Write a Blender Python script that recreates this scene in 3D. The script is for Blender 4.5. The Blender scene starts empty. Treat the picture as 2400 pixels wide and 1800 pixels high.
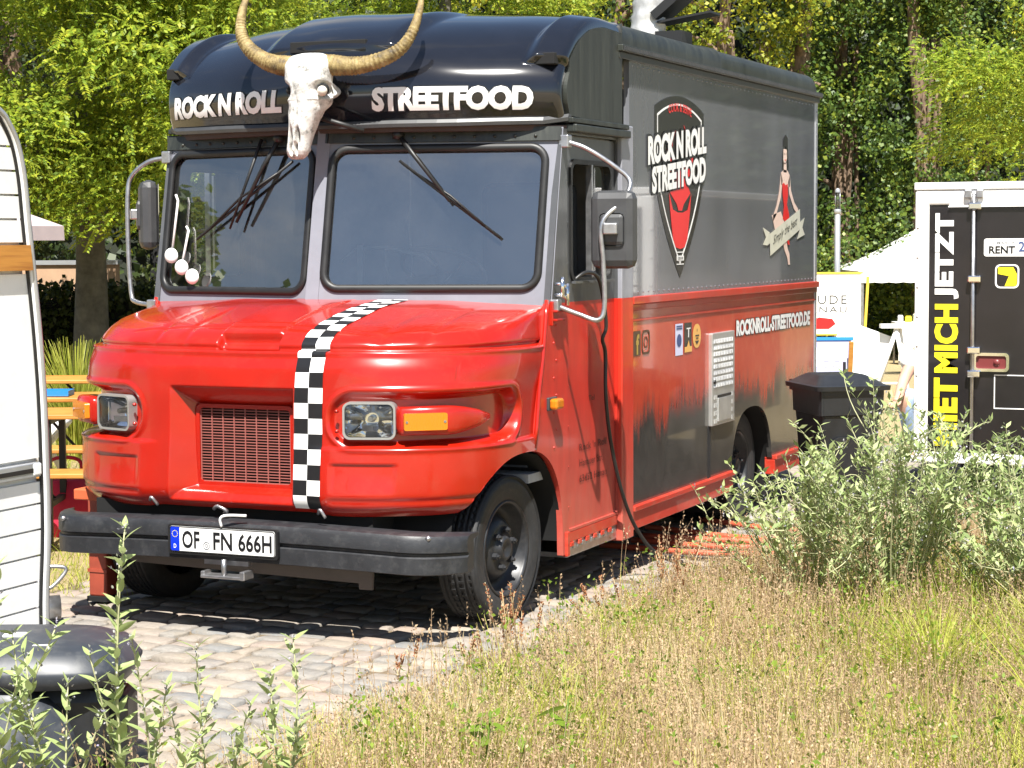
import bpy, bmesh, math, random
import numpy as np
from mathutils import Vector, Matrix
from mathutils.geometry import tessellate_polygon

random.seed(7)
RNG = np.random.default_rng(11)
PI = math.pi
scene = bpy.context.scene
COL = scene.collection

# ---------------------------------------------------------------- camera, sky, sun, exposure
cam = bpy.data.cameras.new("camera")
cam_ob = bpy.data.objects.new("camera", cam)
COL.objects.link(cam_ob)
cam_ob.matrix_world = Matrix(((0.91733, -0.02373, 0.39742, 4.546),
                              (0.39809, 0.06858, -0.91478, -7.343),
                              (-0.00554, 0.99736, 0.07235, 1.710),
                              (0, 0, 0, 1)))
cam.sensor_width = 36.0
cam.lens = 70.83
cam.clip_start = 0.1
cam.clip_end = 600
scene.camera = cam_ob

SUN_EL, SUN_AZ = 58.0, 24.0          # degrees; azimuth from -Y towards +X
world = bpy.data.worlds.new("World")
scene.world = world
world.use_nodes = True
wn = world.node_tree
sky = wn.nodes.new("ShaderNodeTexSky")
sky.sky_type = 'NISHITA'
sky.sun_disc = False
sky.sun_elevation = math.radians(SUN_EL)
sky.sun_rotation = math.radians(180.0 - SUN_AZ)
sky.air_density = 1.0
sky.dust_density = 0.6
# soft fair-weather clouds over the Nishita sky
_tc = wn.nodes.new('ShaderNodeTexCoord')
_mp = wn.nodes.new('ShaderNodeMapping'); _mp.inputs['Scale'].default_value = (1.0, 1.0, 2.4); _mp.inputs['Location'].default_value = (1.35, 2.1, 0.7)
_nz = wn.nodes.new('ShaderNodeTexNoise'); _nz.inputs['Scale'].default_value = 2.6; _nz.inputs['Detail'].default_value = 7; _nz.inputs['Roughness'].default_value = 0.6
_mr = wn.nodes.new('ShaderNodeMapRange'); _mr.interpolation_type = 'SMOOTHSTEP'
_mr.inputs[1].default_value = 0.52; _mr.inputs[2].default_value = 0.72; _mr.inputs[4].default_value = 0.85
_bw = wn.nodes.new('ShaderNodeRGBToBW')
_ma = wn.nodes.new('ShaderNodeMath'); _ma.operation = 'MULTIPLY_ADD'; _ma.inputs[1].default_value = 1.5; _ma.inputs[2].default_value = 1.5
_mx = wn.nodes.new('ShaderNodeMix'); _mx.data_type = 'RGBA'
wn.links.new(_tc.outputs['Generated'], _mp.inputs[0]); wn.links.new(_mp.outputs[0], _nz.inputs['Vector']); wn.links.new(_nz.outputs['Fac'], _mr.inputs[0])
wn.links.new(sky.outputs[0], _bw.inputs[0]); wn.links.new(_bw.outputs[0], _ma.inputs[0])
wn.links.new(_mr.outputs[0], _mx.inputs[0]); wn.links.new(sky.outputs[0], _mx.inputs[6]); wn.links.new(_ma.outputs[0], _mx.inputs[7])
wn.links.new(_mx.outputs[2], wn.nodes['Background'].inputs[0])
wn.nodes['Background'].inputs[1].default_value = 0.055

sl = bpy.data.lights.new("sun", 'SUN')
sl.energy = 5.0
sl.angle = math.radians(0.5)
sl.color = (1.0, 0.965, 0.90)
so = bpy.data.objects.new("sun", sl)
COL.objects.link(so)
_e, _a = math.radians(SUN_EL), math.radians(SUN_AZ)
SUNDIR = Vector((math.cos(_e) * math.sin(_a), -math.cos(_e) * math.cos(_a), math.sin(_e)))
so.rotation_euler = SUNDIR.to_track_quat('Z', 'Y').to_euler()
so.location = SUNDIR * 60

scene.view_settings.view_transform = 'Standard'
scene.view_settings.look = 'None'
scene.view_settings.exposure = 1.28
scene.view_settings.gamma = 1.0
scene.view_settings.use_curve_mapping = False
scene.render.engine = 'CYCLES'
scene.cycles.max_bounces = 8
scene.cycles.transparent_max_bounces = 12
scene.cycles.use_denoising = True

# ---------------------------------------------------------------- materials
def _nodes(name):
    m = bpy.data.materials.new(name)
    m.use_nodes = True
    return m, m.node_tree, m.node_tree.nodes['Principled BSDF']

def N(nt, t, **kw):
    n = nt.nodes.new(t)
    for k, v in kw.items():
        setattr(n, k, v)
    return n

def L(nt, a, b):
    nt.links.new(a, b)

def ramp(nt, fac, stops, interp='LINEAR'):
    r = N(nt, 'ShaderNodeValToRGB')
    r.color_ramp.interpolation = interp
    el = r.color_ramp.elements
    while len(el) < len(stops):
        el.new(0.5)
    for e, (p, c) in zip(el, stops):
        e.position = p
        e.color = (*c, 1) if len(c) == 3 else c
    L(nt, fac, r.inputs[0])
    return r.outputs[0]

def noise(nt, scale, detail=4, rough=0.55, vec=None, mapscale=None):
    n = N(nt, 'ShaderNodeTexNoise')
    n.inputs['Scale'].default_value = scale
    n.inputs['Detail'].default_value = detail
    n.inputs['Roughness'].default_value = rough
    if mapscale is not None or vec is not None:
        v = vec
        if v is None:
            v = N(nt, 'ShaderNodeTexCoord').outputs['Object']
        if mapscale is not None:
            mp = N(nt, 'ShaderNodeMapping')
            mp.inputs['Scale'].default_value = mapscale
            L(nt, v, mp.inputs[0])
            v = mp.outputs[0]
        L(nt, v, n.inputs['Vector'])
    else:
        L(nt, N(nt, 'ShaderNodeTexCoord').outputs['Object'], n.inputs['Vector'])
    return n.outputs['Fac']

def mixc(nt, fac, a, b, mode='MIX'):
    m = N(nt, 'ShaderNodeMix', data_type='RGBA', blend_type=mode)
    for sock, v in ((m.inputs[0], fac), (m.inputs[6], a), (m.inputs[7], b)):
        if hasattr(v, 'is_linked'):
            L(nt, v, sock)
        elif isinstance(v, (int, float)):
            sock.default_value = v
        else:
            sock.default_value = (*v, 1)
    return m.outputs[2]

def bump(nt, bsdf, height, strength=0.2, dist=0.01):
    b = N(nt, 'ShaderNodeBump')
    b.inputs['Strength'].default_value = strength
    b.inputs['Distance'].default_value = dist
    L(nt, height, b.inputs['Height'])
    L(nt, b.outputs[0], bsdf.inputs['Normal'])

def mat(name, color, rough=0.5, metal=0.0, coat=0.0, var=0.0, vscale=6.0, bmp=0.0, bscale=40.0, mapscale=None, spec=0.5, dirt=None):
    """Principled paint / plastic / metal with noise-varied colour, gloss and relief."""
    m, nt, b = _nodes(name)
    b.inputs['Roughness'].default_value = rough
    b.inputs['Metallic'].default_value = metal
    b.inputs['Coat Weight'].default_value = coat
    b.inputs['Coat Roughness'].default_value = 0.04
    b.inputs['Specular IOR Level'].default_value = spec
    b.inputs['Base Color'].default_value = (*color, 1)
    if var > 0:
        f = noise(nt, vscale, 6, 0.6, mapscale=mapscale)
        lo = tuple(c * (1 - var) for c in color)
        hi = tuple(min(1, c * (1 + var)) for c in color)
        c = ramp(nt, f, [(0.3, lo), (0.7, hi)])
        if dirt:
            f2 = noise(nt, vscale * 2.7, 8, 0.7, mapscale=mapscale)
            d = ramp(nt, f2, [(0.5, (0, 0, 0)), (0.75, (dirt[1],) * 3)])
            c = mixc(nt, d, c, dirt[0])
        L(nt, c, b.inputs['Base Color'])
        rr = N(nt, 'ShaderNodeMapRange')
        rr.inputs[3].default_value = rough * 0.8
        rr.inputs[4].default_value = min(1, rough * 1.3)
        L(nt, f, rr.inputs[0])
        L(nt, rr.outputs[0], b.inputs['Roughness'])
    if bmp > 0:
        bump(nt, b, noise(nt, bscale, 3), bmp, 0.005)
    return m

M = {}
M['red'] = mat('red paint', (0.36, 0.010, 0.003), 0.24, coat=0.5, var=0.10, vscale=3.5, bmp=0.02, bscale=2.2, dirt=((0.33, 0.04, 0.022), 0.35))
M['red_dull'] = mat('weathered red paint', (0.47, 0.035, 0.018), 0.33, coat=0.25, var=0.14, vscale=5, bmp=0.02, bscale=5, dirt=((0.36, 0.16, 0.11), 0.5))
M['cap'] = mat('black gloss paint', (0.008, 0.009, 0.013), 0.1, coat=0.6, var=0.2, vscale=3, bmp=0.02, bscale=2.5)
M['cap_side'] = mat('weathered black paint', (0.022, 0.025, 0.021), 0.42, var=0.5, vscale=2, mapscale=(6, 6, 0.6), dirt=((0.07, 0.075, 0.06), 0.5))
M['grey'] = mat('dark grey panel paint', (0.145, 0.15, 0.166), 0.16, coat=1.0, var=0.14, vscale=1.6, mapscale=(1, 2, 0.5), bmp=0.006, bscale=1.2, dirt=((0.15, 0.15, 0.145), 0.35))
M['silver_grey'] = mat('light grey cab paint', (0.185, 0.19, 0.22), 0.38, coat=0.15, var=0.1, vscale=4, bmp=0.05, bscale=9, dirt=((0.16, 0.15, 0.15), 0.4))
M['black'] = mat('black rubber', (0.012, 0.012, 0.012), 0.45, var=0.2, vscale=12)
M['plastic'] = mat('dark grey bumper plastic', (0.020, 0.021, 0.024), 0.42, var=0.25, vscale=9, bmp=0.1, bscale=120, dirt=((0.08, 0.08, 0.08), 0.45))
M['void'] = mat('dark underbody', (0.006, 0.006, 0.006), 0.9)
M['tyre'] = mat('tyre rubber', (0.022, 0.022, 0.023), 0.62, var=0.25, vscale=14, bmp=0.1, bscale=90, dirt=((0.075, 0.07, 0.065), 0.35))
M['rim'] = mat('dark steel wheel', (0.026, 0.027, 0.030), 0.4, metal=0.25, var=0.25, vscale=20, dirt=((0.1, 0.09, 0.08), 0.3))
M['steel'] = mat('worn bare metal', (0.45, 0.45, 0.46), 0.34, metal=0.9, var=0.2, vscale=25)
M['chrome'] = mat('chrome', (0.85, 0.86, 0.88), 0.06, metal=1.0)
M['alu'] = mat('aluminium tread plate', (0.66, 0.66, 0.65), 0.32, metal=0.75, var=0.1, vscale=10)
M['white'] = mat('white print', (0.82, 0.82, 0.80), 0.4, var=0.04, vscale=20)
M['black_print'] = mat('black print', (0.012, 0.012, 0.013), 0.3)
M['red_print'] = mat('red print', (0.72, 0.02, 0.02), 0.35)
M['yellow_print'] = mat('yellow print', (0.85, 0.72, 0.02), 0.4)
M['blue_print'] = mat('blue plate band', (0.006, 0.03, 0.5), 0.3)
M['skin_print'] = mat('skin tone print', (0.78, 0.58, 0.48), 0.4)
M['cream_print'] = mat('cream print', (0.63, 0.62, 0.50), 0.4, var=0.08, vscale=12)
M['orange_print'] = mat('orange print', (0.75, 0.42, 0.12), 0.4)
M['lilac_print'] = mat('pale blue print', (0.6, 0.62, 0.82), 0.4)
M['shield_print'] = mat('shield brown black print', (0.02, 0.018, 0.015), 0.25, coat=0.4)
M['horn'] = None
M['wood'] = None

def m_two_tone(name, zs, low, high, rough=0.35, coat=0.2):
    m, nt, b = _nodes(name)
    tc = N(nt, 'ShaderNodeTexCoord')
    sx = N(nt, 'ShaderNodeSeparateXYZ')
    L(nt, tc.outputs['Object'], sx.inputs[0])
    gt = N(nt, 'ShaderNodeMath', operation='GREATER_THAN')
    L(nt, sx.outputs[2], gt.inputs[0])
    gt.inputs[1].default_value = zs
    f = noise(nt, 3.0, 6, 0.6, mapscale=(1, 4, 1))
    a = ramp(nt, f, [(0.3, tuple(c * .82 for c in low)), (0.7, tuple(c * 1.12 for c in low))])
    h = ramp(nt, f, [(0.3, tuple(c * .8 for c in high)), (0.7, tuple(c * 1.15 for c in high))])
    c = mixc(nt, gt.outputs[0], a, h)
    # road dirt towards the lower edge of the door, as a worn film
    f2 = noise(nt, 7.0, 8, 0.7, mapscale=(1, 5, 1))
    mr = N(nt, 'ShaderNodeMapRange')
    mr.inputs[1].default_value = 0.95
    mr.inputs[2].default_value = 0.2
    L(nt, sx.outputs[2], mr.inputs[0])
    mu = N(nt, 'ShaderNodeMath', operation='MULTIPLY')
    L(nt, mr.outputs[0], mu.inputs[0])
    L(nt, f2, mu.inputs[1])
    c = mixc(nt, mu.outputs[0], c, (0.40, 0.17, 0.13))
    L(nt, c, b.inputs['Base Color'])
    b.inputs['Roughness'].default_value = rough
    b.inputs['Coat Weight'].default_value = coat
    b.inputs['Coat Roughness'].default_value = 0.08
    bump(nt, b, noise(nt, 3.5, 3), 0.035, 0.01)
    return m

M['cab_side'] = m_two_tone('cab side paint', 1.41, (0.50, 0.022, 0.012), (0.075, 0.078, 0.082))
M['post'] = m_two_tone('corner post paint', 1.41, (0.55, 0.03, 0.014), (0.26, 0.265, 0.30))

def m_side_low():
    """Red lower panel with a ragged black dripping splash painted over its lower half."""
    m, nt, b = _nodes('side panel paint with dark splash')
    tc = N(nt, 'ShaderNodeTexCoord')
    sx = N(nt, 'ShaderNodeSeparateXYZ')
    L(nt, tc.outputs['Object'], sx.inputs[0])
    n1 = noise(nt, 1.0, 2, 0.5, mapscale=(0, 3.2, 0.25))
    n2 = noise(nt, 1.0, 6, 0.7, mapscale=(0, 22, 3.2))
    n3 = noise(nt, 1.0, 7, 0.65, mapscale=(0, 7, 7))
    # edge height: 0.62 + noise
    a = N(nt, 'ShaderNodeMath', operation='MULTIPLY_ADD')
    L(nt, n1, a.inputs[0]); a.inputs[1].default_value = 0.42; a.inputs[2].default_value = 0.40
    a2 = N(nt, 'ShaderNodeMath', operation='MULTIPLY_ADD')
    L(nt, n2, a2.inputs[0]); a2.inputs[1].default_value = 0.46; L(nt, a.outputs[0], a2.inputs[2])
    d = N(nt, 'ShaderNodeMath', operation='SUBTRACT')
    L(nt, a2.outputs[0], d.inputs[0]); L(nt, sx.outputs[2], d.inputs[1])
    mr = N(nt, 'ShaderNodeMapRange')
    mr.inputs[1].default_value = -0.05; mr.inputs[2].default_value = 0.11
    L(nt, d.outputs[0], mr.inputs[0])
    red = ramp(nt, n3, [(0.3, (0.44, 0.045, 0.022)), (0.55, (0.50, 0.06, 0.028)), (0.75, (0.50, 0.10, 0.05))])
    dark = ramp(nt, n3, [(0.3, (0.035, 0.033, 0.031)), (0.6, (0.062, 0.058, 0.053)), (0.8, (0.11, 0.085, 0.07))])
    c = mixc(nt, mr.outputs[0], red, dark)
    L(nt, c, b.inputs['Base Color'])
    b.inputs['Roughness'].default_value = 0.25
    b.inputs['Coat Weight'].default_value = 0.45
    b.inputs['Coat Roughness'].default_value = 0.05
    bump(nt, b, noise(nt, 2.0, 2), 0.008, 0.01)
    return m
M['side_low'] = m_side_low()

def m_glass(name, tint=(0.72, 0.78, 0.8), refl=1.75, film=0.05):
    m = bpy.data.materials.new(name)
    m.use_nodes = True
    nt = m.node_tree
    nt.nodes.clear()
    out = N(nt, 'ShaderNodeOutputMaterial')
    tr = N(nt, 'ShaderNodeBsdfTransparent'); tr.inputs[0].default_value = (*tint, 1)
    gl = N(nt, 'ShaderNodeBsdfGlossy'); gl.inputs['Roughness'].default_value = 0.01
    df = N(nt, 'ShaderNodeBsdfDiffuse'); df.inputs[0].default_value = (0.5, 0.5, 0.48, 1)
    fr = N(nt, 'ShaderNodeFresnel'); fr.inputs[0].default_value = refl
    m1 = N(nt, 'ShaderNodeMixShader'); m2 = N(nt, 'ShaderNodeMixShader')
    f = noise(nt, 3.0, 6, 0.65)
    mr = N(nt, 'ShaderNodeMapRange'); mr.inputs[1].default_value = 0.3; mr.inputs[2].default_value = 0.8
    mr.inputs[3].default_value = film * 0.3; mr.inputs[4].default_value = film * 2.0
    L(nt, f, mr.inputs[0])
    L(nt, mr.outputs[0], m1.inputs[0]); L(nt, tr.outputs[0], m1.inputs[1]); L(nt, df.outputs[0], m1.inputs[2])
    L(nt, fr.outputs[0], m2.inputs[0]); L(nt, m1.outputs[0], m2.inputs[1]); L(nt, gl.outputs[0], m2.inputs[2])
    bp = N(nt, 'ShaderNodeBump'); bp.inputs['Strength'].default_value = 0.02; bp.inputs['Distance'].default_value = 0.01
    L(nt, noise(nt, 1.6, 0), bp.inputs['Height']); L(nt, bp.outputs[0], gl.inputs['Normal'])
    L(nt, m2.outputs[0], out.inputs[0])
    return m
M['glass'] = m_glass('windscreen glass', refl=3.7, film=0.025, tint=(0.85, 0.9, 0.92))
M['lens'] = m_glass('headlamp glass', tint=(0.93, 0.95, 0.96), refl=1.5, film=0.03)

def m_amber():
    m, nt, b = _nodes('amber lens')
    b.inputs['Base Color'].default_value = (0.9, 0.28, 0.01, 1)
    b.inputs['Roughness'].default_value = 0.15
    b.inputs['Transmission Weight'].default_value = 0.35
    b.inputs['Coat Weight'].default_value = 0.6
    w = N(nt, 'ShaderNodeTexWave'); w.inputs['Scale'].default_value = 60
    L(nt, N(nt, 'ShaderNodeTexCoord').outputs['Object'], w.inputs[0])
    bump(nt, b, w.outputs['Fac'], 0.4, 0.003)
    return m
M['amber'] = m_amber()

def m_bone():
    m, nt, b = _nodes('bleached bone')
    f = noise(nt, 26, 8, 0.7)
    c = ramp(nt, f, [(0.36, (0.20, 0.195, 0.18)), (0.47, (0.52, 0.51, 0.48)), (0.60, (0.68, 0.67, 0.64))])
    L(nt, c, b.inputs['Base Color'])
    b.inputs['Roughness'].default_value = 0.7
    bump(nt, b, noise(nt, 60, 6, 0.7), 0.35, 0.01)
    return m
M['bone'] = m_bone()

def m_horn():
    m, nt, b = _nodes('ridged horn')
    f = noise(nt, 18, 8, 0.7)
    c = ramp(nt, f, [(0.32, (0.05, 0.035, 0.018)), (0.46, (0.19, 0.135, 0.05)), (0.58, (0.31, 0.23, 0.09)), (0.72, (0.45, 0.38, 0.22))])
    L(nt, c, b.inputs['Base Color'])
    b.inputs['Roughness'].default_value = 0.6
    bump(nt, b, noise(nt, 70, 5, 0.7), 0.5, 0.01)
    return m
M['horn'] = m_horn()

def m_wood(name, a, bcol, scale=(30, 2, 30), rough=0.5):
    m, nt, b = _nodes(name)
    f = noise(nt, 1.0, 6, 0.65, mapscale=scale)
    c = ramp(nt, f, [(0.3, a), (0.55, bcol), (0.75, tuple(x * 1.1 for x in bcol))])
    L(nt, c, b.inputs['Base Color'])
    b.inputs['Roughness'].default_value = rough
    bump(nt, b, f, 0.1, 0.004)
    return m
M['wood'] = m_wood('orange varnished wood', (0.30, 0.10, 0.012), (0.52, 0.23, 0.04), scale=(8, 2.0, 40))
M['bench'] = m_wood('orange bench wood', (0.36, 0.14, 0.022), (0.47, 0.22, 0.045), scale=(3, 3, 30))

def m_leaf(name, cols, trans=0.35, rough=0.5, nscale=1.2, namt=0.35, spec=0.35):
    """Leaf surface: each separate leaf takes its own shade, patches of leaves share a tendency."""
    m = bpy.data.materials.new(name)
    m.use_nodes = True
    nt = m.node_tree
    b = nt.nodes['Principled BSDF']
    out = nt.nodes['Material Output']
    geo = N(nt, 'ShaderNodeNewGeometry')
    oi = N(nt, 'ShaderNodeObjectInfo')
    f = noise(nt, nscale, 3, 0.6)
    ad = N(nt, 'ShaderNodeMath', operation='MULTIPLY_ADD')
    L(nt, f, ad.inputs[0]); ad.inputs[1].default_value = namt * 2
    sm = N(nt, 'ShaderNodeMath', operation='MULTIPLY_ADD')
    L(nt, geo.outputs['Random Per Island'], sm.inputs[0]); sm.inputs[1].default_value = 1 - namt
    sm.inputs[2].default_value = -namt * 0.5
    L(nt, sm.outputs[0], ad.inputs[2])
    n = len(cols)
    c = ramp(nt, ad.outputs[0], [(i / (n - 1), cols[i]) for i in range(n)])
    L(nt, c, b.inputs['Base Color'])
    b.inputs['Roughness'].default_value = rough
    b.inputs['Specular IOR Level'].default_value = spec
    tl = N(nt, 'ShaderNodeBsdfTranslucent')
    g = N(nt, 'ShaderNodeGamma'); g.inputs[1].default_value = 0.8
    L(nt, c, g.inputs[0]); L(nt, g.outputs[0], tl.inputs[0])
    mx = N(nt, 'ShaderNodeMixShader'); mx.inputs[0].default_value = trans
    L(nt, b.outputs[0], mx.inputs[1]); L(nt, tl.outputs[0], mx.inputs[2])
    L(nt, mx.outputs[0], out.inputs[0])
    return m
M['locust'] = m_leaf('locust leaves', [(0.07, 0.13, 0.016), (0.17, 0.26, 0.022), (0.32, 0.38, 0.028), (0.48, 0.46, 0.04)], nscale=1.1, trans=0.4)
M['ivy'] = m_leaf('ivy leaves', [(0.022, 0.05, 0.010), (0.055, 0.105, 0.017), (0.13, 0.19, 0.022), (0.34, 0.33, 0.025)], nscale=0.35, trans=0.25, spec=0.5)
M['yellowleaf'] = m_leaf('yellowing leaves', [(0.06, 0.10, 0.012), (0.16, 0.21, 0.018), (0.33, 0.33, 0.022), (0.50, 0.42, 0.03)], nscale=0.5, trans=0.3)
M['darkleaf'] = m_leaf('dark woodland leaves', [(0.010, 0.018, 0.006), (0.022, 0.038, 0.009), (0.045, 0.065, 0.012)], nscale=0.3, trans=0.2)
M['hedge'] = m_leaf('hedge leaves', [(0.018, 0.03, 0.007), (0.04, 0.055, 0.012), (0.10, 0.11, 0.022)], nscale=1.5, trans=0.2)
M['silverleaf'] = m_leaf('grey green shrub leaves', [(0.13, 0.19, 0.06), (0.26, 0.34, 0.12), (0.40, 0.47, 0.20), (0.55, 0.59, 0.33)], nscale=5, trans=0.35)
M['silverstem'] = mat('grey green stems', (0.36, 0.36, 0.20), 0.6, var=0.2, vscale=20)
M['bud'] = m_leaf('pale violet buds', [(0.30, 0.34, 0.22), (0.40, 0.40, 0.36), (0.32, 0.27, 0.50)], nscale=8, trans=0.2)
M['drygrass'] = m_leaf('dry grass stalks', [(0.28, 0.20, 0.09), (0.50, 0.38, 0.20), (0.66, 0.55, 0.34), (0.75, 0.67, 0.46)], nscale=1.6, trans=0.45, rough=0.65, namt=0.42)
M['seedhead'] = m_leaf('dry seed heads', [(0.30, 0.19, 0.105), (0.47, 0.335, 0.205), (0.60, 0.47, 0.31)], nscale=1.8, trans=0.4, rough=0.8)
M['greengrass'] = m_leaf('green grass blades', [(0.13, 0.19, 0.018), (0.28, 0.33, 0.035), (0.46, 0.47, 0.08), (0.62, 0.57, 0.19)], nscale=2.5, trans=0.4)
M['weed'] = m_leaf('green weeds', [(0.07, 0.13, 0.014), (0.16, 0.25, 0.025), (0.30, 0.38, 0.05)], nscale=3, trans=0.4)
M['rust'] = m_leaf('rusty flower spikes', [(0.18, 0.06, 0.03), (0.34, 0.14, 0.06), (0.48, 0.27, 0.14)], nscale=4, trans=0.2)
M['bark'] = mat('grey bark', (0.13, 0.12, 0.10), 0.9, var=0.45, vscale=7, bmp=0.8, bscale=22)
M['bark_warm'] = mat('warm brown bark', (0.17, 0.115, 0.075), 0.9, var=0.5, vscale=6, mapscale=(3, 3, .7), bmp=0.9, bscale=14)

def m_ground():
    m, nt, b = _nodes('dry parched lawn')
    f = noise(nt, 0.6, 8, 0.7)
    g = noise(nt, 14, 6, 0.75)
    c = ramp(nt, f, [(0.35, (0.42, 0.32, 0.16)), (0.55, (0.47, 0.38, 0.2)), (0.68, (0.24, 0.25, 0.07))])
    c = mixc(nt, g, c, (0.30, 0.22, 0.11))
    L(nt, c, b.inputs['Base Color'])
    b.inputs['Roughness'].default_value = 0.95
    bump(nt, b, noise(nt, 40, 6, 0.8), 0.8, 0.03)
    return m
M['ground'] = m_ground()
M['soil'] = mat('sandy joint soil', (0.135, 0.10, 0.06), 0.95, var=0.4, vscale=5, bmp=0.6, bscale=60)

def m_cobble():
    m, nt, b = _nodes('weathered cobblestone')
    geo = N(nt, 'ShaderNodeNewGeometry'); oi = N(nt, 'ShaderNodeObjectInfo')
    ad = N(nt, 'ShaderNodeMath', operation='ADD')
    L(nt, geo.outputs['Random Per Island'], ad.inputs[0]); L(nt, oi.outputs['Random'], ad.inputs[1])
    fr = N(nt, 'ShaderNodeMath', operation='FRACT'); L(nt, ad.outputs[0], fr.inputs[0])
    base = ramp(nt, fr.outputs[0], [(0.0, (0.25, 0.225, 0.195)), (0.2, (0.31, 0.265, 0.22)), (0.4, (0.23, 0.22, 0.21)),
                                     (0.55, (0.32, 0.255, 0.215)), (0.7, (0.27, 0.245, 0.215)), (0.85, (0.19, 0.195, 0.20)), (1.0, (0.34, 0.30, 0.25))])
    tc = N(nt, 'ShaderNodeNewGeometry').outputs['Position']
    f = noise(nt, 30, 8, 0.75, vec=tc)
    c = mixc(nt, 0.45, base, ramp(nt, f, [(0.3, (0.5, 0.48, 0.44)), (0.7, (1.15, 1.12, 1.05))]), 'MULTIPLY')
    f2 = noise(nt, 5, 6, 0.7, vec=tc)
    c = mixc(nt, ramp(nt, f2, [(0.5, (0, 0, 0)), (0.75, (0.6, 0.6, 0.6))]), c, (0.30, 0.24, 0.16))
    L(nt, c, b.inputs['Base Color'])
    b.inputs['Roughness'].default_value = 0.75
    bump(nt, b, noise(nt, 55, 6, 0.7, vec=tc), 0.45, 0.012)
    return m
M['cobble'] = m_cobble()
M['van_white'] = mat('white caravan sheet', (0.86, 0.86, 0.85), 0.35, coat=0.2, var=0.04, vscale=4, dirt=((0.6, 0.58, 0.52), 0.25))
M['van_grey'] = mat('grey caravan trim', (0.42, 0.43, 0.45), 0.3, metal=0.5, var=0.1)
M['bin'] = mat('black bin plastic', (0.016, 0.017, 0.019), 0.38, var=0.25, vscale=10, bmp=0.06, bscale=80)
M['bin_grey'] = mat('slate plastic', (0.032, 0.037, 0.046), 0.42, coat=0.0, var=0.2, vscale=6, dirt=((0.16, 0.16, 0.15), 0.35))
M['trailer_black'] = mat('black trailer panel', (0.013, 0.011, 0.012), 0.28, coat=0.3, var=0.3, vscale=3)
M['canvas'] = mat('white canvas', (0.82, 0.81, 0.78), 0.8, var=0.04, vscale=3, bmp=0.1, bscale=8)
M['umbrella'] = mat('pale umbrella cloth', (0.46, 0.38, 0.39), 0.8, var=0.05)
M['hose'] = mat('orange red hose', (0.55, 0.10, 0.05), 0.45, var=0.15, vscale=10)
M['cable'] = mat('black cable', (0.018, 0.018, 0.018), 0.4)
M['lilac'] = mat('lavender board', (0.36, 0.37, 0.55), 0.5)
M['denim'] = mat('light blue denim', (0.32, 0.42, 0.58), 0.85, var=0.3, vscale=9, bmp=0.3, bscale=30)
M['navy'] = mat('dark blue cloth', (0.05, 0.08, 0.2), 0.8)
M['shirt'] = mat('white shirt cloth', (0.78, 0.78, 0.76), 0.85, bmp=0.3, bscale=12)
M['skin'] = mat('skin', (0.55, 0.33, 0.24), 0.55)
M['hair'] = mat('brown hair', (0.06, 0.035, 0.02), 0.6)
M['plaster'] = mat('warm plaster wall', (0.42, 0.27, 0.17), 0.9, var=0.15, vscale=3)
M['teal'] = mat('teal crate plastic', (0.03, 0.32, 0.25), 0.4)
M['seat'] = mat('dark seat cloth', (0.10, 0.11, 0.13), 0.8)
M['interior'] = mat('dusty cab interior', (0.42, 0.42, 0.43), 0.7, var=0.2)
M['mirrorglass'] = mat('mirror glass', (0.8, 0.8, 0.8), 0.02, metal=1.0)
M['rubber_grey'] = mat('mirror housing', (0.045, 0.046, 0.048), 0.42, var=0.15, vscale=10)
M['blue'] = mat('blue plastic', (0.02, 0.2, 0.55), 0.4)
M['red_cloth'] = mat('red cloth', (0.55, 0.02, 0.06), 0.7)
M['black_mat'] = mat('matt black steel', (0.014, 0.014, 0.014), 0.5)

# ---------------------------------------------------------------- object helpers
WLOC = {}

def tag(o, label=None, cat=None, group=None, kind=None):
    if label: o['label'] = label
    if cat: o['category'] = cat
    if group: o['group'] = group
    if kind: o['kind'] = kind
    return o

def thing(name, label, cat, loc=(0, 0, 0), rotz=0.0, group=None):
    o = bpy.data.objects.new(name, None)
    o.empty_display_size = 0.2
    COL.objects.link(o)
    o.location = loc
    o.rotation_euler = (0, 0, rotz)
    WLOC[o.name] = Vector(loc)
    return tag(o, label, cat, group)

def link(name, me, parent=None, world=False):
    """Link a mesh as one object. world=True: its vertices are in place coordinates, so undo the (unrotated) parent's offset."""
    o = bpy.data.objects.new(name, me)
    COL.objects.link(o)
    WLOC[o.name] = Vector((0, 0, 0))
    if parent is not None:
        o.parent = parent
        if world:
            o.location = -WLOC[parent.name]
        else:
            WLOC[o.name] = WLOC[parent.name].copy()
    return o

def fast_mesh(name, verts, faces, material=None, smooth=False, midx=None, mats=None):
    verts = np.asarray(verts, np.float32).reshape(-1, 3)
    faces = np.asarray(faces, np.int32)
    k = faces.shape[1]
    me = bpy.data.meshes.new(name)
    me.vertices.add(len(verts)); me.vertices.foreach_set('co', verts.ravel())
    me.loops.add(faces.size); me.loops.foreach_set('vertex_index', faces.ravel())
    me.polygons.add(len(faces))
    me.polygons.foreach_set('loop_start', np.arange(0, faces.size, k, dtype=np.int32))
    me.polygons.foreach_set('loop_total', np.full(len(faces), k, np.int32))
    if smooth:
        me.polygons.foreach_set('use_smooth', np.ones(len(faces), bool))
    for m in (mats or ([material] if material else [])):
        me.materials.append(m)
    if midx is not None:
        me.polygons.foreach_set('material_index', np.asarray(midx, np.int32))
    me.update(calc_edges=True)
    return me

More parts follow.
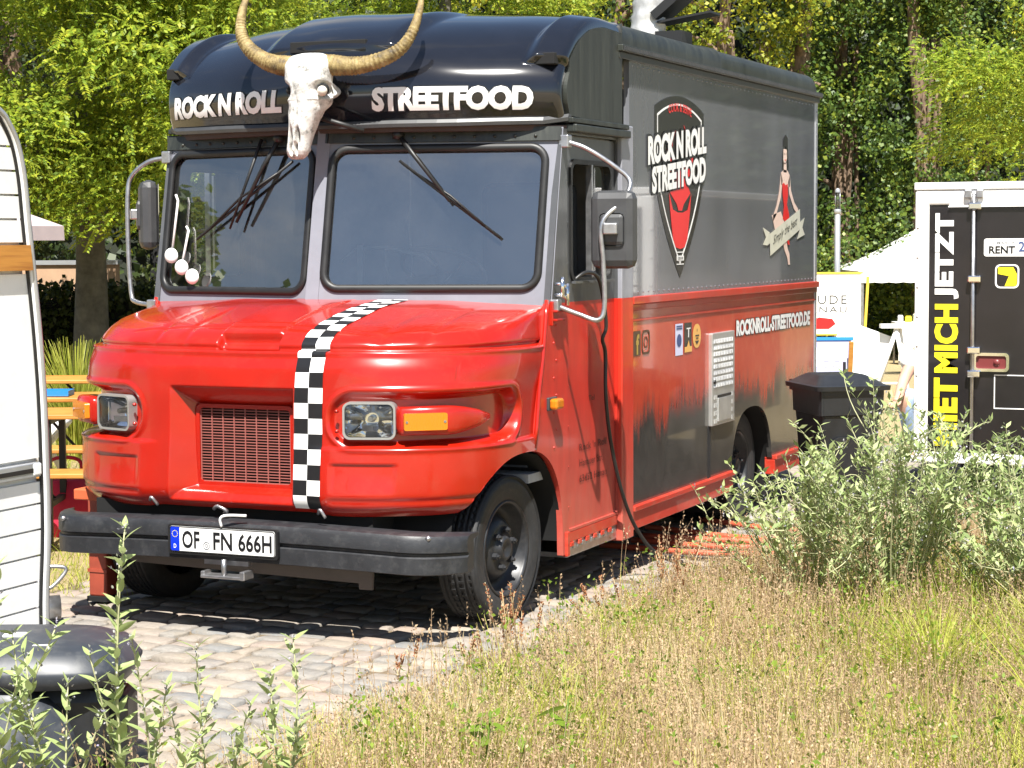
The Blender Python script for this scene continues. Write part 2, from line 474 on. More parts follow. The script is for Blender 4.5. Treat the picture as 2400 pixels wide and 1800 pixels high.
class MB:
    """Collects boxes, tubes, lathes, prisms and grids into one mesh."""
    def __init__(self):
        self.bm = bmesh.new()
        self.mi = 0
        self.smooth = False

    def face(self, vs, smooth=None):
        try:
            f = self.bm.faces.new(vs)
        except ValueError:
            return None
        f.material_index = self.mi
        f.smooth = self.smooth if smooth is None else smooth
        return f

    def box(self, lo, hi, bevel=0.0, mtx=None):
        x0, y0, z0 = lo; x1, y1, z1 = hi
        vs = [self.bm.verts.new(p) for p in ((x0, y0, z0), (x1, y0, z0), (x1, y1, z0), (x0, y1, z0), (x0, y0, z1), (x1, y0, z1), (x1, y1, z1), (x0, y1, z1))]
        fs = [self.face([vs[i] for i in q]) for q in ((3, 2, 1, 0), (4, 5, 6, 7), (0, 1, 5, 4), (1, 2, 6, 5), (2, 3, 7, 6), (3, 0, 4, 7))]
        if mtx is not None:
            for v in vs: v.co = mtx @ v.co
        if bevel > 0:
            es = list({e for f in fs for e in f.edges})
            r = bmesh.ops.bevel(self.bm, geom=es, offset=bevel, segments=2, affect='EDGES', profile=0.5)
            for f in r['faces']:
                f.material_index = self.mi
        return self

    def tube(self, pts, rad, seg=10, cap=True, smooth=True, squash=None):
        pts = [Vector(p) for p in pts]
        n = len(pts)
        rads = rad if hasattr(rad, '__len__') else [rad] * n
        rings = []
        t0 = (pts[1] - pts[0]).normalized()
        ref = Vector((0, 0, 1)) if abs(t0.z) < 0.9 else Vector((1, 0, 0))
        nx = t0.cross(ref).normalized()
        for i, p in enumerate(pts):
            a = pts[max(0, i - 1)]; b = pts[min(n - 1, i + 1)]
            t = (b - a)
            t = t.normalized() if t.length > 1e-9 else t0
            nx = (nx - t * nx.dot(t)).normalized()
            ny = t.cross(nx)
            ring = []
            for k in range(seg):
                an = 2 * PI * k / seg
                ring.append(self.bm.verts.new(p + (nx * math.cos(an) + ny * math.sin(an)) * rads[i]))
            rings.append(ring)
        for i in range(n - 1):
            for k in range(seg):
                self.face([rings[i][k], rings[i][(k + 1) % seg], rings[i + 1][(k + 1) % seg], rings[i + 1][k]], smooth)
        if cap:
            self.face(list(reversed(rings[0])), False); self.face(rings[-1], False)
        return self

    def lathe(self, prof, centre=(0, 0, 0), axis='x', seg=48, smooth=True, mtx=None):
        """prof: list of (radius, offset along axis)."""
        c = Vector(centre)
        rings = []
        for r, a in prof:
            ring = []
            for k in range(seg):
                t = 2 * PI * k / seg
                u, v = r * math.cos(t), r * math.sin(t)
                p = {'x': Vector((a, u, v)), 'y': Vector((u, a, v)), 'z': Vector((u, v, a))}[axis]
                p = (mtx @ p) if mtx is not None else p
                ring.append(self.bm.verts.new(p + c))
            rings.append(ring)
        for i in range(len(rings) - 1):
            for k in range(seg):
                self.face([rings[i][k], rings[i][(k + 1) % seg], rings[i + 1][(k + 1) % seg], rings[i + 1][k]], smooth)
        return self

    def prism(self, outer, fn, d0, d1, holes=(), smooth=False):
        """A flat outline (with holes) between depths d0 and d1; fn(u, v, d) gives the point."""
        loops = [list(outer)] + [list(h) for h in holes]
        tris = tessellate_polygon([[Vector((u, v, 0)) for u, v in lp] for lp in loops])
        flat = [p for lp in loops for p in lp]
        A = [self.bm.verts.new(fn(u, v, d0)) for u, v in flat]
        B = [self.bm.verts.new(fn(u, v, d1)) for u, v in flat]
        for t in tris:
            self.face([A[i] for i in t], False)
            self.face([B[i] for i in reversed(t)], False)
        k = 0
        for lp in loops:
            n = len(lp)
            for i in range(n):
                j = (i + 1) % n
                self.face([A[k + i], A[k + j], B[k + j], B[k + i]], smooth)
            k += n
        return self

    def build(self, name, mats, parent=None, world=False, recalc=True, weld=False, split=False):
        if split:
            return self._split(name, mats, parent, world)
        if weld:
            bmesh.ops.remove_doubles(self.bm, verts=self.bm.verts, dist=1e-5)
        if recalc:
            bmesh.ops.recalc_face_normals(self.bm, faces=self.bm.faces)
        me = bpy.data.meshes.new(name)
        self.bm.to_mesh(me); self.bm.free()
        for m in (mats if isinstance(mats, (list, tuple)) else [mats]):
            me.materials.append(m)
        return link(name, me, parent, world)

def _split(self, name, mats, parent, world):
    """Every separate piece becomes an object of its own; returns the first."""
    bmesh.ops.recalc_face_normals(self.bm, faces=self.bm.faces)
    self.bm.verts.index_update()
    seen, first = set(), None
    for v in self.bm.verts:
        if v.index in seen: continue
        stack, isl = [v], []
        seen.add(v.index)
        while stack:
            a = stack.pop(); isl.append(a)
            for e in a.link_edges:
                b = e.other_vert(a)
                if b.index not in seen:
                    seen.add(b.index); stack.append(b)
        ix = {a.index: i for i, a in enumerate(isl)}
        fs = {f for a in isl for f in a.link_faces}
        fl = list(fs)
        me = bpy.data.meshes.new(name)
        me.from_pydata([tuple(a.co) for a in isl], [], [[ix[q.index] for q in f.verts] for f in fl])
        for m in (mats if isinstance(mats, (list, tuple)) else [mats]): me.materials.append(m)
        me.polygons.foreach_set('material_index', [f.material_index for f in fl])
        me.polygons.foreach_set('use_smooth', [f.smooth for f in fl])
        me.update()
        o = link(name, me, parent, world)
        first = first or o
    self.bm.free()
    return first
MB._split = _split

def rrect(u0, v0, u1, v1, r, n=6):
    pts = []
    for cx, cy, a0 in ((u1 - r, v1 - r, 0), (u0 + r, v1 - r, 90), (u0 + r, v0 + r, 180), (u1 - r, v0 + r, 270)):
        for k in range(n + 1):
            a = math.radians(a0 + 90 * k / n)
            pts.append((cx + r * math.cos(a), cy + r * math.sin(a)))
    return pts

def circle(cx, cy, r, n=24, ry=None):
    ry = ry or r
    return [(cx + r * math.cos(2 * PI * k / n), cy + ry * math.sin(2 * PI * k / n)) for k in range(n)]

def smooth_path(pts, n=8):
    """Catmull-Rom through the points."""
    P = [Vector(p) for p in pts]
    P = [P[0] * 2 - P[1]] + P + [P[-1] * 2 - P[-2]]
    out = []
    for i in range(1, len(P) - 2):
        for k in range(n):
            t = k / n
            a, b, c, d = P[i - 1], P[i], P[i + 1], P[i + 2]
            out.append(0.5 * ((2 * b) + (c - a) * t + (2 * a - 5 * b + 4 * c - d) * t * t + (3 * b - a - 3 * c + d) * t ** 3))
    out.append(P[-2])
    return out

_text_cache = {}
def text2d(body, bold=0.0, shear=0.0, spacing=1.0, line=1.0):
    key = (body, bold, shear, spacing, line)
    if key not in _text_cache:
        cu = bpy.data.curves.new('t', 'FONT')
        cu.body = body
        cu.offset = bold
        cu.shear = shear
        cu.space_character = spacing
        cu.space_line = line
        cu.resolution_u = 3
        cu.fill_mode = 'FRONT'
        ob = bpy.data.objects.new('t', cu)
        COL.objects.link(ob)
        dg = bpy.context.evaluated_depsgraph_get()
        me = bpy.data.meshes.new_from_object(ob.evaluated_get(dg))
        V = np.array([v.co[:2] for v in me.vertices]); F = [tuple(p.vertices) for p in me.polygons]
        bpy.data.objects.remove(ob); bpy.data.curves.remove(cu); bpy.data.meshes.remove(me)
        lo, hi = V.min(0), V.max(0)
        _text_cache[key] = (V, F, lo, hi)
    return _text_cache[key]

def text_obj(name, body, material, fn, box, parent, bold=0.0, shear=0.0, spacing=1.0, world=False, ref=None, rot=0.0, line=1.0, warp=None, sub=0):
    """Lettering stretched into box=(u0,v0,u1,v1), each vertex placed by fn(u, v). ref: bold value whose extents set the fit (outlines)."""
    V, F, lo, hi = text2d(body, bold, shear, spacing, line)
    if ref is not None:
        _, _, lo, hi = text2d(body, ref, shear, spacing, line)
    u0, v0, u1, v1 = box
    q = (V - lo) / (hi - lo)
    U = u0 + q[:, 0] * (u1 - u0); W = v0 + q[:, 1] * (v1 - v0)
    if warp:
        U, W = warp(U, W)
    if rot:
        cu, cv = (u0 + u1) / 2, (v0 + v1) / 2
        a = math.radians(rot)
        U, W = cu + (U - cu) * math.cos(a) - (W - cv) * math.sin(a), cv + (U - cu) * math.sin(a) + (W - cv) * math.cos(a)
    if sub:
        b2 = bmesh.new()
        vs = [b2.verts.new((a, b, 0)) for a, b in zip(U, W)]
        for f in F:
            try: b2.faces.new([vs[i] for i in f])
            except ValueError: pass
        for _ in range(5):
            es = [e for e in b2.edges if e.calc_length() > sub]
            if not es: break
            bmesh.ops.subdivide_edges(b2, edges=es, cuts=1)
            bmesh.ops.triangulate(b2, faces=b2.faces)
        b2.verts.index_update()
        U = [v.co.x for v in b2.verts]; W = [v.co.y for v in b2.verts]
        F = [[v.index for v in f.verts] for f in b2.faces]
        b2.free()
    me = bpy.data.meshes.new(name)
    me.from_pydata([tuple(fn(float(a), float(b))) for a, b in zip(U, W)], [], F)
    me.materials.append(material)
    me.update()
    return link(name, me, parent, world)

def flat_poly(mb, pts, fn):
    tris = tessellate_polygon([[Vector((u, v, 0)) for u, v in pts]])
    vs = [mb.bm.verts.new(fn(u, v)) for u, v in pts]
    for t in tris:
        mb.face([vs[i] for i in t], False)

def copy_tree(o, parent=None):
    c = o.copy()
    COL.objects.link(c)
    if parent is not None:
        c.parent = parent
    WLOC[c.name] = WLOC.get(o.name, Vector((0, 0, 0))).copy()
    for ch in list(o.children):
        copy_tree(ch, c)
    return c

def sstep(a, b, x):
    t = np.clip((x - a) / (b - a), 0, 1)
    return t * t * (3 - 2 * t)

# ================================================================ ground, paving, backdrop
SF2 = Vector((-0.398, 0.917, 0)); SR2 = Vector((0.917, 0.398, 0)); SO = Vector((4.546, -7.343, 0))
def site(lat, dist, z=0.0):
    """Site coordinates: metres to the right of and along the line of sight over the square."""
    p = SO + SR2 * lat + SF2 * dist
    return Vector((p.x, p.y, z))
def dist_of(x, y):
    return (x - SO.x) * SF2.x + (y - SO.y) * SF2.y
def ground_z(x, y):
    return -0.03 - 0.55 * sstep(22, 38, dist_of(x, y))

gx = np.concatenate([np.linspace(-260, -30, 14), np.linspace(-28, 28, 57), np.linspace(30, 260, 14)])
gy = np.concatenate([np.linspace(-200, -20, 10), np.linspace(-18, 50, 69), np.linspace(54, 320, 14)])
GX, GY_ = np.meshgrid(gx, gy)
GZ = ground_z(GX, GY_)
gi = np.arange(GX.size).reshape(GX.shape)
gq = np.stack([gi[:-1, :-1], gi[:-1, 1:], gi[1:, 1:], gi[1:, :-1]], -1).reshape(-1, 4)
tag(link('ground', fast_mesh('ground', np.stack([GX, GY_, GZ], -1), gq, M['ground'], smooth=True)), 'dry parched lawn around the paved square', kind='structure')

# paving bed with the stones as pieces
def edge_x(y):
    """Line where the paving meets the meadow."""
    return np.interp(y, [-4, -3, -2, -1.2, -0.5, 0.3, 1.0, 2.0, 3.2, 4.5, 9], [0.7, 1.0, 1.25, 1.38, 1.33, 1.34, 1.33, 1.36, 1.6, 2.3, 3.0])
bed = [(-7.0, -6.0), (0.9, -6.0), (1.1, -3.0), (1.5, -1.2), (1.5, 2.0), (1.9, 3.4), (2.6, 4.5), (3.1, 9.0), (-1.45, 9.0), (-1.45, 0.75), (-7.0, 0.55)]
mb = MB(); flat_poly(mb, bed, lambda u, v: (u, v, -0.015))
pave = mb.build('pavement', M['soil'])
tag(pave, 'pale cobblestone square under and in front of the truck', kind='structure')
for p_ in pave.data.polygons:
    if p_.normal.z < 0: p_.flip()

def stone_verts(w, d, rng):
    """40-triangle sett: skirt, rounded shoulder, slightly domed worn top."""
    base = np.array([(-1, -.78), (-.82, -1), (.82, -1), (1, -.78), (1, .78), (.82, 1), (-.82, 1), (-1, .78)], float)
    j = rng.normal(0, 0.05, base.shape)
    b = (base + j) * np.array([w / 2, d / 2])
    t = b * 0.86 + rng.normal(0, 0.002, b.shape)
    tilt = rng.normal(0, 0.018, 2)
    zs = -0.006 + rng.normal(0, 0.002, 8); zt = rng.normal(0, 0.0012, 8) + t @ tilt
    V = [(*p, -0.04) for p in b] + [(*p, z) for p, z in zip(b * 0.985, zs + b @ tilt)] + [(*p, z) for p, z in zip(t, zt)] + [(0, 0, 0.003)]
    F = []
    for k in range(8):
        m = (k + 1) % 8
        F += [(k, m, 8 + m), (k, 8 + m, 8 + k), (8 + k, 8 + m, 16 + m), (8 + k, 16 + m, 16 + k), (16 + k, 16 + m, 24)]
    return np.array(V), np.array(F)
rng = np.random.default_rng(5)
variants = []
for k in range(14):
    V, F = stone_verts(0.168, 0.150, rng)
    variants.append(fast_mesh('cobblestone', V, F, M['cobble'], smooth=False))
rowang = math.radians(-6)
ca, sa = math.cos(rowang), math.sin(rowang)
near, farV, farF, nf = [], [], [], 0
yy = -7.0
row = 0
while yy < 9.5:
    d = 0.140 + rng.normal(0, 0.006)
    xx = -8.5 + (row % 2) * 0.09 + rng.uniform(-0.03, 0.03)
    while xx < 4.0:
        w = 0.160 + rng.normal(0, 0.026)
        u, v = xx + w / 2, yy + d / 2
        X, Y = u * ca - v * sa, u * sa + v * ca
        xx += w
        ok = X < edge_x(Y) + 0.22 and ((Y < 0.62 + 0.06 * math.sin(X * 3) and X > -6.9 and Y > -5.5) or (-1.4 < X and -5.5 < Y < 8.9))
        if not ok or rng.random() < 0.004: continue
        dz = rng.normal(0, 0.0035); ang = rowang + rng.normal(0, 0.03)
        rec = (X, Y, dz, ang, (w - 0.017) / 0.168, (d - 0.017) / 0.150)
        if -0.9 < X < 1.42 and -2.35 < Y < 0.15:
            near.append(rec)
        else:
            V, F = stone_verts(0.168, 0.150, rng)
            c, s = math.cos(ang), math.sin(ang)
            q = V * np.array([rec[4], rec[5], 1])
            q = np.stack([q[:, 0] * c - q[:, 1] * s + X, q[:, 0] * s + q[:, 1] * c + Y, q[:, 2] + dz], 1)
            farV.append(q); farF.append(F + nf); nf += len(V)
    yy += d; row += 1
near.sort(key=lambda r: r[1])
for r in near[300:]:
    V, F = stone_verts(0.168, 0.150, rng)
    c, s = math.cos(r[3]), math.sin(r[3]); q = V * np.array([r[4], r[5], 1])
    farV.append(np.stack([q[:, 0] * c - q[:, 1] * s + r[0], q[:, 0] * s + q[:, 1] * c + r[1], q[:, 2] + r[2]], 1)); farF.append(F + nf); nf += len(V)
for r in near[:300]:
    o = link('cobblestone', variants[rng.integers(14)], pave)
    o.location = (r[0], r[1], r[2]); o.rotation_euler = (0, 0, r[3]); o.scale = (r[4], r[5], 1)
o = link('cobblestone_field', fast_mesh('cobblestone_field', np.concatenate(farV), np.concatenate(farF), M['cobble']), pave); o['kind'] = 'stuff'

# ---------------------------------------------------------------- foliage kit
def unit(a):
    return a / (np.linalg.norm(a, axis=-1, keepdims=True) + 1e-9)
def leaf_quads(C, A, Nn, ln, wd, fold=0.25):
    """Leaf-shaped quads at C along A (unit), facing Nn; arrays of equal length."""
    A = unit(A); B = unit(np.cross(A, Nn)); Nv = np.cross(B, A)
    ln = np.broadcast_to(ln, len(C))[:, None]; wd = np.broadcast_to(wd, len(C))[:, None]
    p0 = C; p2 = C + A * ln
    mid = C + A * ln * 0.45
    p1 = mid + B * wd * 0.5 + Nv * wd * fold * 0.5; p3 = mid - B * wd * 0.5 + Nv * wd * fold * 0.5
    V = np.stack([p0, p1, p2, p3], 1).reshape(-1, 3)
    F = np.arange(len(V)).reshape(-1, 4)
    return V, F
def clump_leaves(centres, per, spread, size, rng, out_from=None, up=0.5, aspect=0.75):
    n = len(centres)
    C = np.repeat(centres, per, 0) + rng.normal(0, 1, (n * per, 3)) * np.repeat(np.broadcast_to(spread, n), per)[:, None] * np.array([1, 1, 0.8])
    A = rng.normal(0, 1, C.shape); A[:, 2] -= 0.5
    Nn = rng.normal(0, 0.8, C.shape); Nn[:, 2] += up
    if out_from is not None:
        Nn += unit(C - out_from) * 0.9
    ln = size * rng.uniform(0.6, 1.35, len(C))
    return leaf_quads(C, A, Nn, ln, ln * aspect)
def spray_leaves(centres, rng, out_from, leaflets=9, ll=0.06, droop=0.5, length=0.26):
    """Feathered sprays: pairs of narrow leaflets along a drooping stalk."""
    n = len(centres)
    ax = unit(unit(centres - out_from) * np.array([1, 1, 0.3]) + rng.normal(0, 0.45, (n, 3)) + np.array([0, 0, -droop]))
    L_ = length * rng.uniform(0.7, 1.3, n)
    side = unit(np.cross(ax, np.array([0, 0, 1.0]) + rng.normal(0, 0.2, (n, 3))))
    Vs = []
    for k in range(leaflets):
        t = (k + 0.5) / leaflets
        P = centres + ax * (L_ * t)[:, None] + np.array([0, 0, -1.0]) * (L_ * droop * 0.8 * t * t)[:, None]
        for s in (-1, 1):
            A = side * s + ax * 0.55 + np.array([0, 0, -0.35]) + rng.normal(0, 0.12, (n, 3))
            Nn = np.cross(ax, side) * s + rng.normal(0, 0.25, (n, 3)); Nn[:, 2] = np.abs(Nn[:, 2])
            V, _ = leaf_quads(P, A, Nn, ll * (1 - 0.4 * abs(t - 0.45)), ll * 0.40)
            Vs.append(V)
    V = np.concatenate(Vs); return V, np.arange(len(V)).reshape(-1, 4)
def limb_tree(mb, base, top, r0, rng, limbs=6, spread=1.2, z0=0.35):
    base, top = Vector(base), Vector(top)
    k = [base, base.lerp(top, .35) + Vector(rng.normal(0, .08, 3)), base.lerp(top, .7) + Vector(rng.normal(0, .12, 3)), top]
    path = smooth_path(k, 5)
    mb.tube(path, [r0 * (1.25 - 0.25 * min(1, i * 2 / len(path)) - 0.72 * i / len(path)) for i in range(len(path))], 12)
    for i in range(limbs):
        p = path[int(len(path) * (z0 + (0.95 - z0) * i / limbs))]
        a = rng.uniform(0, 2 * PI); ln = spread * rng.uniform(.6, 1.1)
        e = p + Vector((math.cos(a) * ln, math.sin(a) * ln, ln * rng.uniform(.1, .7)))
        m_ = p.lerp(e, .5) + Vector((0, 0, .12 * ln))
        mb.tube(smooth_path([p, m_, e], 4), [r0 * .38, r0 * .34, r0 * .3, r0 * .27, r0 * .23, r0 * .2, r0 * .16, r0 * .12, r0 * .08], 7)
def ellipsoid_shell(c, rad, n, rng, thick=0.35, lo=-1.0):
    d = unit(rng.normal(0, 1, (n * 3, 3)))
    d = d[d[:, 2] > lo][:n]
    r = 1 - np.abs(rng.normal(0, thick, len(d)))
    return np.asarray(c) + d * np.asarray(rad) * np.clip(r, 0.15, 1.05)[:, None]

# ---------------------------------------------------------------- dark shell added behind the woodland leaves so no sky shows through
rng = np.random.default_rng(21)
lat = np.linspace(-30, 34, 80)
V, F = [], []
prof = [(46, -0.8), (47, 2.2), (48.2, 6.0), (50, 10.5), (54, 13.0), (62, 13.5)]
for i, l in enumerate(lat):
    for k, (dd, z) in enumerate(prof):
        p = site(l * (1 + 0.1 * k), dd + 0.7 * math.sin(l * 0.9 + k) + 0.4 * math.sin(l * 2.3), z * (1 + 0.12 * math.sin(l * 0.7 + 2)) if z > 0 else z)
        V.append(tuple(p))
nk = len(prof)
F = [(i * nk + k, (i + 1) * nk + k, (i + 1) * nk + k + 1, i * nk + k + 1) for i in range(len(lat) - 1) for k in range(nk - 1)]
bank = fast_mesh('woodland_backing', V, F, mat('dark backing shell', (0.012, 0.016, 0.008), 0.95), smooth=True)
tag(link('woodland_backing', bank), 'dark backing shell closing the view behind the trees', kind='structure')
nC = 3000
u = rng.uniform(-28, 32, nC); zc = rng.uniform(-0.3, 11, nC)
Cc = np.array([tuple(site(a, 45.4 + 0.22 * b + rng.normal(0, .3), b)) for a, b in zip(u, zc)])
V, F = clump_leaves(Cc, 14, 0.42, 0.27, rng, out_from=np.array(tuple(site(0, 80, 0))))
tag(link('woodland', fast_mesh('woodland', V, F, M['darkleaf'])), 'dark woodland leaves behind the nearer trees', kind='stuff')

# ---------------------------------------------------------------- trees
def locust(lat_, dd, h, rad, seed, label, sprays, trunk_r=0.16, lean=0.0, zc=3.6, matl='locust'):
    rng = np.random.default_rng(seed)
    b = site(lat_, dd, 0); b.z = float(ground_z(b.x, b.y)) 
    t = thing('locust_tree', label, 'tree', b, 0, 'feathery yellow green trees')
    mb = MB(); limb_tree(mb, (0, 0, -0.1), (lean, 0, h * 0.8), trunk_r, rng, 9, rad[0] * .42, 0.35)
    mb.build('trunk', M['bark'], t)
    cen = []
    nb = 26
    for k in range(nb):                       # boughs: flattened drooping pads
        a = rng.uniform(0, 2 * PI); q = rng.uniform(0.25, 1.0)
        c = np.array([math.cos(a) * rad[0] * q, math.sin(a) * rad[0] * q, zc + rng.uniform(-1, 1) * rad[2] * math.sqrt(max(0.05, 1 - q * q * .7))])
        cen.append(ellipsoid_shell(c, (rad[0] * .42, rad[0] * .42, rad[2] * .20), sprays // nb, rng, 0.4))
    cen = np.concatenate(cen)
    cen = cen[cen[:, 2] > 1.5 + 0.25 * np.sin(cen[:, 0] * 2)]
    V, F = spray_leaves(cen, rng, np.array([0, 0, zc - 1.2]), droop=0.22, length=0.20)
    sel_ = cen[rng.random(len(cen)) < 0.55]
    V2, F2 = clump_leaves(sel_ - unit(sel_ - np.array([0, 0, zc])) * 0.12, 14, 0.12, 0.055, rng, out_from=np.array([0, 0, zc - 1.0]), up=0.9, aspect=0.5)
    link('crown', fast_mesh('crown', np.concatenate([V, V2]), np.concatenate([F, F2 + len(V)]), M[matl]), t)
    return t
locust(-5.6, 19.0, 6.2, (2.1, 2.1, 2.2), 31, 'feathery yellow green tree standing above the white caravan', 3600, 0.2, 0.2)
locust(-4.42, 21.0, 6.5, (2.0, 2.0, 2.3), 32, 'feathery yellow green tree with thick grey trunk beside the hedge', 3600, 0.17, -0.2)
locust(-2.9, 20.0, 6.0, (2.0, 1.8, 2.2), 33, 'feathery yellow green tree rising behind the left roof corner of the truck', 3600, 0.15, 0.5)
locust(-0.9, 23.5, 7.0, (1.9, 1.7, 2.0), 34, 'feathery yellow green tree seen over the truck roof between the horns', 2800, 0.15, 0.1, zc=4.5)
locust(7.4, 26.0, 6.0, (1.9, 1.6, 1.5), 35, 'pale green loose tree above the rental trailer', 2600, 0.14, 0.2, zc=3.6)

def ivy_tree(lat_, dd, h, r, seed, label, n, matl='ivy', bare=None, trunk_r=0.22, size=0.085, zlo=-0.3, bark='bark_warm'):
    rng = np.random.default_rng(seed)
    b = site(lat_, dd, 0); b.z = float(ground_z(b.x, b.y))
    t = thing('ivy_clad_tree', label, 'tree', b, 0, 'dark leafy trees along the back')
    mb = MB(); limb_tree(mb, (0, 0, -0.1), (rng.normal(0, .3), 0, h), trunk_r, rng, 8, r * 0.5, 0.35)
    for k in range(5):
        a = rng.uniform(0, 2 * PI)
        mb.tube(smooth_path([(trunk_r * 1.05 * math.cos(a + z * .25), trunk_r * 1.05 * math.sin(a + z * .25), z) for z in (0, 1.5, 3, 4.5, 6)], 4), 0.05, 6)
    mb.build('trunk', M[bark], t)
    cen, sp = [], []
    for k in range(n):
        z = rng.uniform(zlo, h + 1.5)
        rr_ = r * (0.65 + 0.45 * math.sin(z * 1.3 + seed) * math.sin(z * 0.6 + seed * 2) + 0.25 * rng.random())
        a = rng.uniform(0, 2 * PI)
        if bare and bare[0] < z < bare[1]:
            if math.sin(a + 1.17) < 0.35: continue
        q = rng.uniform(0.8, 1.0)
        cen.append((math.cos(a) * rr_ * q, math.sin(a) * rr_ * q, z)); sp.append(rng.uniform(.13, .27))
    cen = np.array(cen)
    V, F = clump_leaves(cen, 72, np.array(sp), size, rng, out_from=np.array([0, 0, h * .4]), up=0.35, aspect=0.85)
    link('crown', fast_mesh('crown', V, F, M[matl]), t)
ivy_tree(0.2, 38, 8.5, 1.5, 41, 'yellowing leafy tree above the middle of the truck roof', 260, 'yellowleaf')
ivy_tree(2.3, 40, 8.5, 1.5, 42, 'dark green tree left of the chimney pipe above the roof', 260)
ivy_tree(4.0, 37, 8.0, 1.35, 43, 'ivy covered tree just right of the chimney pipe', 330, 'yellowleaf')
ivy_tree(5.1, 38.5, 9.0, 1.25, 44, 'ivy covered tree with bare twisted brown trunk above the truck rear', 300, 'ivy', bare=(2.6, 8.0), trunk_r=0.34)
ivy_tree(6.6, 40, 9.0, 1.35, 45, 'ivy draped tree directly behind the truck rear corner', 380)
ivy_tree(7.9, 38.5, 9.0, 1.15, 46, 'ivy draped tree between lamp post and rental trailer', 330, 'ivy')
ivy_tree(9.4, 41, 9.0, 1.6, 47, 'tall ivy draped tree behind the rental trailer', 380)
ivy_tree(11.4, 40, 9.0, 1.6, 48, 'ivy draped tree behind the right end of the trailer', 300, 'yellowleaf')
ivy_tree(-7.5, 30, 8.0, 1.7, 49, 'dark tree behind the feathery tree over the caravan', 240, 'darkleaf')

# ---------------------------------------------------------------- hedge, wall, ornamental grass on the left
def hedge(lat0, lat1, dd, h, th, seed, label):
    rng = np.random.default_rng(seed)
    p0 = site((lat0 + lat1) / 2, dd, 0); ln = lat1 - lat0
    t = thing('hedge', label, 'hedge', p0, math.atan2(SR2.y, SR2.x), 'clipped hedges')
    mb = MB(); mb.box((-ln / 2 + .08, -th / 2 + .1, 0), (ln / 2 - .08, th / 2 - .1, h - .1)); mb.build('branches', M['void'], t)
    n = int(ln * 360)
    C = np.stack([rng.uniform(-ln / 2, ln / 2, n), np.where(rng.random(n) < .7, -th / 2, rng.uniform(-th / 2, th / 2, n)) + rng.normal(0, .03, n), rng.uniform(0.05, h, n)], 1)
    top = rng.random(n) < .28
    C[top, 2] = h + rng.normal(0, .03, top.sum()); C[top, 1] = rng.uniform(-th / 2, th / 2, top.sum())
    V, F = clump_leaves(C, 7, 0.05, 0.075, rng, up=0.4, aspect=0.7)
    Nn = None
    o = link('leaves', fast_mesh('leaves', V, F, M['hedge']), t); o['kind'] = 'stuff'
hedge(-6.6, -1.6, 22.0, 1.15, 0.8, 51, 'clipped dark hedge between the caravan and the truck bonnet')
hedge(-4.6, -2.0, 25.5, 1.95, 0.8, 52, 'taller sunlit hedge behind the grey tree trunk')
mb = MB(); mb.box((-1.6, -0.12, -0.1), (0.62, 0.12, 1.42)); 
w_ = thing('garden_wall', 'warm plaster wall piece beside the caravan edge behind the hedge', 'wall', site(-5.35, 24.2, 0), math.atan2(SR2.y, SR2.x))
mb.build('wall_panel', M['plaster'], w_)
mb = MB(); mb.box((-1.65, -0.15, 1.42), (0.65, 0.15, 1.47)); mb.build('coping', M['van_grey'], w_)

# trees standing off to the left of the square, mirrored in the near windscreen half
for k, (x_, y_, h_, lab) in enumerate(((-37.4, -15.2, 10.8, 'tall dark tree far beyond the caravan, mirrored in the narrow windscreen half'), (-35.0, -20.5, 9.3, 'lower bushy tree far beyond the caravan, mirrored low in the windscreen'))):
    d_ = Vector((x_, y_, 0)) - SO
    ivy_tree(d_.dot(SR2), d_.dot(SF2), h_, 2.6, 141 + k, lab, 420, size=0.3)
# ================================================================ the food truck
truck = thing('food_truck', 'red and black step van food truck with a checkered stripe down its bonnet', 'food truck', (0, 2.9, 0))
XS = 1.06                                   # outer side plane

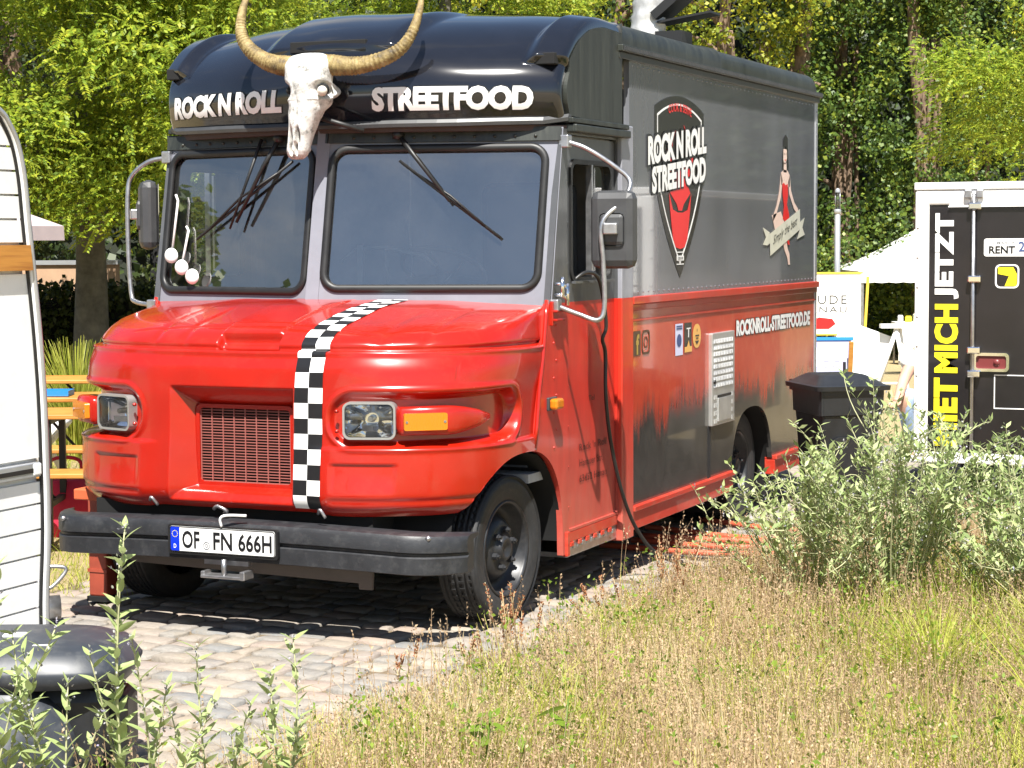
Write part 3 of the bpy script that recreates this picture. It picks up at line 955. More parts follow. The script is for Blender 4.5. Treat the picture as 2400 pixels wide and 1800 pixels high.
# ---- bonnet: a lofted shell with its relief worked into the surface
SEC = np.array([  # height, front y at centre, back y, half width, squareness
    (0.545, .150, .90, 1.000, 3.3), (0.57, .115, .90, 1.025, 3.3), (0.61, .098, .91, 1.040, 3.3), (0.70, .104, .93, 1.050, 3.3), (0.86, .115, .95, 1.052, 3.3),
    (1.037, .120, .98, 1.052, 3.3), (1.154, .135, 1.02, 1.048, 3.15), (1.22, .160, 1.04, 1.044, 3.0), (1.270, .190, 1.055, 1.040, 2.9),
    (1.307, .240, 1.07, 1.036, 2.75), (1.338, .325, 1.08, 1.034, 2.55), (1.362, .430, 1.09, 1.032, 2.2), (1.402, .612, 1.105, 1.032, 1.65), (1.418, .74, 1.115, 1.032, 1.3), (1.430, .862, 1.125, 1.034, 1.03)])
NU, NV = 560, 250
def hood_surface():
    dz = np.diff(SEC[:, 0]); dy = np.diff(SEC[:, 1])
    t = np.concatenate([[0], np.cumsum(np.hypot(dz, dy))])
    tv = np.linspace(0, t[-1], NV)
    S = np.stack([np.interp(tv, t, SEC[:, k]) for k in range(5)], 1)
    for _ in range(14):
        S[1:-1] = 0.25 * S[:-2] + 0.5 * S[1:-1] + 0.25 * S[2:]
    P = np.zeros((NV, NU, 3)); SA = np.zeros((NV, NU))
    ph = np.linspace(-1, 1, 6001)
    ph = np.sign(ph) * np.abs(ph) ** 1.8 * PI / 2
    for i in range(NV):
        z, yf, yb, a, n = S[i]
        x = a * np.sign(np.sin(ph)) * np.abs(np.sin(ph)) ** (2 / n)
        x = x - 0.018 * (1 - (x / a) ** 4)
        y = yb - (yb - yf) * np.abs(np.cos(ph)) ** (2 / n)
        s = np.concatenate([[0], np.cumsum(np.hypot(np.diff(x), np.diff(y)))]); s -= s[3000]
        su = np.linspace(s[0], s[-1], NU)
        xx = np.interp(su, s, x); yy = np.interp(su, s, y)
        drop = 0.028 * sstep(1.36, 1.447, z) * np.abs(xx / 1.03) ** 2
        P[i, :, 0] = xx; P[i, :, 1] = yy; P[i, :, 2] = z - drop; SA[i] = su
    return P, SA
HP, HS = hood_surface()
def _normals(P):
    du = np.gradient(P, axis=1); dv = np.gradient(P, axis=0)
    n = np.cross(du, dv); n /= np.linalg.norm(n, axis=2, keepdims=True) + 1e-9
    return n
HN = _normals(HP)          # pointing outwards (towards -y at the front)
X_, Z_ = HP[..., 0], HP[..., 2]
D = np.zeros((NV, NU))
# headlamp pods that run round the corner
SP = np.abs(HS)
cx, cz, hw, hh, r = 0.965, 0.948, 0.495, 0.112, 0.108
qx = np.abs(SP - cx) - (hw - r); qz = np.abs(Z_ - cz) - (hh - r)
sd = np.hypot(np.maximum(qx, 0), np.maximum(qz, 0)) + np.minimum(np.maximum(qx, qz), 0) - r
depth = 0.022 + 0.048 * sstep(0.55, 1.05, SP)
D += depth * sstep(0.002, -0.020, sd) - 0.007 * np.exp(-((sd - 0.014) / 0.011) ** 2)
# brow step under the upper bonnet, proud lower lip, pressed ledges beside the grille
D -= 0.013 * sstep(1.232, 1.217, Z_) * sstep(1.02, 1.17, Z_) * sstep(0.30, 0.60, SP) 
D -= 0.009 * np.exp(-((Z_ - 1.222) / 0.012) ** 2)
D += 0.018 * np.exp(-((Z_ - 1.243) / 0.009) ** 2)
D -= 0.013 * sstep(0.834, 0.818, Z_) * sstep(0.36, 0.48, SP)
D += 0.009 * sstep(0.762, 0.752, Z_) * sstep(0.60, 0.72, Z_) * sstep(0.47, 0.50, SP) * sstep(0.78, 0.74, SP)
D += 0.006 * np.exp(-((Z_ - 0.605) / 0.012) ** 2) * sstep(0.45, 0.5, SP)
# grille recess with bevelled walls
fx = np.minimum((X_ + 0.335) / 0.095, (0.285 - X_) / 0.05)
fz = np.minimum((Z_ - 0.575) / 0.065, (1.075 - Z_) / 0.085)
D += 0.10 * np.clip(np.minimum(fx, fz), 0, 1)
# scoop face and raised centre panel on the bonnet top
sc_m = sstep(-0.125, -0.110, X_) * sstep(0.185, 0.170, X_)
D += 0.036 * sc_m * sstep(1.230, 1.237, Z_) * sstep(1.300, 1.292, Z_)
rid = sstep(1.285, 1.292, Z_) * sstep(1.45, 1.40, Z_)
D -= 0.010 * sc_m * rid
for xr, w in ((-0.46, 0.018), (-0.30, 0.02), (0.62, 0.03), (0.80, 0.02)):
    D += 0.005 * np.exp(-((X_ - xr) / w) ** 2) * sstep(1.23, 1.28, Z_) * sstep(1.42, 1.36, Z_)
D += 0.006 * np.exp(-((HP[..., 1] - (0.30 + 0.0 * X_)) / 0.006) ** 2) * sstep(1.29, 1.31, Z_) * sstep(0.9, 0.8, np.abs(X_))
D += 0.005 * np.exp(-((SP - 1.02) / 0.006) ** 2) * sstep(1.20, 1.15, Z_) * sstep(1.09, 1.12, Z_)
# hand-laid fibreglass is never quite true
D += 0.0025 * np.sin(X_ * 7.3 + 1.0) * np.sin(Z_ * 11 + HP[..., 1] * 5) + 0.0016 * np.sin(X_ * 17 + Z_ * 9) * np.cos(HP[..., 1] * 13)
HQ = HP - HN * D[..., None]
def arch_snap(Y, Z, cy, cz, ry, rz, p):
    rr = (np.abs((Y - cy) / ry) ** p + np.abs((Z - cz) / rz) ** p) ** (1 / p)
    return rr
def cut_arch(P, cy, cz, ry, rz, p):
    Y, Z = P[..., 1], P[..., 2]
    rr = arch_snap(Y, Z, cy, cz, ry, rz, p)
    ins = (rr < 1) & (np.abs(P[..., 0]) > 0.5)
    k = np.where(ins, 1 / np.maximum(rr, 1e-3), 1)
    return ins, cy + (Y - cy) * k, cz + (Z - cz) * k
ARCH = (0.82, 0.30, 0.445, 0.462, 2.5)
ins, Y2, Z2 = cut_arch(HQ, *ARCH)
idx = np.arange(NV * NU).reshape(NV, NU)
quads = np.stack([idx[:-1, :-1], idx[:-1, 1:], idx[1:, 1:], idx[1:, :-1]], -1).reshape(-1, 4)
insf = ins.ravel()[quads].all(1)
gh = ((X_ > -0.236) & (X_ < 0.236) & (Z_ > 0.648) & (Z_ < 0.978)).ravel()
lampc = 0.942
gh = gh | ((np.abs(np.abs(X_ + 0.010) - 0.636) < 0.096) & (np.abs(Z_ - 0.945) < 0.066) & (HP[..., 1] < 0.5)).ravel()
ghf = gh[quads].all(1)
HV = HQ.copy()
HV[..., 1] = np.where(ins, Y2, HV[..., 1]); HV[..., 2] = np.where(ins, Z2, HV[..., 2])
keep = ~(insf | ghf)
link('bonnet', fast_mesh('bonnet', HV, quads[keep], M['red'], smooth=True), truck, True)
HN2 = _normals(HQ)

def hood_at(x, row, off=0.003):
    """Point on the bonnet surface in grid row `row` at sideways position x, lifted by off."""
    i0 = int(min(max(row, 0), NV - 1.001)); f = row - i0
    out = []
    for i in (i0, i0 + 1):
        xs = HQ[i, :, 0]
        sel = slice(100, NU - 100)
        y = np.interp(x, xs[sel], HQ[i, sel, 1]); z = np.interp(x, xs[sel], HQ[i, sel, 2])
        n = np.array([np.interp(x, xs[sel], HN2[i, sel, k]) for k in range(3)])
        out.append(np.array([x, y, z]) + n * off)
    return out[0] * (1 - f) + out[1] * f

# ---- checkered stripe laid over the bonnet
def stripe():
    xa, xm, xb = 0.292, 0.357, 0.422
    rows = np.linspace(6, NV - 2, 420)
    line = np.array([hood_at(xm, rr) for rr in rows])
    al = np.concatenate([[0], np.cumsum(np.linalg.norm(np.diff(line, axis=0), axis=1))])
    cell = 0.0655
    nc = int(al[-1] / cell)
    V, F, MI = [], [], []
    for c in range(nc + 1):
        a0, a1 = c * cell, min((c + 1) * cell, al[-1])
        if a1 - a0 < 0.01: continue
        for side, (x0, x1) in enumerate(((xa, xm), (xm, xb))):
            sub = 8
            base = len(V)
            for k in range(sub + 1):
                rr = np.interp(a0 + (a1 - a0) * k / sub, al, rows)
                for m in range(4):
                    V.append(hood_at(x0 + (x1 - x0) * m / 3, rr))
            for k in range(sub):
                for m in range(3):
                    b = base + k * 4 + m
                    F.append((b, b + 1, b + 5, b + 4)); MI.append((c + side) % 2)
    return V, F, MI
sv, sf, smi = stripe()
link('checker_stripe', fast_mesh('checker_stripe', sv, sf, smooth=True, mats=[M['white'], M['black_print']], midx=smi), truck, True)

# ---- grille
mb = MB()
GY = 0.212
for k in range(27):
    z = 0.652 + k * 0.0125
    mb.box((-0.232, GY - 0.004, z - 0.0018), (0.232, GY + 0.006, z + 0.0018))
for k in range(9):
    x = -0.224 + k * 0.056
    mb.box((x - 0.002, GY - 0.009, 0.64), (x + 0.002, GY - 0.0045, 0.985))
gr = mb.build('grille', mat('grille wire paint', (0.36, 0.125, 0.105), 0.4, metal=0.2), truck, True)
gr['kind'] = 'stuff'
mb = MB()
mb.prism(rrect(-0.245, 0.632, 0.245, 0.992, 0.03), lambda u, v, d: (u, d, v), GY - 0.014, GY + 0.01, [rrect(-0.228, 0.65, 0.228, 0.975, 0.02)])
mb.build('grille_frame', M['red'], truck, True)
mb = MB(); mb.box((-0.26, GY + 0.09, 0.60), (0.26, GY + 0.12, 1.02))
mb.box((-0.62, 0.40, 0.55), (-0.27, 0.98, 1.2)); mb.box((0.27, 0.40, 0.55), (0.62, 0.98, 1.2)); mb.box((-0.27, 0.45, 0.55), (0.27, 0.98, 1.25))
mb.build('radiator', M['void'], truck, True)

# ---- headlamps
def lamp(xc, sgn):
    yaw = 0.31 * sgn
    c = Vector((xc, 0.166, 0.945))
    R3 = Matrix.Rotation(yaw, 3, 'Z')
    fn = lambda u, v, d: c + R3 @ Vector((u, d, v))
    mb = MB()
    mb.prism(rrect(-0.113, -0.079, 0.113, 0.079, 0.030), fn, -0.012, 0.06, [rrect(-0.104, -0.070, 0.104, 0.070, 0.025)], smooth=False)
    h = mb.build('headlight', mat('lamp rim grey', (0.36, 0.36, 0.35), 0.35, metal=0.5) if 'rimgrey' not in M else M['rimgrey'], truck, True)
    # reflector bowl
    mb = MB(); nr, ns = 10, 36
    rings = []
    for i in range(nr + 1):
        f = i / nr
        pts = rrect(-0.103 * (1 - f) - 0.028 * f, -0.069 * (1 - f) - 0.028 * f, 0.103 * (1 - f) + 0.028 * f, 0.069 * (1 - f) + 0.028 * f, 0.025 * (1 - f) + 0.0279 * f, 8)
        rings.append([mb.bm.verts.new(fn(u, v, 0.004 + 0.075 * math.sqrt(f))) for u, v in pts])
    for i in range(nr):
        n = len(rings[i])
        for k in range(n):
            mb.face([rings[i][k], rings[i][(k + 1) % n], rings[i + 1][(k + 1) % n], rings[i + 1][k]], True)
    mb.face(rings[-1], False)
    mb.build('reflector', M['chrome'], h)
    mb = MB()
    mb.tube([fn(0, 0.004, 0.075), fn(0, 0.004, 0.02)], [0.016, 0.011], 12)
    mb.box(tuple(fn(-0.035, -0.045, 0.02)), tuple(fn(0.03, -0.02, 0.05)))
    mb.tube([fn(0.04, -0.03, 0.05), fn(0.075, -0.045, 0.015)], 0.006, 8)
    mb.build('bulb_shield', M['steel'], h)
    mb = MB(); nn = 14
    grid = []
    for i in range(nn + 1):
        row = []
        for j in range(nn + 1):
            u = -0.1035 + 0.207 * j / nn; v = -0.0695 + 0.139 * i / nn
            bul = -0.012 * (1 - (u / 0.104) ** 2) * (1 - (v / 0.07) ** 2)
            row.append(mb.bm.verts.new(fn(u, v, -0.008 + bul)))
        grid.append(row)
    for i in range(nn):
        for j in range(nn):
            mb.face([grid[i][j], grid[i][j + 1], grid[i + 1][j + 1], grid[i + 1][j]], True)
    mb.build('lens', M['lens'], h)
    mb = MB()
    for du in (-0.14, 0.138):
        for dv in (-0.045, 0.04):
            mb.lathe([(0.008, 0.006), (0.008, -0.004), (0.0, -0.007)], fn(du, dv, 0), 'y', 10)
    mb.build('screw', M['red'], h, split=True)
M['rimgrey'] = mat('lamp rim grey', (0.36, 0.36, 0.35), 0.35, metal=0.5)
lamp(0.628, 1); lamp(-0.648, -1)

# ---- amber indicators in red fairings on the pods
def indicator(sgn):
    mb = MB()
    # fairing: a teardrop that stands square behind the lamp and dies into the pod floor
    psi = math.radians(38)
    O_ = Vector((sgn * 0.862 - 0.015, 0.250, 0.942)); U_ = Vector((sgn * math.cos(psi), math.sin(psi), 0)); N_ = Vector((sgn * math.sin(psi), -math.cos(psi), 0))
    g = lambda u, v, d: O_ + U_ * u + N_ * d + Vector((0, 0, v))
    secs = []
    for u, dfr, h in ((-0.118, -0.060, 0.020), (-0.108, -0.012, 0.052), (-0.096, 0.0, 0.060), (0.098, 0.0, 0.062), (0.135, -0.010, 0.060), (0.19, -0.042, 0.052), (0.26, -0.095, 0.036), (0.32, -0.15, 0.012)):
        ring = []
        for k in range(20):
            a = 2 * PI * k / 20
            c_, s_ = math.cos(a), math.sin(a)
            dd = dfr - 0.03 + 0.03 * math.copysign(abs(c_) ** 0.5, c_) if c_ > 0 else dfr - 0.03 + 0.12 * math.copysign(abs(c_) ** 0.6, c_)
            ring.append(mb.bm.verts.new(g(u, h * math.copysign(abs(s_) ** 0.55, s_), dd)))
        secs.append(ring)
    for i in range(len(secs) - 1):
        for k in range(20):
            mb.face([secs[i][k], secs[i][(k + 1) % 20], secs[i + 1][(k + 1) % 20], secs[i + 1][k]], True)
    mb.face(secs[0], False); mb.face(secs[-1], False)
    f = mb.build('indicator_fairing', M['red'], truck, True)
    mb = MB()
    mb.prism(rrect(-0.093, -0.036, 0.093, 0.036, 0.008), g, -0.01, 0.022)
    mb.build('indicator', M['amber'], f)
    mb = MB()
    for su in (-0.082, 0.082):
        mb.prism(circle(su, 0, 0.006, 8), g, 0.022, 0.0245)
    mb.build('screw', M['steel'], f, split=True)
indicator(1); indicator(-1)

# ---- bumper
def bumper():
    prof = [(0.0, 0.338), (0.0, 0.405), (0.012, 0.413), (0.012, 0.422), (-0.004, 0.430), (-0.004, 0.480), (0.008, 0.498), (0.035, 0.505), (0.11, 0.505), (0.11, 0.49), (0.06, 0.48), (0.06, 0.35), (0.02, 0.332)]
    xs = np.concatenate([np.linspace(-1.0, -0.82, 12), np.linspace(-0.76, 0.76, 24), np.linspace(0.82, 1.05, 12)])
    def yc(x):
        a = abs(x)
        return 0.02 + 0.03 * (a / 0.8) ** 2 + 0.16 * max(0, (a - 0.80) / (0.25 if x > 0 else 0.2)) ** 2.2
    mb = MB(); rings = []
    for x in xs:
        # taper of the ends
        e = max(0, (abs(x) - 0.90) / 0.1)
        ring = []
        for y, z in prof:
            zz = 0.432 + (z - 0.432) * (1 - 0.03 * e * e) - 0.024 * x * x
            ring.append(mb.bm.verts.new((x, yc(x) + y, zz)))
        rings.append(ring)
    n = len(prof)
    for i in range(len(rings) - 1):
        for k in range(n):
            mb.face([rings[i][k], rings[i][(k + 1) % n], rings[i + 1][(k + 1) % n], rings[i + 1][k]], True)
    mb.face(rings[0], False); mb.face(rings[-1], False)
    o = mb.build('bumper', M['plastic'], truck, True)
    mod = o.modifiers.new('edge', 'EDGE_SPLIT'); mod.split_angle = math.radians(35)
    return o
bump_o = bumper()
mb = MB()
for sx in (-0.86, 0.93): mb.lathe([(0.012, 0.004), (0.011, -0.006), (0, -0.009)], (sx, 0.055 if sx < 0 else 0.10, 0.47), 'y', 10)
mb.build('bumper_bolt', M['steel'], bump_o, split=True)

# ---- licence plate
plate_fn = lambda u, v, d: (u, 0.004 + d, 0.422 + v)
mb = MB()
mb.prism(rrect(-0.272, -0.066, 0.272, 0.062, 0.012), plate_fn, -0.004, 0.016)
holder = mb.build('plate_holder', M['black'], truck, True)
mb = MB(); mb.prism(rrect(-0.260, -0.055, 0.260, 0.055, 0.01), plate_fn, -0.0065, -0.0042)
lp = mb.build('licence_plate', M['white'], holder)
mb = MB()
mb.prism(rrect(-0.2595, -0.0545, 0.2595, 0.0545, 0.01), plate_fn, -0.0078, -0.0066, [rrect(-0.2565, -0.0515, 0.2565, 0.0515, 0.008)])
mb.build('plate_border', M['black_print'], holder)
mb = MB(); mb.prism(rrect(-0.2565, -0.0515, -0.212, 0.0515, 0.004), plate_fn, -0.0078, -0.0066)
mb.build('country_band', M['blue_print'], holder)
pf = lambda u, v: plate_fn(u, v, -0.0082)
for tx, bx, bo in (('OF', (-0.198, -0.038, -0.110, 0.038), 0.022), ('FN', (-0.042, -0.038, 0.052, 0.038), 0.022), ('666H', (0.082, -0.038, 0.246, 0.038), 0.022)):
    text_obj('plate_lettering', tx, M['black_print'], pf, bx, holder, bold=bo)
text_obj('plate_lettering', 'D', M['white'], pf, (-0.241, -0.040, -0.228, -0.022), holder, bold=0.01)
mb = MB()
for k in range(12):
    a = 2 * PI * k / 12
    flat_poly(mb, circle(-0.2345 + 0.0135 * math.cos(a), 0.022 + 0.0135 * math.sin(a), 0.0022, 6), pf)
mb.build('star_ring', M['yellow_print'], holder)
mb = MB(); mb.prism(circle(-0.076, -0.022, 0.017), plate_fn, -0.0085, -0.0066, [circle(-0.076, -0.022, 0.0135)])
mb.prism(circle(-0.076, -0.022, 0.008), plate_fn, -0.0085, -0.0066, [circle(-0.076, -0.022, 0.005)])
mb.build('registration_seal', M['van_grey'], holder)
# ---- towing eye and wire hook round the plate
mb = MB()
mb.box((-0.11, 0.03, 0.315), (0.11, 0.055, 0.352)); mb.box((-0.10, -0.02, 0.262), (0.115, 0.05, 0.276), 0.004)
mb.box((0.10, -0.03, 0.262), (0.125, 0.05, 0.30), 0.004); mb.box((-0.105, -0.01, 0.262), (-0.085, 0.05, 0.29), 0.004)
mb.tube([(0.01, -0.005, 0.27), (0.01, -0.005, 0.345)], 0.011, 10)
mb.build('towing_eye', M['steel'], truck, True)
mb = MB()
mb.tube(smooth_path([(0.0, -0.004, 0.485), (0.0, -0.012, 0.52), (0.025, -0.005, 0.535), (0.11, 0.02, 0.535)], 5), 0.006, 8)
mb.build('wire_hook', M['white'], truck, True)
mb = MB()
mb.tube(smooth_path([(-0.10, 0.10, 0.545), (-0.07, 0.08, 0.56), (-0.03, 0.09, 0.54), (-0.06, 0.12, 0.525)], 4), 0.008, 8)
mb.tube(smooth_path([(0.42, 0.09, 0.55), (0.44, 0.07, 0.57), (0.46, 0.08, 0.535)], 4), 0.007, 8)
mb.tube(smooth_path([(-0.42, 0.09, 0.57), (-0.40, 0.07, 0.585), (-0.38, 0.09, 0.55)], 4), 0.007, 8)
mb.build('bonnet_catch', M['steel'], truck, True, split=True)

# ---- lower valance, underbody, chassis
val = mat('brown grey valance', (0.075, 0.06, 0.052), 0.6, var=0.2)
mb = MB()
mb.prism([(-0.60, 0.345), (-0.52, 0.29), (0.60, 0.262), (0.60, 0.235), (0.66, 0.235), (0.68, 0.345)], lambda u, v, d: (u, d - (0.345 - v) * -0.25, v), 0.085, 0.10)
mb.build('valance', val, truck, True)
mb = MB()
mb.box((-0.78, 0.20, 0.42), (0.62, 0.40, 0.55)); mb.box((-0.55, 0.30, 0.34), (0.55, 5.6, 0.62)); mb.box((-1.0, 1.28, 0.34), (1.0, 3.70, 0.40))
mb.box((-0.62, 0.30, 0.62), (0.62, 1.30, 1.0)); mb.box((-1.0, 4.9, 0.36), (1.0, 5.7, 0.42))
mb.box((-0.75, 0.72, 0.26), (0.75, 0.90, 0.36)); mb.box((-0.70, 4.18, 0.22), (0.70, 4.40, 0.42))
mb.build('chassis', M['void'], truck, True)
mb = MB()
mb.box((-1.045, 0.50, 0.035), (-0.945, 0.60, 0.56), 0.008); mb.mi = 1; mb.box((-1.0, 0.33, 0.515), (-0.84, 0.50, 0.565), 0.006)
mb.mi = 2; mb.box((-1.05, 0.49, 0.012), (-0.94, 0.61, 0.035)); mb.mi = 0; mb.box((-1.049, 0.496, 0.15), (-0.941, 0.604, 0.165))
mb.build('jack_leg', [mat('rust red jack leg', (0.30, 0.055, 0.03), 0.45, var=0.25), mat('orange bracket', (0.55, 0.11, 0.04), 0.5, var=0.2), M['void']], truck, True)

# ---- wheel wells
mb = MB()
for sx in (-1, 1):
    for (cy, cz, ry, rz, y2, zlim) in ((0.82, 0.30, 0.46, 0.47, 0, 0), (4.305, 0.10, 0.47, 0.62, 0, 0)):
        prev = None
        for k in range(17):
            a = PI * k / 16
            y, z = cy + ry * math.cos(a), cz + rz * math.sin(a)
            cur = [mb.bm.verts.new((sx * (1.045 if y > cy + 0.12 or cy > 2 else 0.90), y, z)), mb.bm.verts.new((sx * 0.55, y, z))]
            if prev: mb.face([prev[0], prev[1], cur[1], cur[0]], True)
            prev = cur
        mb.box((sx * 0.55 - 0.01, cy - ry, cz), (sx * 0.55 + 0.01, cy + ry, cz + rz))
mb.build('wheel_well', M['void'], truck, True, split=True)

# ---- wheels
def wheel_meshes():
    R_, W_ = 0.33, 0.098
    # tyre: profile from inner bead over the tread to the outer bead (outer face towards +x)
    prof = [(0.215, -W_ + 0.01), (0.25, -W_ - 0.004), (0.30, -W_ + 0.002), (0.318, -W_ + 0.014)]
    for k in range(7):
        x = -0.078 + 0.026 * k
        prof += [(0.3285, x), (0.3285, x + 0.017), (0.320, x + 0.0185), (0.320, x + 0.0245)]
    prof += [(0.318, W_ - 0.014), (0.308, W_ - 0.003), (0.295, W_ + 0.003), (0.29, W_ + 0.0015), (0.27, W_ + 0.004), (0.266, W_ + 0.002), (0.245, W_ + 0.001), (0.222, W_ - 0.006), (0.214, W_ - 0.012)]
    mb = MB(); mb.lathe(prof, axis='x', seg=72)
    for k in range(60):      # shoulder sipes
        a = 2 * PI * k / 60
        R3 = Matrix.Rotation(a, 4, 'X')
        mb.box((0.066, -0.006, 0.316), (0.084, 0.006, 0.3288), mtx=R3)
        R3 = Matrix.Rotation(a + 0.05, 4, 'X')
        mb.box((-0.03, -0.0055, 0.321), (-0.005, 0.0055, 0.3305), mtx=R3)
        mb.box((0.018, -0.0055, 0.321), (0.043, 0.0055, 0.3305), mtx=Matrix.Rotation(a + 0.025, 4, 'X'))
    return mb
def wheel(x, y, steer=0.0, outward=1, group=None):
    piv = Vector((x, y, 0.33))
    rot = Matrix.Rotation(steer, 4, 'Z') @ (Matrix.Rotation(PI, 4, 'Z') if outward < 0 else Matrix.Identity(4))
    def place(o):
        o.matrix_local = Matrix.Translation(piv - WLOC[truck.name]) @ rot
        return o
    if 'tyre' not in WM:
        o = wheel_meshes().build('wheel', M['tyre'], truck); WM['tyre'] = o.data
        mb = MB()
        mb.lathe([(0.216, 0.086), (0.214, 0.094), (0.206, 0.094), (0.200, 0.080), (0.192, 0.03), (0.17, 0.012), (0.150, 0.016), (0.135, 0.045), (0.118, 0.064), (0.098, 0.068), (0.060, 0.068), (0.056, 0.085), (0.050, 0.093), (0.038, 0.094), (0.030, 0.086), (0.0, 0.084)], axis='x', seg=160)
        r_ = mb.build('rim', M['rim'], o); WM['rim'] = r_.data
        mb = MB()
        mb.lathe([(0.015, 0.066), (0.014, 0.088), (0.009, 0.090), (0.008, 0.100), (0.0, 0.101)], (0, 0, 0), 'x', 8, smooth=False)
        n_ = mb.build('wheel_nut', M['rim'], o); WM['nut'] = n_.data
        nuts(o, n_)
        return place(o)
    o = link('wheel', WM['tyre'], truck)
    link('rim', WM['rim'], o)
    nuts(o)
    return place(o)
WM = {}
def nuts(o, first=None):
    for k in range(6):
        a = 2 * PI * k / 6 + 0.3
        n_ = first if (first is not None and k == 0) else link('wheel_nut', WM['nut'], o)
        n_.location = (0, 0.085 * math.cos(a), 0.085 * math.sin(a))
wheel(0.885, 0.81, -math.radians(4)); wheel(-0.80, 0.81, -math.radians(4), -1)
wheel(0.885, 4.28); wheel(0.66, 4.28); wheel(-0.885, 4.28, 0, -1); wheel(-0.66, 4.28, 0, -1)

# ---- cab sides, doors, pillars
def arch_pts(cy, cz, ry, rz, p, a0, a1, n):
    out = []
    for k in range(n + 1):
        a = math.radians(a0 + (a1 - a0) * k / n)
        c, s = math.cos(a), math.sin(a)
        out.append((cy + ry * math.copysign(abs(c) ** (2 / p), c), cz + rz * math.copysign(abs(s) ** (2 / p), s)))
    return out
DOOR = (1.335, 1.99, 0.335, 2.185)
for sx in (1, -1):
    sf_ = lambda u, v, d, sx=sx: (sx * (XS - d), u, v)
    a = [p for p in arch_pts(*ARCH, 0, 90, 24) if p[0] > 0.935]
    outline = [(1.268, 0.235)] + a + [(0.935, 0.79), (0.945, 0.86), (0.985, 1.037), (1.03, 1.17), (1.085, 1.36), (1.118, 1.43), (1.275, 2.21), (2.02, 2.21), (2.02, 0.335), (1.30, 0.335), (1.30, 0.235)]
    mb = MB(); mb.prism(outline, sf_, 0.0, 0.03, [rrect(DOOR[0], DOOR[2] + 0.012, DOOR[1], DOOR[3], 0.02)])
    cs = mb.build('cab_side', M['cab_side'], truck, True)
    mb = MB()
    mb.box((sx * XS - 0.016, 1.295, 0.225), (sx * XS + 0.012, 1.328, 0.34), 0.004)   # lower corner flange
    mb.build('flange', M['red_dull'], cs, split=True)
    win = rrect(1.40, 1.515, 1.915, 2.06, 0.05)
    mb = MB(); mb.prism(rrect(DOOR[0] + 0.008, DOOR[2], DOOR[1] - 0.008, DOOR[3] - 0.008, 0.02), sf_, 0.012, 0.04, [win])
    # pressed stiffening ridges
    dr = mb.build('sliding_door', M['cab_side'], truck, True)
    mb = MB(); mb.prism(rrect(1.385, 1.50, 1.93, 2.075, 0.06), sf_, 0.002, 0.03, [rrect(1.408, 1.523, 1.907, 2.052, 0.045)])
    mb.build('window_seal', M['black'], dr)
    mb = MB(); flat_poly(mb, [(1.66, 1.52), (1.91, 1.52), (1.91, 2.055), (1.66, 2.055)], lambda u, v, sx=sx: (sx * XS - sx * 0.026, u, v)); pane_ = mb.build('window_pane', M['glass'], dr, recalc=False)
    for p_ in pane_.data.polygons:
        if p_.normal.x * sx < 0: p_.flip()
    mb = MB()
    mb = MB(); mb.box((sx * XS - 0.03, 1.645, 1.52), (sx * XS + 0.0, 1.665, 2.055)); mb.box((sx * XS - 0.02, 1.70, 1.55), (sx * XS - 0.008, 1.712, 2.04)); mb.build('window_rail', M['steel'], dr)
    mb = MB()
    mb.box((sx * (XS + 0.004) - 0.01, 1.40, 1.495), (sx * (XS + 0.004) + 0.01, 1.92, 1.507))
    for k in range(9):
        mb.lathe([(0.006, 0), (0.005, sx * 0.004), (0.0, sx * 0.005)], (sx * XS - sx * 0.012, 1.36, 0.45 + 0.19 * k), 'x', 8)
        mb.lathe([(0.006, 0), (0.005, sx * 0.004), (0.0, sx * 0.005)], (sx * XS, 1.16 + 0.03 * (k % 2), 0.75 + 0.08 * k), 'x', 8)
    o = mb.build('rivet', M['cab_side'], dr); o['kind'] = 'stuff'
    # step below the door
    mb = MB(); mb.box((sx * 0.80 if sx > 0 else -1.045, 1.33, 0.215), (1.045 if sx > 0 else -0.80, 1.995, 0.238))
    mb.box((sx * 1.045 - 0.008, 1.33, 0.215), (sx * 1.045 + 0.008, 1.995, 0.30), 0.003)
    for k in range(11):
        mb.box((sx * 1.055 - 0.006, 1.345 + 0.058 * k, 0.248), (sx * 1.055 + 0.004, 1.385 + 0.058 * k, 0.272), 0.004)
    st = mb.build('door_step', M['steel'], truck, True)
    mb = MB(); mb.box((sx * 1.05 - 0.012, 1.335, 0.285), (sx * 1.05 + 0.010, 1.99, 0.333), 0.003)
    for k in range(6): mb.box((sx * 1.06 - 0.006, 1.36 + 0.1 * k, 0.262), (sx * 1.06 + 0.004, 1.40 + 0.1 * k, 0.284), 0.003)
    mb.build('step_edge', M['red_dull'], st)
    # corner post between cab and box
    mb = MB(); mb.box((sx * 1.0 if sx > 0 else -1.082, 2.0, 0.20), (1.082 if sx > 0 else -1.0, 2.165, 2.26), 0.006)
    mb.build('corner_post', M['post'], truck, True)
    # marker lamp on the wing
    mb = MB(); mb.box((sx * XS - 0.01, 1.075, 0.925), (sx * XS + 0.012, 1.175, 0.985), 0.004)
    ml = mb.build('marker_light', M['rubber_grey'], truck, True)
    mb = MB(); mb.box((sx * (XS + 0.030) - 0.020, 1.08, 0.93), (sx * (XS + 0.030) + 0.020, 1.17, 0.98), 0.012); mb.build('lens', M['amber'], ml)
    # rim along the front seam
    mb = MB(); mb.tube([(sx * 1.058, 0.934, 0.77), (sx * 1.062, 0.95, 0.86), (sx * 1.062, 0.985, 1.04), (sx * 1.06, 1.03, 1.17), (sx * 1.052, 1.09, 1.36), (sx * 1.045, 1.115, 1.425)], 0.010, 8)
    mb.build('wing_seam', M['red'], truck, True)

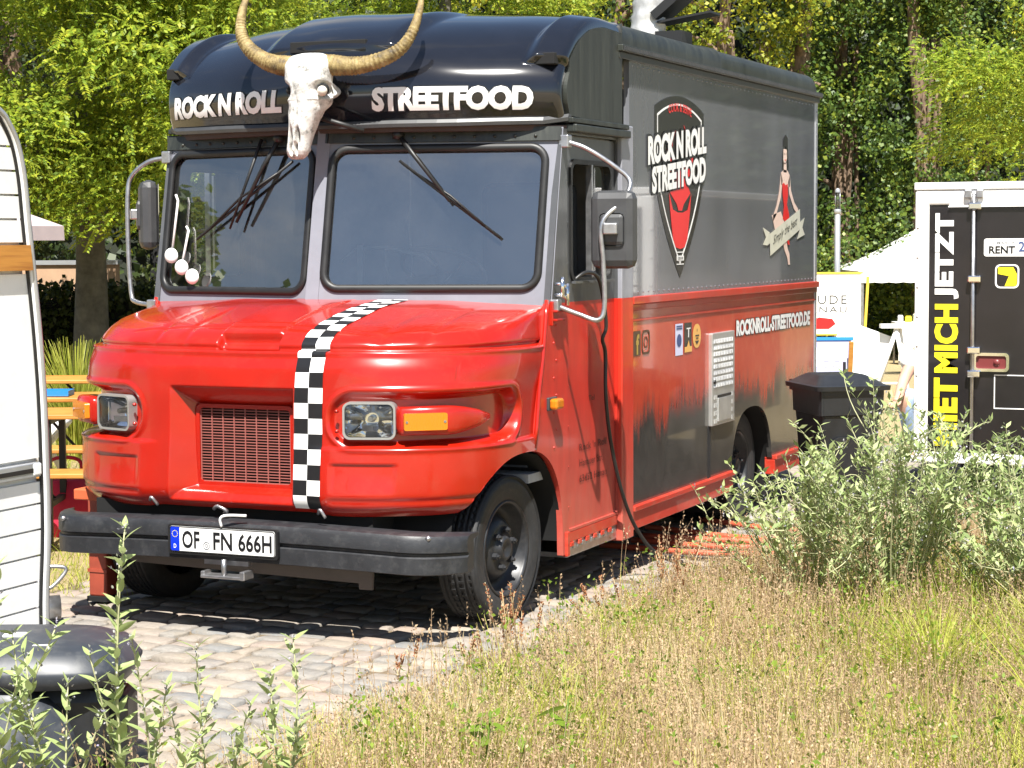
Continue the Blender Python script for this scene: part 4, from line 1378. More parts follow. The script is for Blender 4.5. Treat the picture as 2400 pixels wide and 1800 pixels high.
# faded address lines low on the door
def side_fn(off=0.003, x=XS):
    return lambda u, v: (x + off, u, v)
DOORPRINT = mat('faded door print', (0.12, 0.02, 0.015), 0.5)
for k, tx in enumerate(("Rock 'n Roll", 'Hanauer Str.', '63452 Hanau', 'Tel')):
    text_obj('door_lettering', tx, DOORPRINT, side_fn(0.003 - 0.012), ((1.50, 0.70 - 0.075 * k, 1.50 + 0.36 - 0.05 * (k % 2), 0.735 - 0.075 * k) if k < 3 else (1.62, 0.93, 1.70, 0.955)), truck, bold=0.01, world=True)

# ---- windscreen panels: two flat halves meeting in a shallow V, leaning back
YC, ZC = 0.86, 1.43
VDIR = Vector((0, 0.14, 0.75)).normalized()
def pane_frame(sgn):
    P0 = Vector((0, YC, ZC)); U = Vector((1.05 * sgn, 0.27, 0)).normalized()
    Nn = U.cross(VDIR).normalized()
    if Nn.y > 0: Nn = -Nn
    return lambda u, v, d: P0 + U * u + VDIR * v + Nn * d          # d>0 is outwards
PF = {1: pane_frame(1), -1: pane_frame(-1)}
WIN = {1: (0.006, 0.034, 1.042, 0.724), -1: (0.075, 0.018, 1.068, 0.728)}
for s in (1, -1):
    f = PF[s]; w = WIN[s]
    mb = MB(); mb.prism([(0.0, -0.05), (1.098, -0.05), (1.098, 0.80), (0.0, 0.80)] if s < 0 else [(-0.0, -0.05), (1.098, -0.05), (1.098, 0.80), (-0.0, 0.80)], f, -0.03, 0.0, [rrect(max(w[0], 0.008) + 0.012, w[1] + 0.012, w[2] - 0.012, w[3] - 0.012, 0.07)])
    wp_ = mb.build('windscreen_panel', M['silver_grey'], truck, True)
    # rubber seal: a soft tube run round the opening, with an inner bead
    mb = MB()
    lp_ = rrect(w[0] + 0.016, w[1] + 0.016, w[2] - 0.016, w[3] - 0.016, 0.075, 8); lp_.append(lp_[0])
    n = len(lp_)
    rings = []
    for i in range(n - 1):
        u, v = lp_[i]
        pu, pv = lp_[i - 1 if i else n - 2]; qu, qv = lp_[i + 1]
        tx, ty = qu - pu, qv - pv; ln = math.hypot(tx, ty); nx_, ny_ = ty / ln, -tx / ln
        ring = []
        for k in range(10):
            a = 2 * PI * k / 10
            ring.append(mb.bm.verts.new(f(u + nx_ * 0.019 * math.cos(a), v + ny_ * 0.019 * math.cos(a), 0.004 + 0.013 * math.sin(a))))
        rings.append(ring)
    m_ = len(rings)
    for i in range(m_):
        for k in range(10):
            mb.face([rings[i][k], rings[i][(k + 1) % 10], rings[(i + 1) % m_][(k + 1) % 10], rings[(i + 1) % m_][k]], True)
    mb.build('window_seal', M['black'], wp_)
    mb = MB(); flat_poly(mb, rrect(w[0] + 0.018, w[1] + 0.018, w[2] - 0.018, w[3] - 0.018, 0.07), lambda u, v, f=f: f(u, v, -0.012))
    pane_ = mb.build('windscreen', M['glass'], wp_, recalc=False)
    for p_ in pane_.data.polygons:
        if p_.normal.y > 0: p_.flip()
# centre post cover
mb = MB()
mb.prism([(-0.055, -0.05), (0.006, -0.05), (0.006, 0.80), (-0.055, 0.80)], lambda u, v, d: PF[1](u, v, d), 0.0, 0.006)
mb.build('centre_post', M['silver_grey'], truck, True)
# trim channel with wiper hardware above the glass
mb = MB()
for s in (1, -1):
    f = PF[s]
    mb.prism([(0.0, 0.735), (1.09, 0.735), (1.09, 0.80), (0.0, 0.80)], f, 0.002, 0.014)
ht = mb.build('header_trim', M['cap_side'], truck, True, split=True)
mb = MB()
for s in (1, -1):
    for k in range(10):
        mb.lathe([(0.008, 0.004), (0.007, -0.004), (0, -0.006)], PF[s](0.12 + 0.095 * k, 0.757, 0.016), 'y', 8)
o = mb.build('rivet', M['cap_side'], ht); o['kind'] = 'stuff'

# ---- wipers
def wiper(s, arm, blade, double=False):
    f = PF[s]
    mb = MB()
    (a0, a1), (b0, b1) = arm, blade
    mb.tube([f(*a0, 0.03), f((a0[0] * 2 + a1[0]) / 3, (a0[1] * 2 + a1[1]) / 3, 0.045), f(*a1, 0.04)], [0.013, 0.011, 0.008], 8)
    if double:
        o = 0.075
        mb.tube([f(a0[0] + o * 1.6, a0[1], 0.03), f(a1[0] + o * 0.6, a1[1] - 0.03, 0.036)], [0.009, 0.006], 8)
    mb.lathe([(0.022, 0.03), (0.020, -0.03), (0.0, -0.035)], f(*a0, 0.03), 'y', 12)
    w = mb.build('wiper', M['black'], truck, True)
    mb = MB()
    d = Vector((b1[0] - b0[0], b1[1] - b0[1])); n2 = Vector((-d.y, d.x)).normalized() * 0.012
    mb.tube([f(*b0, 0.012), f(*b1, 0.012)], 0.007, 6)
    q = [b0[0] + d.x * t for t in (0.15, 0.5, 0.85)], [b0[1] + d.y * t for t in (0.15, 0.5, 0.85)]
    mb.tube([f(q[0][0], q[1][0], 0.014), f(q[0][1] + n2.x, q[1][1] + n2.y, 0.034), f(q[0][2], q[1][2], 0.014)], 0.006, 6)
    mb.build('wiper_blade', M['black'], w)
wiper(1, ((0.335, 0.765), (0.60, 0.45)), ((0.345, 0.648), (0.846, 0.282)))
wiper(-1, ((0.295, 0.765), (0.53, 0.36)), ((0.215, 0.655), (0.822, 0.285)), True)

# ---- roof cap over the windscreen
PE = np.array([(1.30, 2.255), (1.268, 2.33), (1.265, 2.41), (1.30, 2.49), (1.372, 2.565), (1.46, 2.63), (1.60, 2.69), (1.80, 2.735), (2.03, 2.755)])
PC = np.array([(0.975, 2.242), (0.935, 2.33), (0.932, 2.42), (0.975, 2.515), (1.07, 2.605), (1.21, 2.68), (1.42, 2.75), (1.72, 2.81), (2.03, 2.842)])
def _dense(P, n):
    Q = np.array([tuple(v)[:2] for v in smooth_path([(a, b, 0) for a, b in P], 12)])
    s = np.concatenate([[0], np.cumsum(np.hypot(*np.diff(Q, axis=0).T))]); t = np.linspace(0, s[-1], n)
    return np.stack([np.interp(t, s, Q[:, 0]), np.interp(t, s, Q[:, 1])], 1)
CNV, CNU = 150, 260
PEd, PCd = _dense(PE, CNV), _dense(PC, CNV)
CAPX = 1.075
cu_ = np.linspace(-1, 1, CNU)
cu_ = np.sign(cu_) * np.abs(cu_) ** 0.8
cx_ = cu_ * CAPX
w2 = np.abs(cx_ / CAPX) ** 2.0
CP = np.zeros((CNV, CNU, 3))
CP[..., 0] = cx_[None]
CP[..., 1] = PCd[:, None, 0] * (1 - w2) + PEd[:, None, 0] * w2
CP[..., 2] = PCd[:, None, 1] * (1 - w2) + PEd[:, None, 1] * w2
cn = _normals(CP)
if cn[CNV // 3, CNU // 2, 1] > 0: cn = -cn
rr_ = 0.045
ex = np.clip(np.abs(cx_) - (CAPX - rr_), 0, rr_)
inset = rr_ - np.sqrt(np.maximum(rr_ ** 2 - ex ** 2, 0))
CD = np.repeat(inset[None], CNV, 0)
# three moulded marker-lamp blisters: raised, with a sharp undercut lower edge
cz_, cxx = CP[..., 2], CP[..., 0]
tt = np.linspace(0, 1, CNV)[:, None]
def blister(xc, hw, zlo, h, soft):
    e = sstep(hw, hw - soft, np.abs(cxx - xc))
    return h * e * sstep(zlo - 0.006, zlo + 0.004, cz_) * sstep(1.0, 0.55, tt)
CD -= blister(1.01, 0.125, 2.512, 0.044, 0.06)
CD -= blister(-1.01, 0.125, 2.512, 0.044, 0.06)
CD -= blister(-0.02, 0.40, 2.575, 0.036, 0.10)
CD += 0.004 * np.sin(cxx * 5 + 0.6) * np.sin(cz_ * 14) + 0.002 * np.sin(cxx * 13 + cz_ * 7)
CQ = CP - cn * CD[..., None]
ci = np.arange(CNV * CNU).reshape(CNV, CNU)
cq = np.stack([ci[:-1, :-1], ci[:-1, 1:], ci[1:, 1:], ci[1:, :-1]], -1).reshape(-1, 4)
cap = link('roof_cap', fast_mesh('roof_cap', CQ, cq, M['cap'], smooth=True), truck, True)
def cap_at(x, z, off=0.004):
    j = np.interp(x, cx_, np.arange(CNU)); j0 = int(min(j, CNU - 2)); f = j - j0
    zz = CQ[:70, j0, 2] * (1 - f) + CQ[:70, j0 + 1, 2] * f; yy = CQ[:70, j0, 1] * (1 - f) + CQ[:70, j0 + 1, 1] * f
    return (x, float(np.interp(z, zz, yy)) - off, z)
mb = MB()
for sx in (1, -1):
    col = CQ[:, -1 if sx > 0 else 0]
    poly = [(float(p[1]), float(p[2])) for p in col[::3]] + [(2.03, 2.755), (2.03, 2.25)]
    mb.prism(poly, lambda u, v, d, sx=sx: (sx * (1.074 - d), u, v), 0.0, 0.02)
mb.build('cap_side', M['cap_side'], cap, split=True)
# lip rail along the lower edge, underside, dark blister fronts
mb = MB()
lip = [(x, float(np.interp(x, cx_, CQ[0, :, 1])), float(np.interp(x, cx_, CQ[0, :, 2])) - 0.010) for x in np.linspace(-1.075, 1.075, 25)]
for i in range(len(lip) - 1):
    (xa, ya, za), (xb, yb, zb) = lip[i], lip[i + 1]
    prof = [(-0.014, 0.018), (-0.024, 0.002), (-0.020, -0.014), (0.02, -0.014), (0.02, 0.018)]
    A = [mb.bm.verts.new((xa, ya + p, za + q)) for p, q in prof]; B = [mb.bm.verts.new((xb, yb + p, zb + q)) for p, q in prof]
    for k in range(5): mb.face([A[k], A[(k + 1) % 5], B[(k + 1) % 5], B[k]], False)
    if i in (0, len(lip) - 2): mb.face(A if i == 0 else B, False)
mb.build('lip_rail', M['rubber_grey'], cap, weld=True)
mb = MB()
poly = [(x, y + 0.01) for x, y, z in lip] + [(1.06, 2.0), (-1.06, 2.0)]
mb.prism(poly, lambda u, v, d: (u, v, d), 2.200, 2.226)
mb.build('cap_underside', mat('dark primer underside', (0.06, 0.035, 0.03), 0.7), cap)
mb = MB()
for sx in (1, -1):
    mb.box((sx * 1.075 - 0.035, 1.33, 2.195), (sx * 1.075 + 0.035, 2.06, 2.232), 0.006)
    mb.box((sx * 1.075 - 0.02, 1.32, 2.238), (sx * 1.075 + 0.022, 2.07, 2.262), 0.004)
mb.build('side_gutter', M['cap_side'], cap, split=True)
mb = MB()
for x, hw, z in ((0.985, 0.055, 2.545), (-0.985, 0.055, 2.545), (-0.02, 0.2, 2.625)):
    y = float(np.interp(z, CQ[:90, int(np.interp(x, cx_, np.arange(CNU))), 2], CQ[:90, int(np.interp(x, cx_, np.arange(CNU))), 1]))
    mb.box((x - hw, y - 0.006, z - 0.045), (x + hw, y + 0.05, z + 0.008), 0.004)
mb.build('blister_recess_shade', M['void'], cap, split=True)  # dark blocks stand in for the shade in the recesses under the blisters
for tx, bx, sh in (('ROCK N ROLL', (-0.99, 2.300, -0.225, 2.408), 0.18), ('STREETFOOD', (0.245, 2.292, 0.955, 2.402), 0.10)):
    text_obj('sign_lettering', tx, M['white'], lambda u, v: cap_at(u, v, 0.0045), bx, cap, bold=0.055, shear=sh, spacing=0.96, sub=0.018)
    text_obj('sign_outline', tx, M['black_print'], lambda u, v: cap_at(u, v, 0.0022), bx, cap, bold=0.095, shear=sh, spacing=0.96, ref=0.055, sub=0.018)

# ---- box body
mb = MB()
side_f = lambda u, v, d: (XS - d, u, v)
arch = arch_pts(4.305, 0.20, 0.425, 0.492, 2.6, 0, 180, 36)
low = [(2.165, 0.34)] + [(3.88, 0.34)] + [p for p in reversed(arch) if p[1] > 0.345] + [(4.73, 0.34), (5.75, 0.34), (5.75, 1.385), (2.165, 1.385)]
mb.prism(low, side_f, 0.0, 0.03)
pl = mb.build('lower_side_panel', M['side_low'], truck, True)
mb = MB(); mb.prism([(2.165, 1.41), (5.75, 1.41), (5.75, 2.60), (2.165, 2.60)], side_f, 0.0, 0.03)
pu = mb.build('upper_side_panel', M['grey'], truck, True)
mb = MB()
mb.box((XS - 0.02, 2.166, 1.372), (XS + 0.026, 5.752, 1.411), 0.004); mb.box((XS - 0.02, 2.166, 1.34), (XS + 0.012, 5.752, 1.3715), 0.003)
mb.box((XS - 0.02, 2.166, 1.285), (XS + 0.006, 5.752, 1.297), 0.002)
mb.build('belt_rail', M['red_dull'], truck, True, split=True)
mb = MB(); mb.box((XS - 0.02, 5.715, 0.34), (XS + 0.006, 5.765, 2.62), 0.003)
mb.build('rear_corner_trim', M['van_grey'], truck, True)
mb = MB()
for y0, y1 in ((2.165, 3.872), (4.738, 5.75)):
    mb.box((XS - 0.05, y0, 0.232), (XS + 0.016, y1, 0.325), 0.004); mb.box((XS - 0.05, y0, 0.3255), (XS + 0.030, y1, 0.352), 0.004)
mb.build('sill', M['red_dull'], truck, True, split=True)
mb = MB()
mb.box((XS - 0.02, 1.975, 2.618), (XS + 0.038, 5.77, 2.650), 0.003)
mb.box((XS - 0.02, 1.98, 2.585), (XS + 0.018, 5.77, 2.6175), 0.003)
rail = mb.build('drip_rail', M['cap_side'], truck, True)
mb = MB()
for k in range(150):
    y = 1.99 + k * 0.0252
    mb.box((XS + 0.038, y, 2.624), (XS + 0.043, y + 0.012, 2.643))
o = mb.build('drip_rail_rib', M['rubber_grey'], rail); o['kind'] = 'stuff'
# roof: crowned sheet with rounded edge
sec = [(XS, 2.60), (XS + 0.002, 2.68), (XS - 0.002, 2.715), (XS - 0.016, 2.742), (XS - 0.045, 2.762), (0.95, 2.780), (0.75, 2.808), (0.5, 2.827), (0.25, 2.838), (0.0, 2.842)]
full = sec + [(-x, z) for x, z in reversed(sec[:-1])]
mb = MB(); rings = []
for y in (2.03, 3.62, 3.64, 3.66, 3.68, 3.70, 5.62, 5.70, 5.75):
    k = 1.012 if 3.64 <= y <= 3.68 else (0.97 if y > 5.72 else 1.0)
    dz = -0.03 if y > 5.72 else 0
    rings.append([mb.bm.verts.new((x * (1.004 if k > 1 else 1), y, z + (0.008 if k > 1 else dz))) for x, z in full])
for i in range(len(rings) - 1):
    for k in range(len(full) - 1):
        mb.face([rings[i][k], rings[i][k + 1], rings[i + 1][k + 1], rings[i + 1][k]], True)
roof = mb.build('roof', M['cap_side'], truck, True)
mb = MB(); mb.box((-1.05, 5.70, 0.34), (1.05, 5.75, 2.72)); mb.box((-XS, 2.165, 0.34), (-XS + 0.03, 5.72, 2.62))
mb.build('rear_body', M['grey'], truck, True, split=True)
mb = MB(); mb.box((-1.02, 2.10, 0.42), (1.02, 2.14, 2.72)); mb.box((-1.0, 1.0, 0.60), (1.0, 2.10, 0.64)); mb.box((-1.02, 1.34, 2.16), (1.02, 2.1, 2.20))
bulk = mb.build('cab_interior', M['interior'], truck, True)
mb = MB()
mb.prism([(1.10, 0.66), (1.10, 1.36), (1.30, 1.42), (1.36, 1.30), (1.30, 0.66)], lambda u, v, d: (d, u, v), -0.95, 0.95)
mb.build('dashboard', M['seat'], bulk)
mb = MB()
C_ = Vector((0.44, 1.30, 1.56)); RT = Matrix.Rotation(math.radians(-32), 3, 'X')
mb.tube([C_ + RT @ Vector((0.20 * math.cos(2 * PI * k / 40), 0.20 * math.sin(2 * PI * k / 40), 0)) for k in range(41)], 0.013, 8, cap=False)
for k in range(3):
    a = 2 * PI * k / 3 + 0.5
    mb.tube([C_ + RT @ Vector((0, 0, -0.03)), C_ + RT @ Vector((0.195 * math.cos(a), 0.195 * math.sin(a), 0))], 0.010, 6)
mb.tube([C_ + RT @ Vector((0, 0, -0.02)), C_ + RT @ Vector((0, 0, -0.4))], 0.03, 10)
mb.build('steering_wheel', M['interior'], bulk)
mb = MB(); mb.box((0.42, 1.75, 1.05), (0.92, 1.86, 1.98), 0.05); mb.box((0.42, 1.45, 0.95), (0.92, 1.85, 1.07), 0.04)
mb.build('driver_seat', M['seat'], bulk)
mb = MB(); mb.box((0.12, 1.03, 1.40), (0.15, 1.05, 1.68), 0.003); mb.tube([(0.135, 1.04, 1.665), (0.25, 1.07, 1.67), (0.42, 1.12, 1.63), (0.48, 1.14, 1.58)], 0.010, 8)
mb.tube([(0.02, 1.06, 1.60), (0.12, 1.04, 1.67)], 0.006, 6); mb.tube([(0.25, 1.07, 1.67), (0.25, 1.10, 1.45)], 0.006, 6)
mb.build('dash_bracket', M['white'], bulk)
mb = MB(); mb.tube([(0.40, 1.16, 1.44), (0.40, 1.14, 1.52)], 0.075, 20); mb.tube([(0.47, 1.16, 1.46), (0.58, 1.22, 1.60)], 0.008, 6)
mb.build('instrument_drum', M['steel'], bulk)
mb = MB(); mb.tube(smooth_path([(0.30, 1.22, 2.14), (0.31, 1.22, 1.95), (0.30, 1.22, 1.75), (0.315, 1.22, 1.60), (0.31, 1.20, 1.44)], 5), 0.004, 6)
mb.build('hanging_cord', M['white'], bulk)
mb = MB(); mb.box((0.58, 2.085, 1.80), (0.63, 2.095, 1.95)); mb.box((0.645, 2.085, 1.80), (0.71, 2.095, 1.95)); mb.box((0.64, 2.085, 1.60), (0.69, 2.095, 1.73))
mb.build('notice_sheet', M['lilac_print'], bulk, split=True)

# ---- tread plate hatch on the side
mb = MB(); mb.box((XS - 0.01, 3.455, 0.645), (XS + 0.022, 3.875, 1.168), 0.004)
hatch = mb.build('tread_plate_hatch', M['alu'], truck, True)
mb = MB()
for i in range(8):
    for j in range(12):
        y = 3.495 + 0.030 * j + (0.0 if i % 2 else 0.006); z = 0.872 + 0.0355 * i
        if (i + j) % 1 == 0:
            R3 = Matrix.Translation((XS + 0.0225, y, z)) @ Matrix.Rotation(math.radians(-18), 4, 'X')
            mb.box((0, -0.005, -0.012), (0.0045, 0.005, 0.012), mtx=R3)
for i in range(4):
    for j in range(12):
        y = 3.495 + 0.030 * j; z = 0.67 + 0.045 * i
        if y > 3.54 and y < 3.80: continue
        mb.box((XS + 0.022, y - 0.005, z - 0.012), (XS + 0.0265, y + 0.005, z + 0.012))
o = mb.build('tread_rib', M['alu'], hatch); o['kind'] = 'stuff'
mb = MB(); mb.box((XS + 0.021, 3.55, 0.665), (XS + 0.030, 3.79, 0.80), 0.003); mb.mi = 1
mb.box((XS + 0.02, 3.55, 0.802), (XS + 0.029, 3.79, 0.815)); mb.mi = 1
mb.lathe([(0.012, 0.022), (0.011, 0.03), (0, 0.031)], (XS, 3.49, 0.895), 'x', 10)
mb.build('hatch_flap', [M['alu'], M['black_print']], hatch)
mb = MB(); mb.box((XS - 0.002, 3.44, 0.35), (XS + 0.004, 3.452, 0.645)); mb.box((XS - 0.002, 3.475, 0.35), (XS + 0.003, 3.482, 0.64))
mb.build('panel_seam', M['void'], pl)

mb = MB()
for k in range(44):
    mb.lathe([(0.006, 0.0), (0.005, 0.003), (0, 0.004)], (XS, 2.21 + 0.08 * k, 1.432), 'x', 6)
    mb.lathe([(0.006, 0.0), (0.005, 0.003), (0, 0.004)], (XS, 2.21 + 0.08 * k, 2.565), 'x', 6)
for k in range(28): mb.lathe([(0.006, 0.006), (0.005, 0.009), (0, 0.010)], (XS, 5.735, 0.42 + 0.078 * k), 'x', 6)
o = mb.build('rivet', M['grey'], pu); o['kind'] = 'stuff'
# ---- printed decals on the side
SF = lambda off: (lambda u, v: (XS + off, u, v))
def shield_outline(g=0.0):
    c, zt, zb, hw = 2.945, 2.445, 1.512, 0.395
    pts = []
    for k in range(13):                       # arched top
        t = -1 + 2 * k / 12
        pts.append((c + t * (hw - g), 2.375 + 0.07 * (1 - t * t) - g))
    for k in range(1, 19):                    # right flank curving into the point
        t = k / 18
        pts.append((c + (hw - g) * (1 - max(0, (t - 0.35) / 0.65) ** 1.55), 2.375 - (2.375 - zb - g * 1.8) * t))
    left = [(2 * c - u, v) for u, v in pts[13:-1]]
    return pts + list(reversed(left))
mb = MB(); flat_poly(mb, shield_outline(-0.012), SF(0.0022)); sh = mb.build('shield_emblem', M['shield_print'], truck, True)
mb = MB(); mb.prism(shield_outline(0.028), lambda u, v, d: (XS + d, u, v), 0.0028, 0.0034, [shield_outline(0.038)]); mb.build('shield_border', M['white'], sh)
# red bull head: horns, brow and tapering muzzle
mb = MB()
bf = SF(0.0042)
c = 2.945
mb_h = [[(c - 0.21, 2.09), (c - 0.22, 2.16), (c - 0.17, 2.235), (c - 0.075, 2.275), (c - 0.12, 2.215), (c - 0.145, 2.15), (c - 0.13, 2.08)],
        [(c + 0.21, 2.09), (c + 0.22, 2.16), (c + 0.17, 2.235), (c + 0.055, 2.31), (c + 0.115, 2.225), (c + 0.145, 2.15), (c + 0.13, 2.08)],
        [(c - 0.21, 2.09), (c + 0.21, 2.09), (c + 0.13, 1.985), (c + 0.17, 1.945), (c + 0.06, 1.885), (c + 0.03, 1.85), (c - 0.03, 1.85), (c - 0.06, 1.885), (c - 0.17, 1.945), (c - 0.13, 1.985)],
        [(c - 0.185, 1.945), (c - 0.12, 1.855), (c - 0.04, 1.84), (c + 0.04, 1.84), (c + 0.12, 1.855), (c + 0.185, 1.945), (c + 0.165, 1.85), (c + 0.12, 1.70), (c + 0.075, 1.655), (c, 1.645), (c - 0.075, 1.655), (c - 0.12, 1.70), (c - 0.165, 1.85)]]
for p in mb_h: flat_poly(mb, p, bf)
mb.build('bull_head_print', M['red_print'], sh)
arcw = lambda U, W: (U, W + 0.03 - 0.55 * (U - 2.945) ** 2)
text_obj('shield_lettering', 'COOK & SERVE', M['red_print'], SF(0.0042), (2.755, 2.345, 3.135, 2.39), sh, bold=0.02, warp=arcw)
text_obj('shield_lettering', '2018', M['black_print'], SF(0.0060), (2.905, 1.589, 2.985, 1.604), sh, bold=0.02)
mb = MB(); flat_poly(mb, [(2.885, 1.583), (3.005, 1.583), (3.005, 1.61), (2.885, 1.61)], SF(0.0046))
for z in (1.562, 1.626): flat_poly(mb, [(2.885, z), (3.005, z), (3.005, z + 0.005), (2.885, z + 0.005)], SF(0.0046))
mb.build('shield_plaque', M['white'], sh, split=True)
def slant(k, u0): return lambda U, W: (U, W + (U - u0) * k)
for tx, bx, k in (('ROCK N ROLL', (2.425, 2.075, 3.385, 2.225), 0.10), ('STREETFOOD', (2.485, 1.93, 3.375, 2.07), 0.095)):
    text_obj('emblem_lettering', tx, M['white'], SF(0.0075), bx, sh, bold=0.055, spacing=0.96, warp=slant(k, bx[0]))
    text_obj('emblem_outline', tx, M['black_print'], SF(0.0058), bx, sh, bold=0.115, spacing=0.96, ref=0.055, warp=slant(k, bx[0]))
text_obj('web_lettering', 'ROCKNROLL-STREETFOOD.DE', M['white'], SF(0.0045), (3.965, 1.128, 5.60, 1.222), truck, bold=0.05, spacing=0.97, world=True)
text_obj('web_outline', 'ROCKNROLL-STREETFOOD.DE', M['black_print'], SF(0.0025), (3.965, 1.128, 5.60, 1.222), truck, bold=0.095, spacing=0.97, ref=0.05, world=True)
# stickers
def sticker(name, pts, m, marks):
    mb = MB(); flat_poly(mb, pts, SF(0.0025)); o = mb.build(name, m, truck, True)
    for nm, pp, mm in marks:
        mb = MB()
        for p in pp: flat_poly(mb, p, SF(0.0040))
        mb.build(nm, mm, o)
    return o
rect = lambda a, b, c_, d: [(a, b), (c_, b), (c_, d), (a, d)]
st = sticker('poster_sticker', rect(2.868, 1.075, 2.995, 1.245), M['lilac_print'], [('sticker_print', [circle(2.93, 1.155, 0.04, 16, 0.035), rect(2.885, 1.215, 2.98, 1.222), rect(2.885, 1.228, 2.98, 1.235)], M['navy'])])
st = sticker('poster_sticker', rect(3.02, 1.085, 3.145, 1.245), M['shield_print'], [('sticker_print', [rect(3.02, 1.085, 3.145, 1.115), [(3.06, 1.115), (3.09, 1.15), (3.11, 1.115)]], M['orange_print']), ('sticker_print', [rect(3.055, 1.21, 3.12, 1.217), rect(3.08, 1.165, 3.095, 1.21)], M['white'])])
st = sticker('round_sticker', rrect(3.165, 1.10, 3.305, 1.232, 0.062), M['orange_print'], [('sticker_print', [rect(3.205, 1.165, 3.27, 1.172), rect(3.215, 1.15, 3.26, 1.157), [(3.20, 1.14), (3.27, 1.14), (3.235, 1.118)], rect(3.232, 1.19, 3.24, 1.205)], M['shield_print'])])
FADE = mat('faded icon print', (0.09, 0.05, 0.03), 0.4)
mb = MB(); mb.prism(rrect(2.345, 1.11, 2.465, 1.235, 0.03), lambda u, v, d: (XS + d, u, v), 0.002, 0.003, [rrect(2.357, 1.122, 2.453, 1.223, 0.024)])
mb.prism(circle(2.405, 1.172, 0.03), lambda u, v, d: (XS + d, u, v), 0.002, 0.003, [circle(2.405, 1.172, 0.023)])
mb.build('camera_icon', FADE, truck, True)
mb = MB(); flat_poly(mb, rect(2.215, 1.11, 2.325, 1.235), SF(0.002)); fi = mb.build('letter_icon', FADE, truck, True)
text_obj('icon_lettering', 'f', mat('faded yellow print', (0.4, 0.27, 0.06), 0.4), SF(0.004), (2.25, 1.115, 2.30, 1.22), fi, bold=0.04)

# dancer holding a banner, printed on the rear of the side
pin = []
def P(u, v): return (u, v)
mb = MB(); f3 = SF(0.0030)
# body: face, neck, shoulders, arms, hip, leg
skin = [[(4.955, 2.255), (4.945, 2.20), (4.965, 2.165), (5.0, 2.16), (5.035, 2.20), (5.03, 2.255)],
        [(4.965, 2.17), (5.02, 2.17), (5.03, 2.11), (4.955, 2.11)],
        [(4.90, 2.105), (4.955, 2.125), (5.04, 2.125), (5.10, 2.095), (5.10, 2.02), (4.91, 2.03)],
        [(4.90, 2.105), (4.935, 2.06), (4.90, 1.955), (4.80, 1.845), (4.725, 1.80), (4.73, 1.84), (4.80, 1.90), (4.86, 1.99)],
        [(5.10, 2.095), (5.13, 2.0), (5.21, 1.925), (5.30, 1.885), (5.30, 1.845), (5.20, 1.885), (5.09, 1.975), (5.065, 2.05)],
        [(4.70, 1.84), (4.90, 1.865), (4.98, 1.80), (4.90, 1.75), (4.78, 1.735)],
        [(4.945, 1.685), (5.03, 1.69), (5.06, 1.63), (5.10, 1.60), (5.115, 1.53), (5.075, 1.53), (5.05, 1.575), (4.985, 1.625)]]
for p in skin: flat_poly(mb, p, f3)
pw = mb.build('dancer_print', M['skin_print'], truck, True)
mb = MB(); f4 = SF(0.0042)
flat_poly(mb, [(4.94, 2.265), (4.945, 2.315), (5.0, 2.345), (5.045, 2.325), (5.05, 2.26), (5.06, 2.20), (5.075, 2.14), (5.045, 2.125), (5.035, 2.19), (5.03, 2.25), (4.99, 2.272)], f4)
flat_poly(mb, [(4.94, 2.265), (4.95, 2.23), (4.945, 2.18), (4.96, 2.125), (4.93, 2.125), (4.928, 2.20)], f4)
for u in (4.97, 5.01): flat_poly(mb, circle(u, 2.225, 0.006, 6), f4)
mb.build('hair_print', M['black_print'], pw)
mb = MB()
flat_poly(mb, [(4.925, 2.035), (4.96, 2.045), (5.0, 2.03), (5.05, 2.04), (5.06, 1.97), (5.035, 1.91), (5.085, 1.85), (5.09, 1.825), (5.0, 1.80), (4.94, 1.82), (4.965, 1.90), (4.935, 1.97)], f4)
flat_poly(mb, [(5.03, 1.69), (5.09, 1.685), (5.10, 1.655), (5.06, 1.66)], f4); flat_poly(mb, [(4.975, 2.19), (5.01, 2.19), (4.993, 2.182)], f4)
mb.build('corset_print', M['red_print'], pw)
mb = MB(); f5 = SF(0.0055)
flat_poly(mb, [(4.645, 1.725), (5.335, 1.885), (5.345, 1.755), (4.66, 1.59)], f5)
flat_poly(mb, [(4.645, 1.735), (4.50, 1.765), (4.565, 1.705), (4.50, 1.66), (4.60, 1.655), (4.66, 1.67)], SF(0.0048))
flat_poly(mb, [(5.335, 1.80), (5.45, 1.83), (5.40, 1.765), (5.46, 1.72), (5.36, 1.705), (5.27, 1.69), (5.33, 1.75)], SF(0.0048))
mb.build('banner_print', M['cream_print'], pw)
text_obj('banner_lettering', 'Simply the best', M['black_print'], SF(0.0068), (4.72, 1.665, 5.27, 1.735), pw, shear=0.4, rot=0, warp=lambda U, W: (U, W + (U - 4.99) * 0.235 + 0.04))

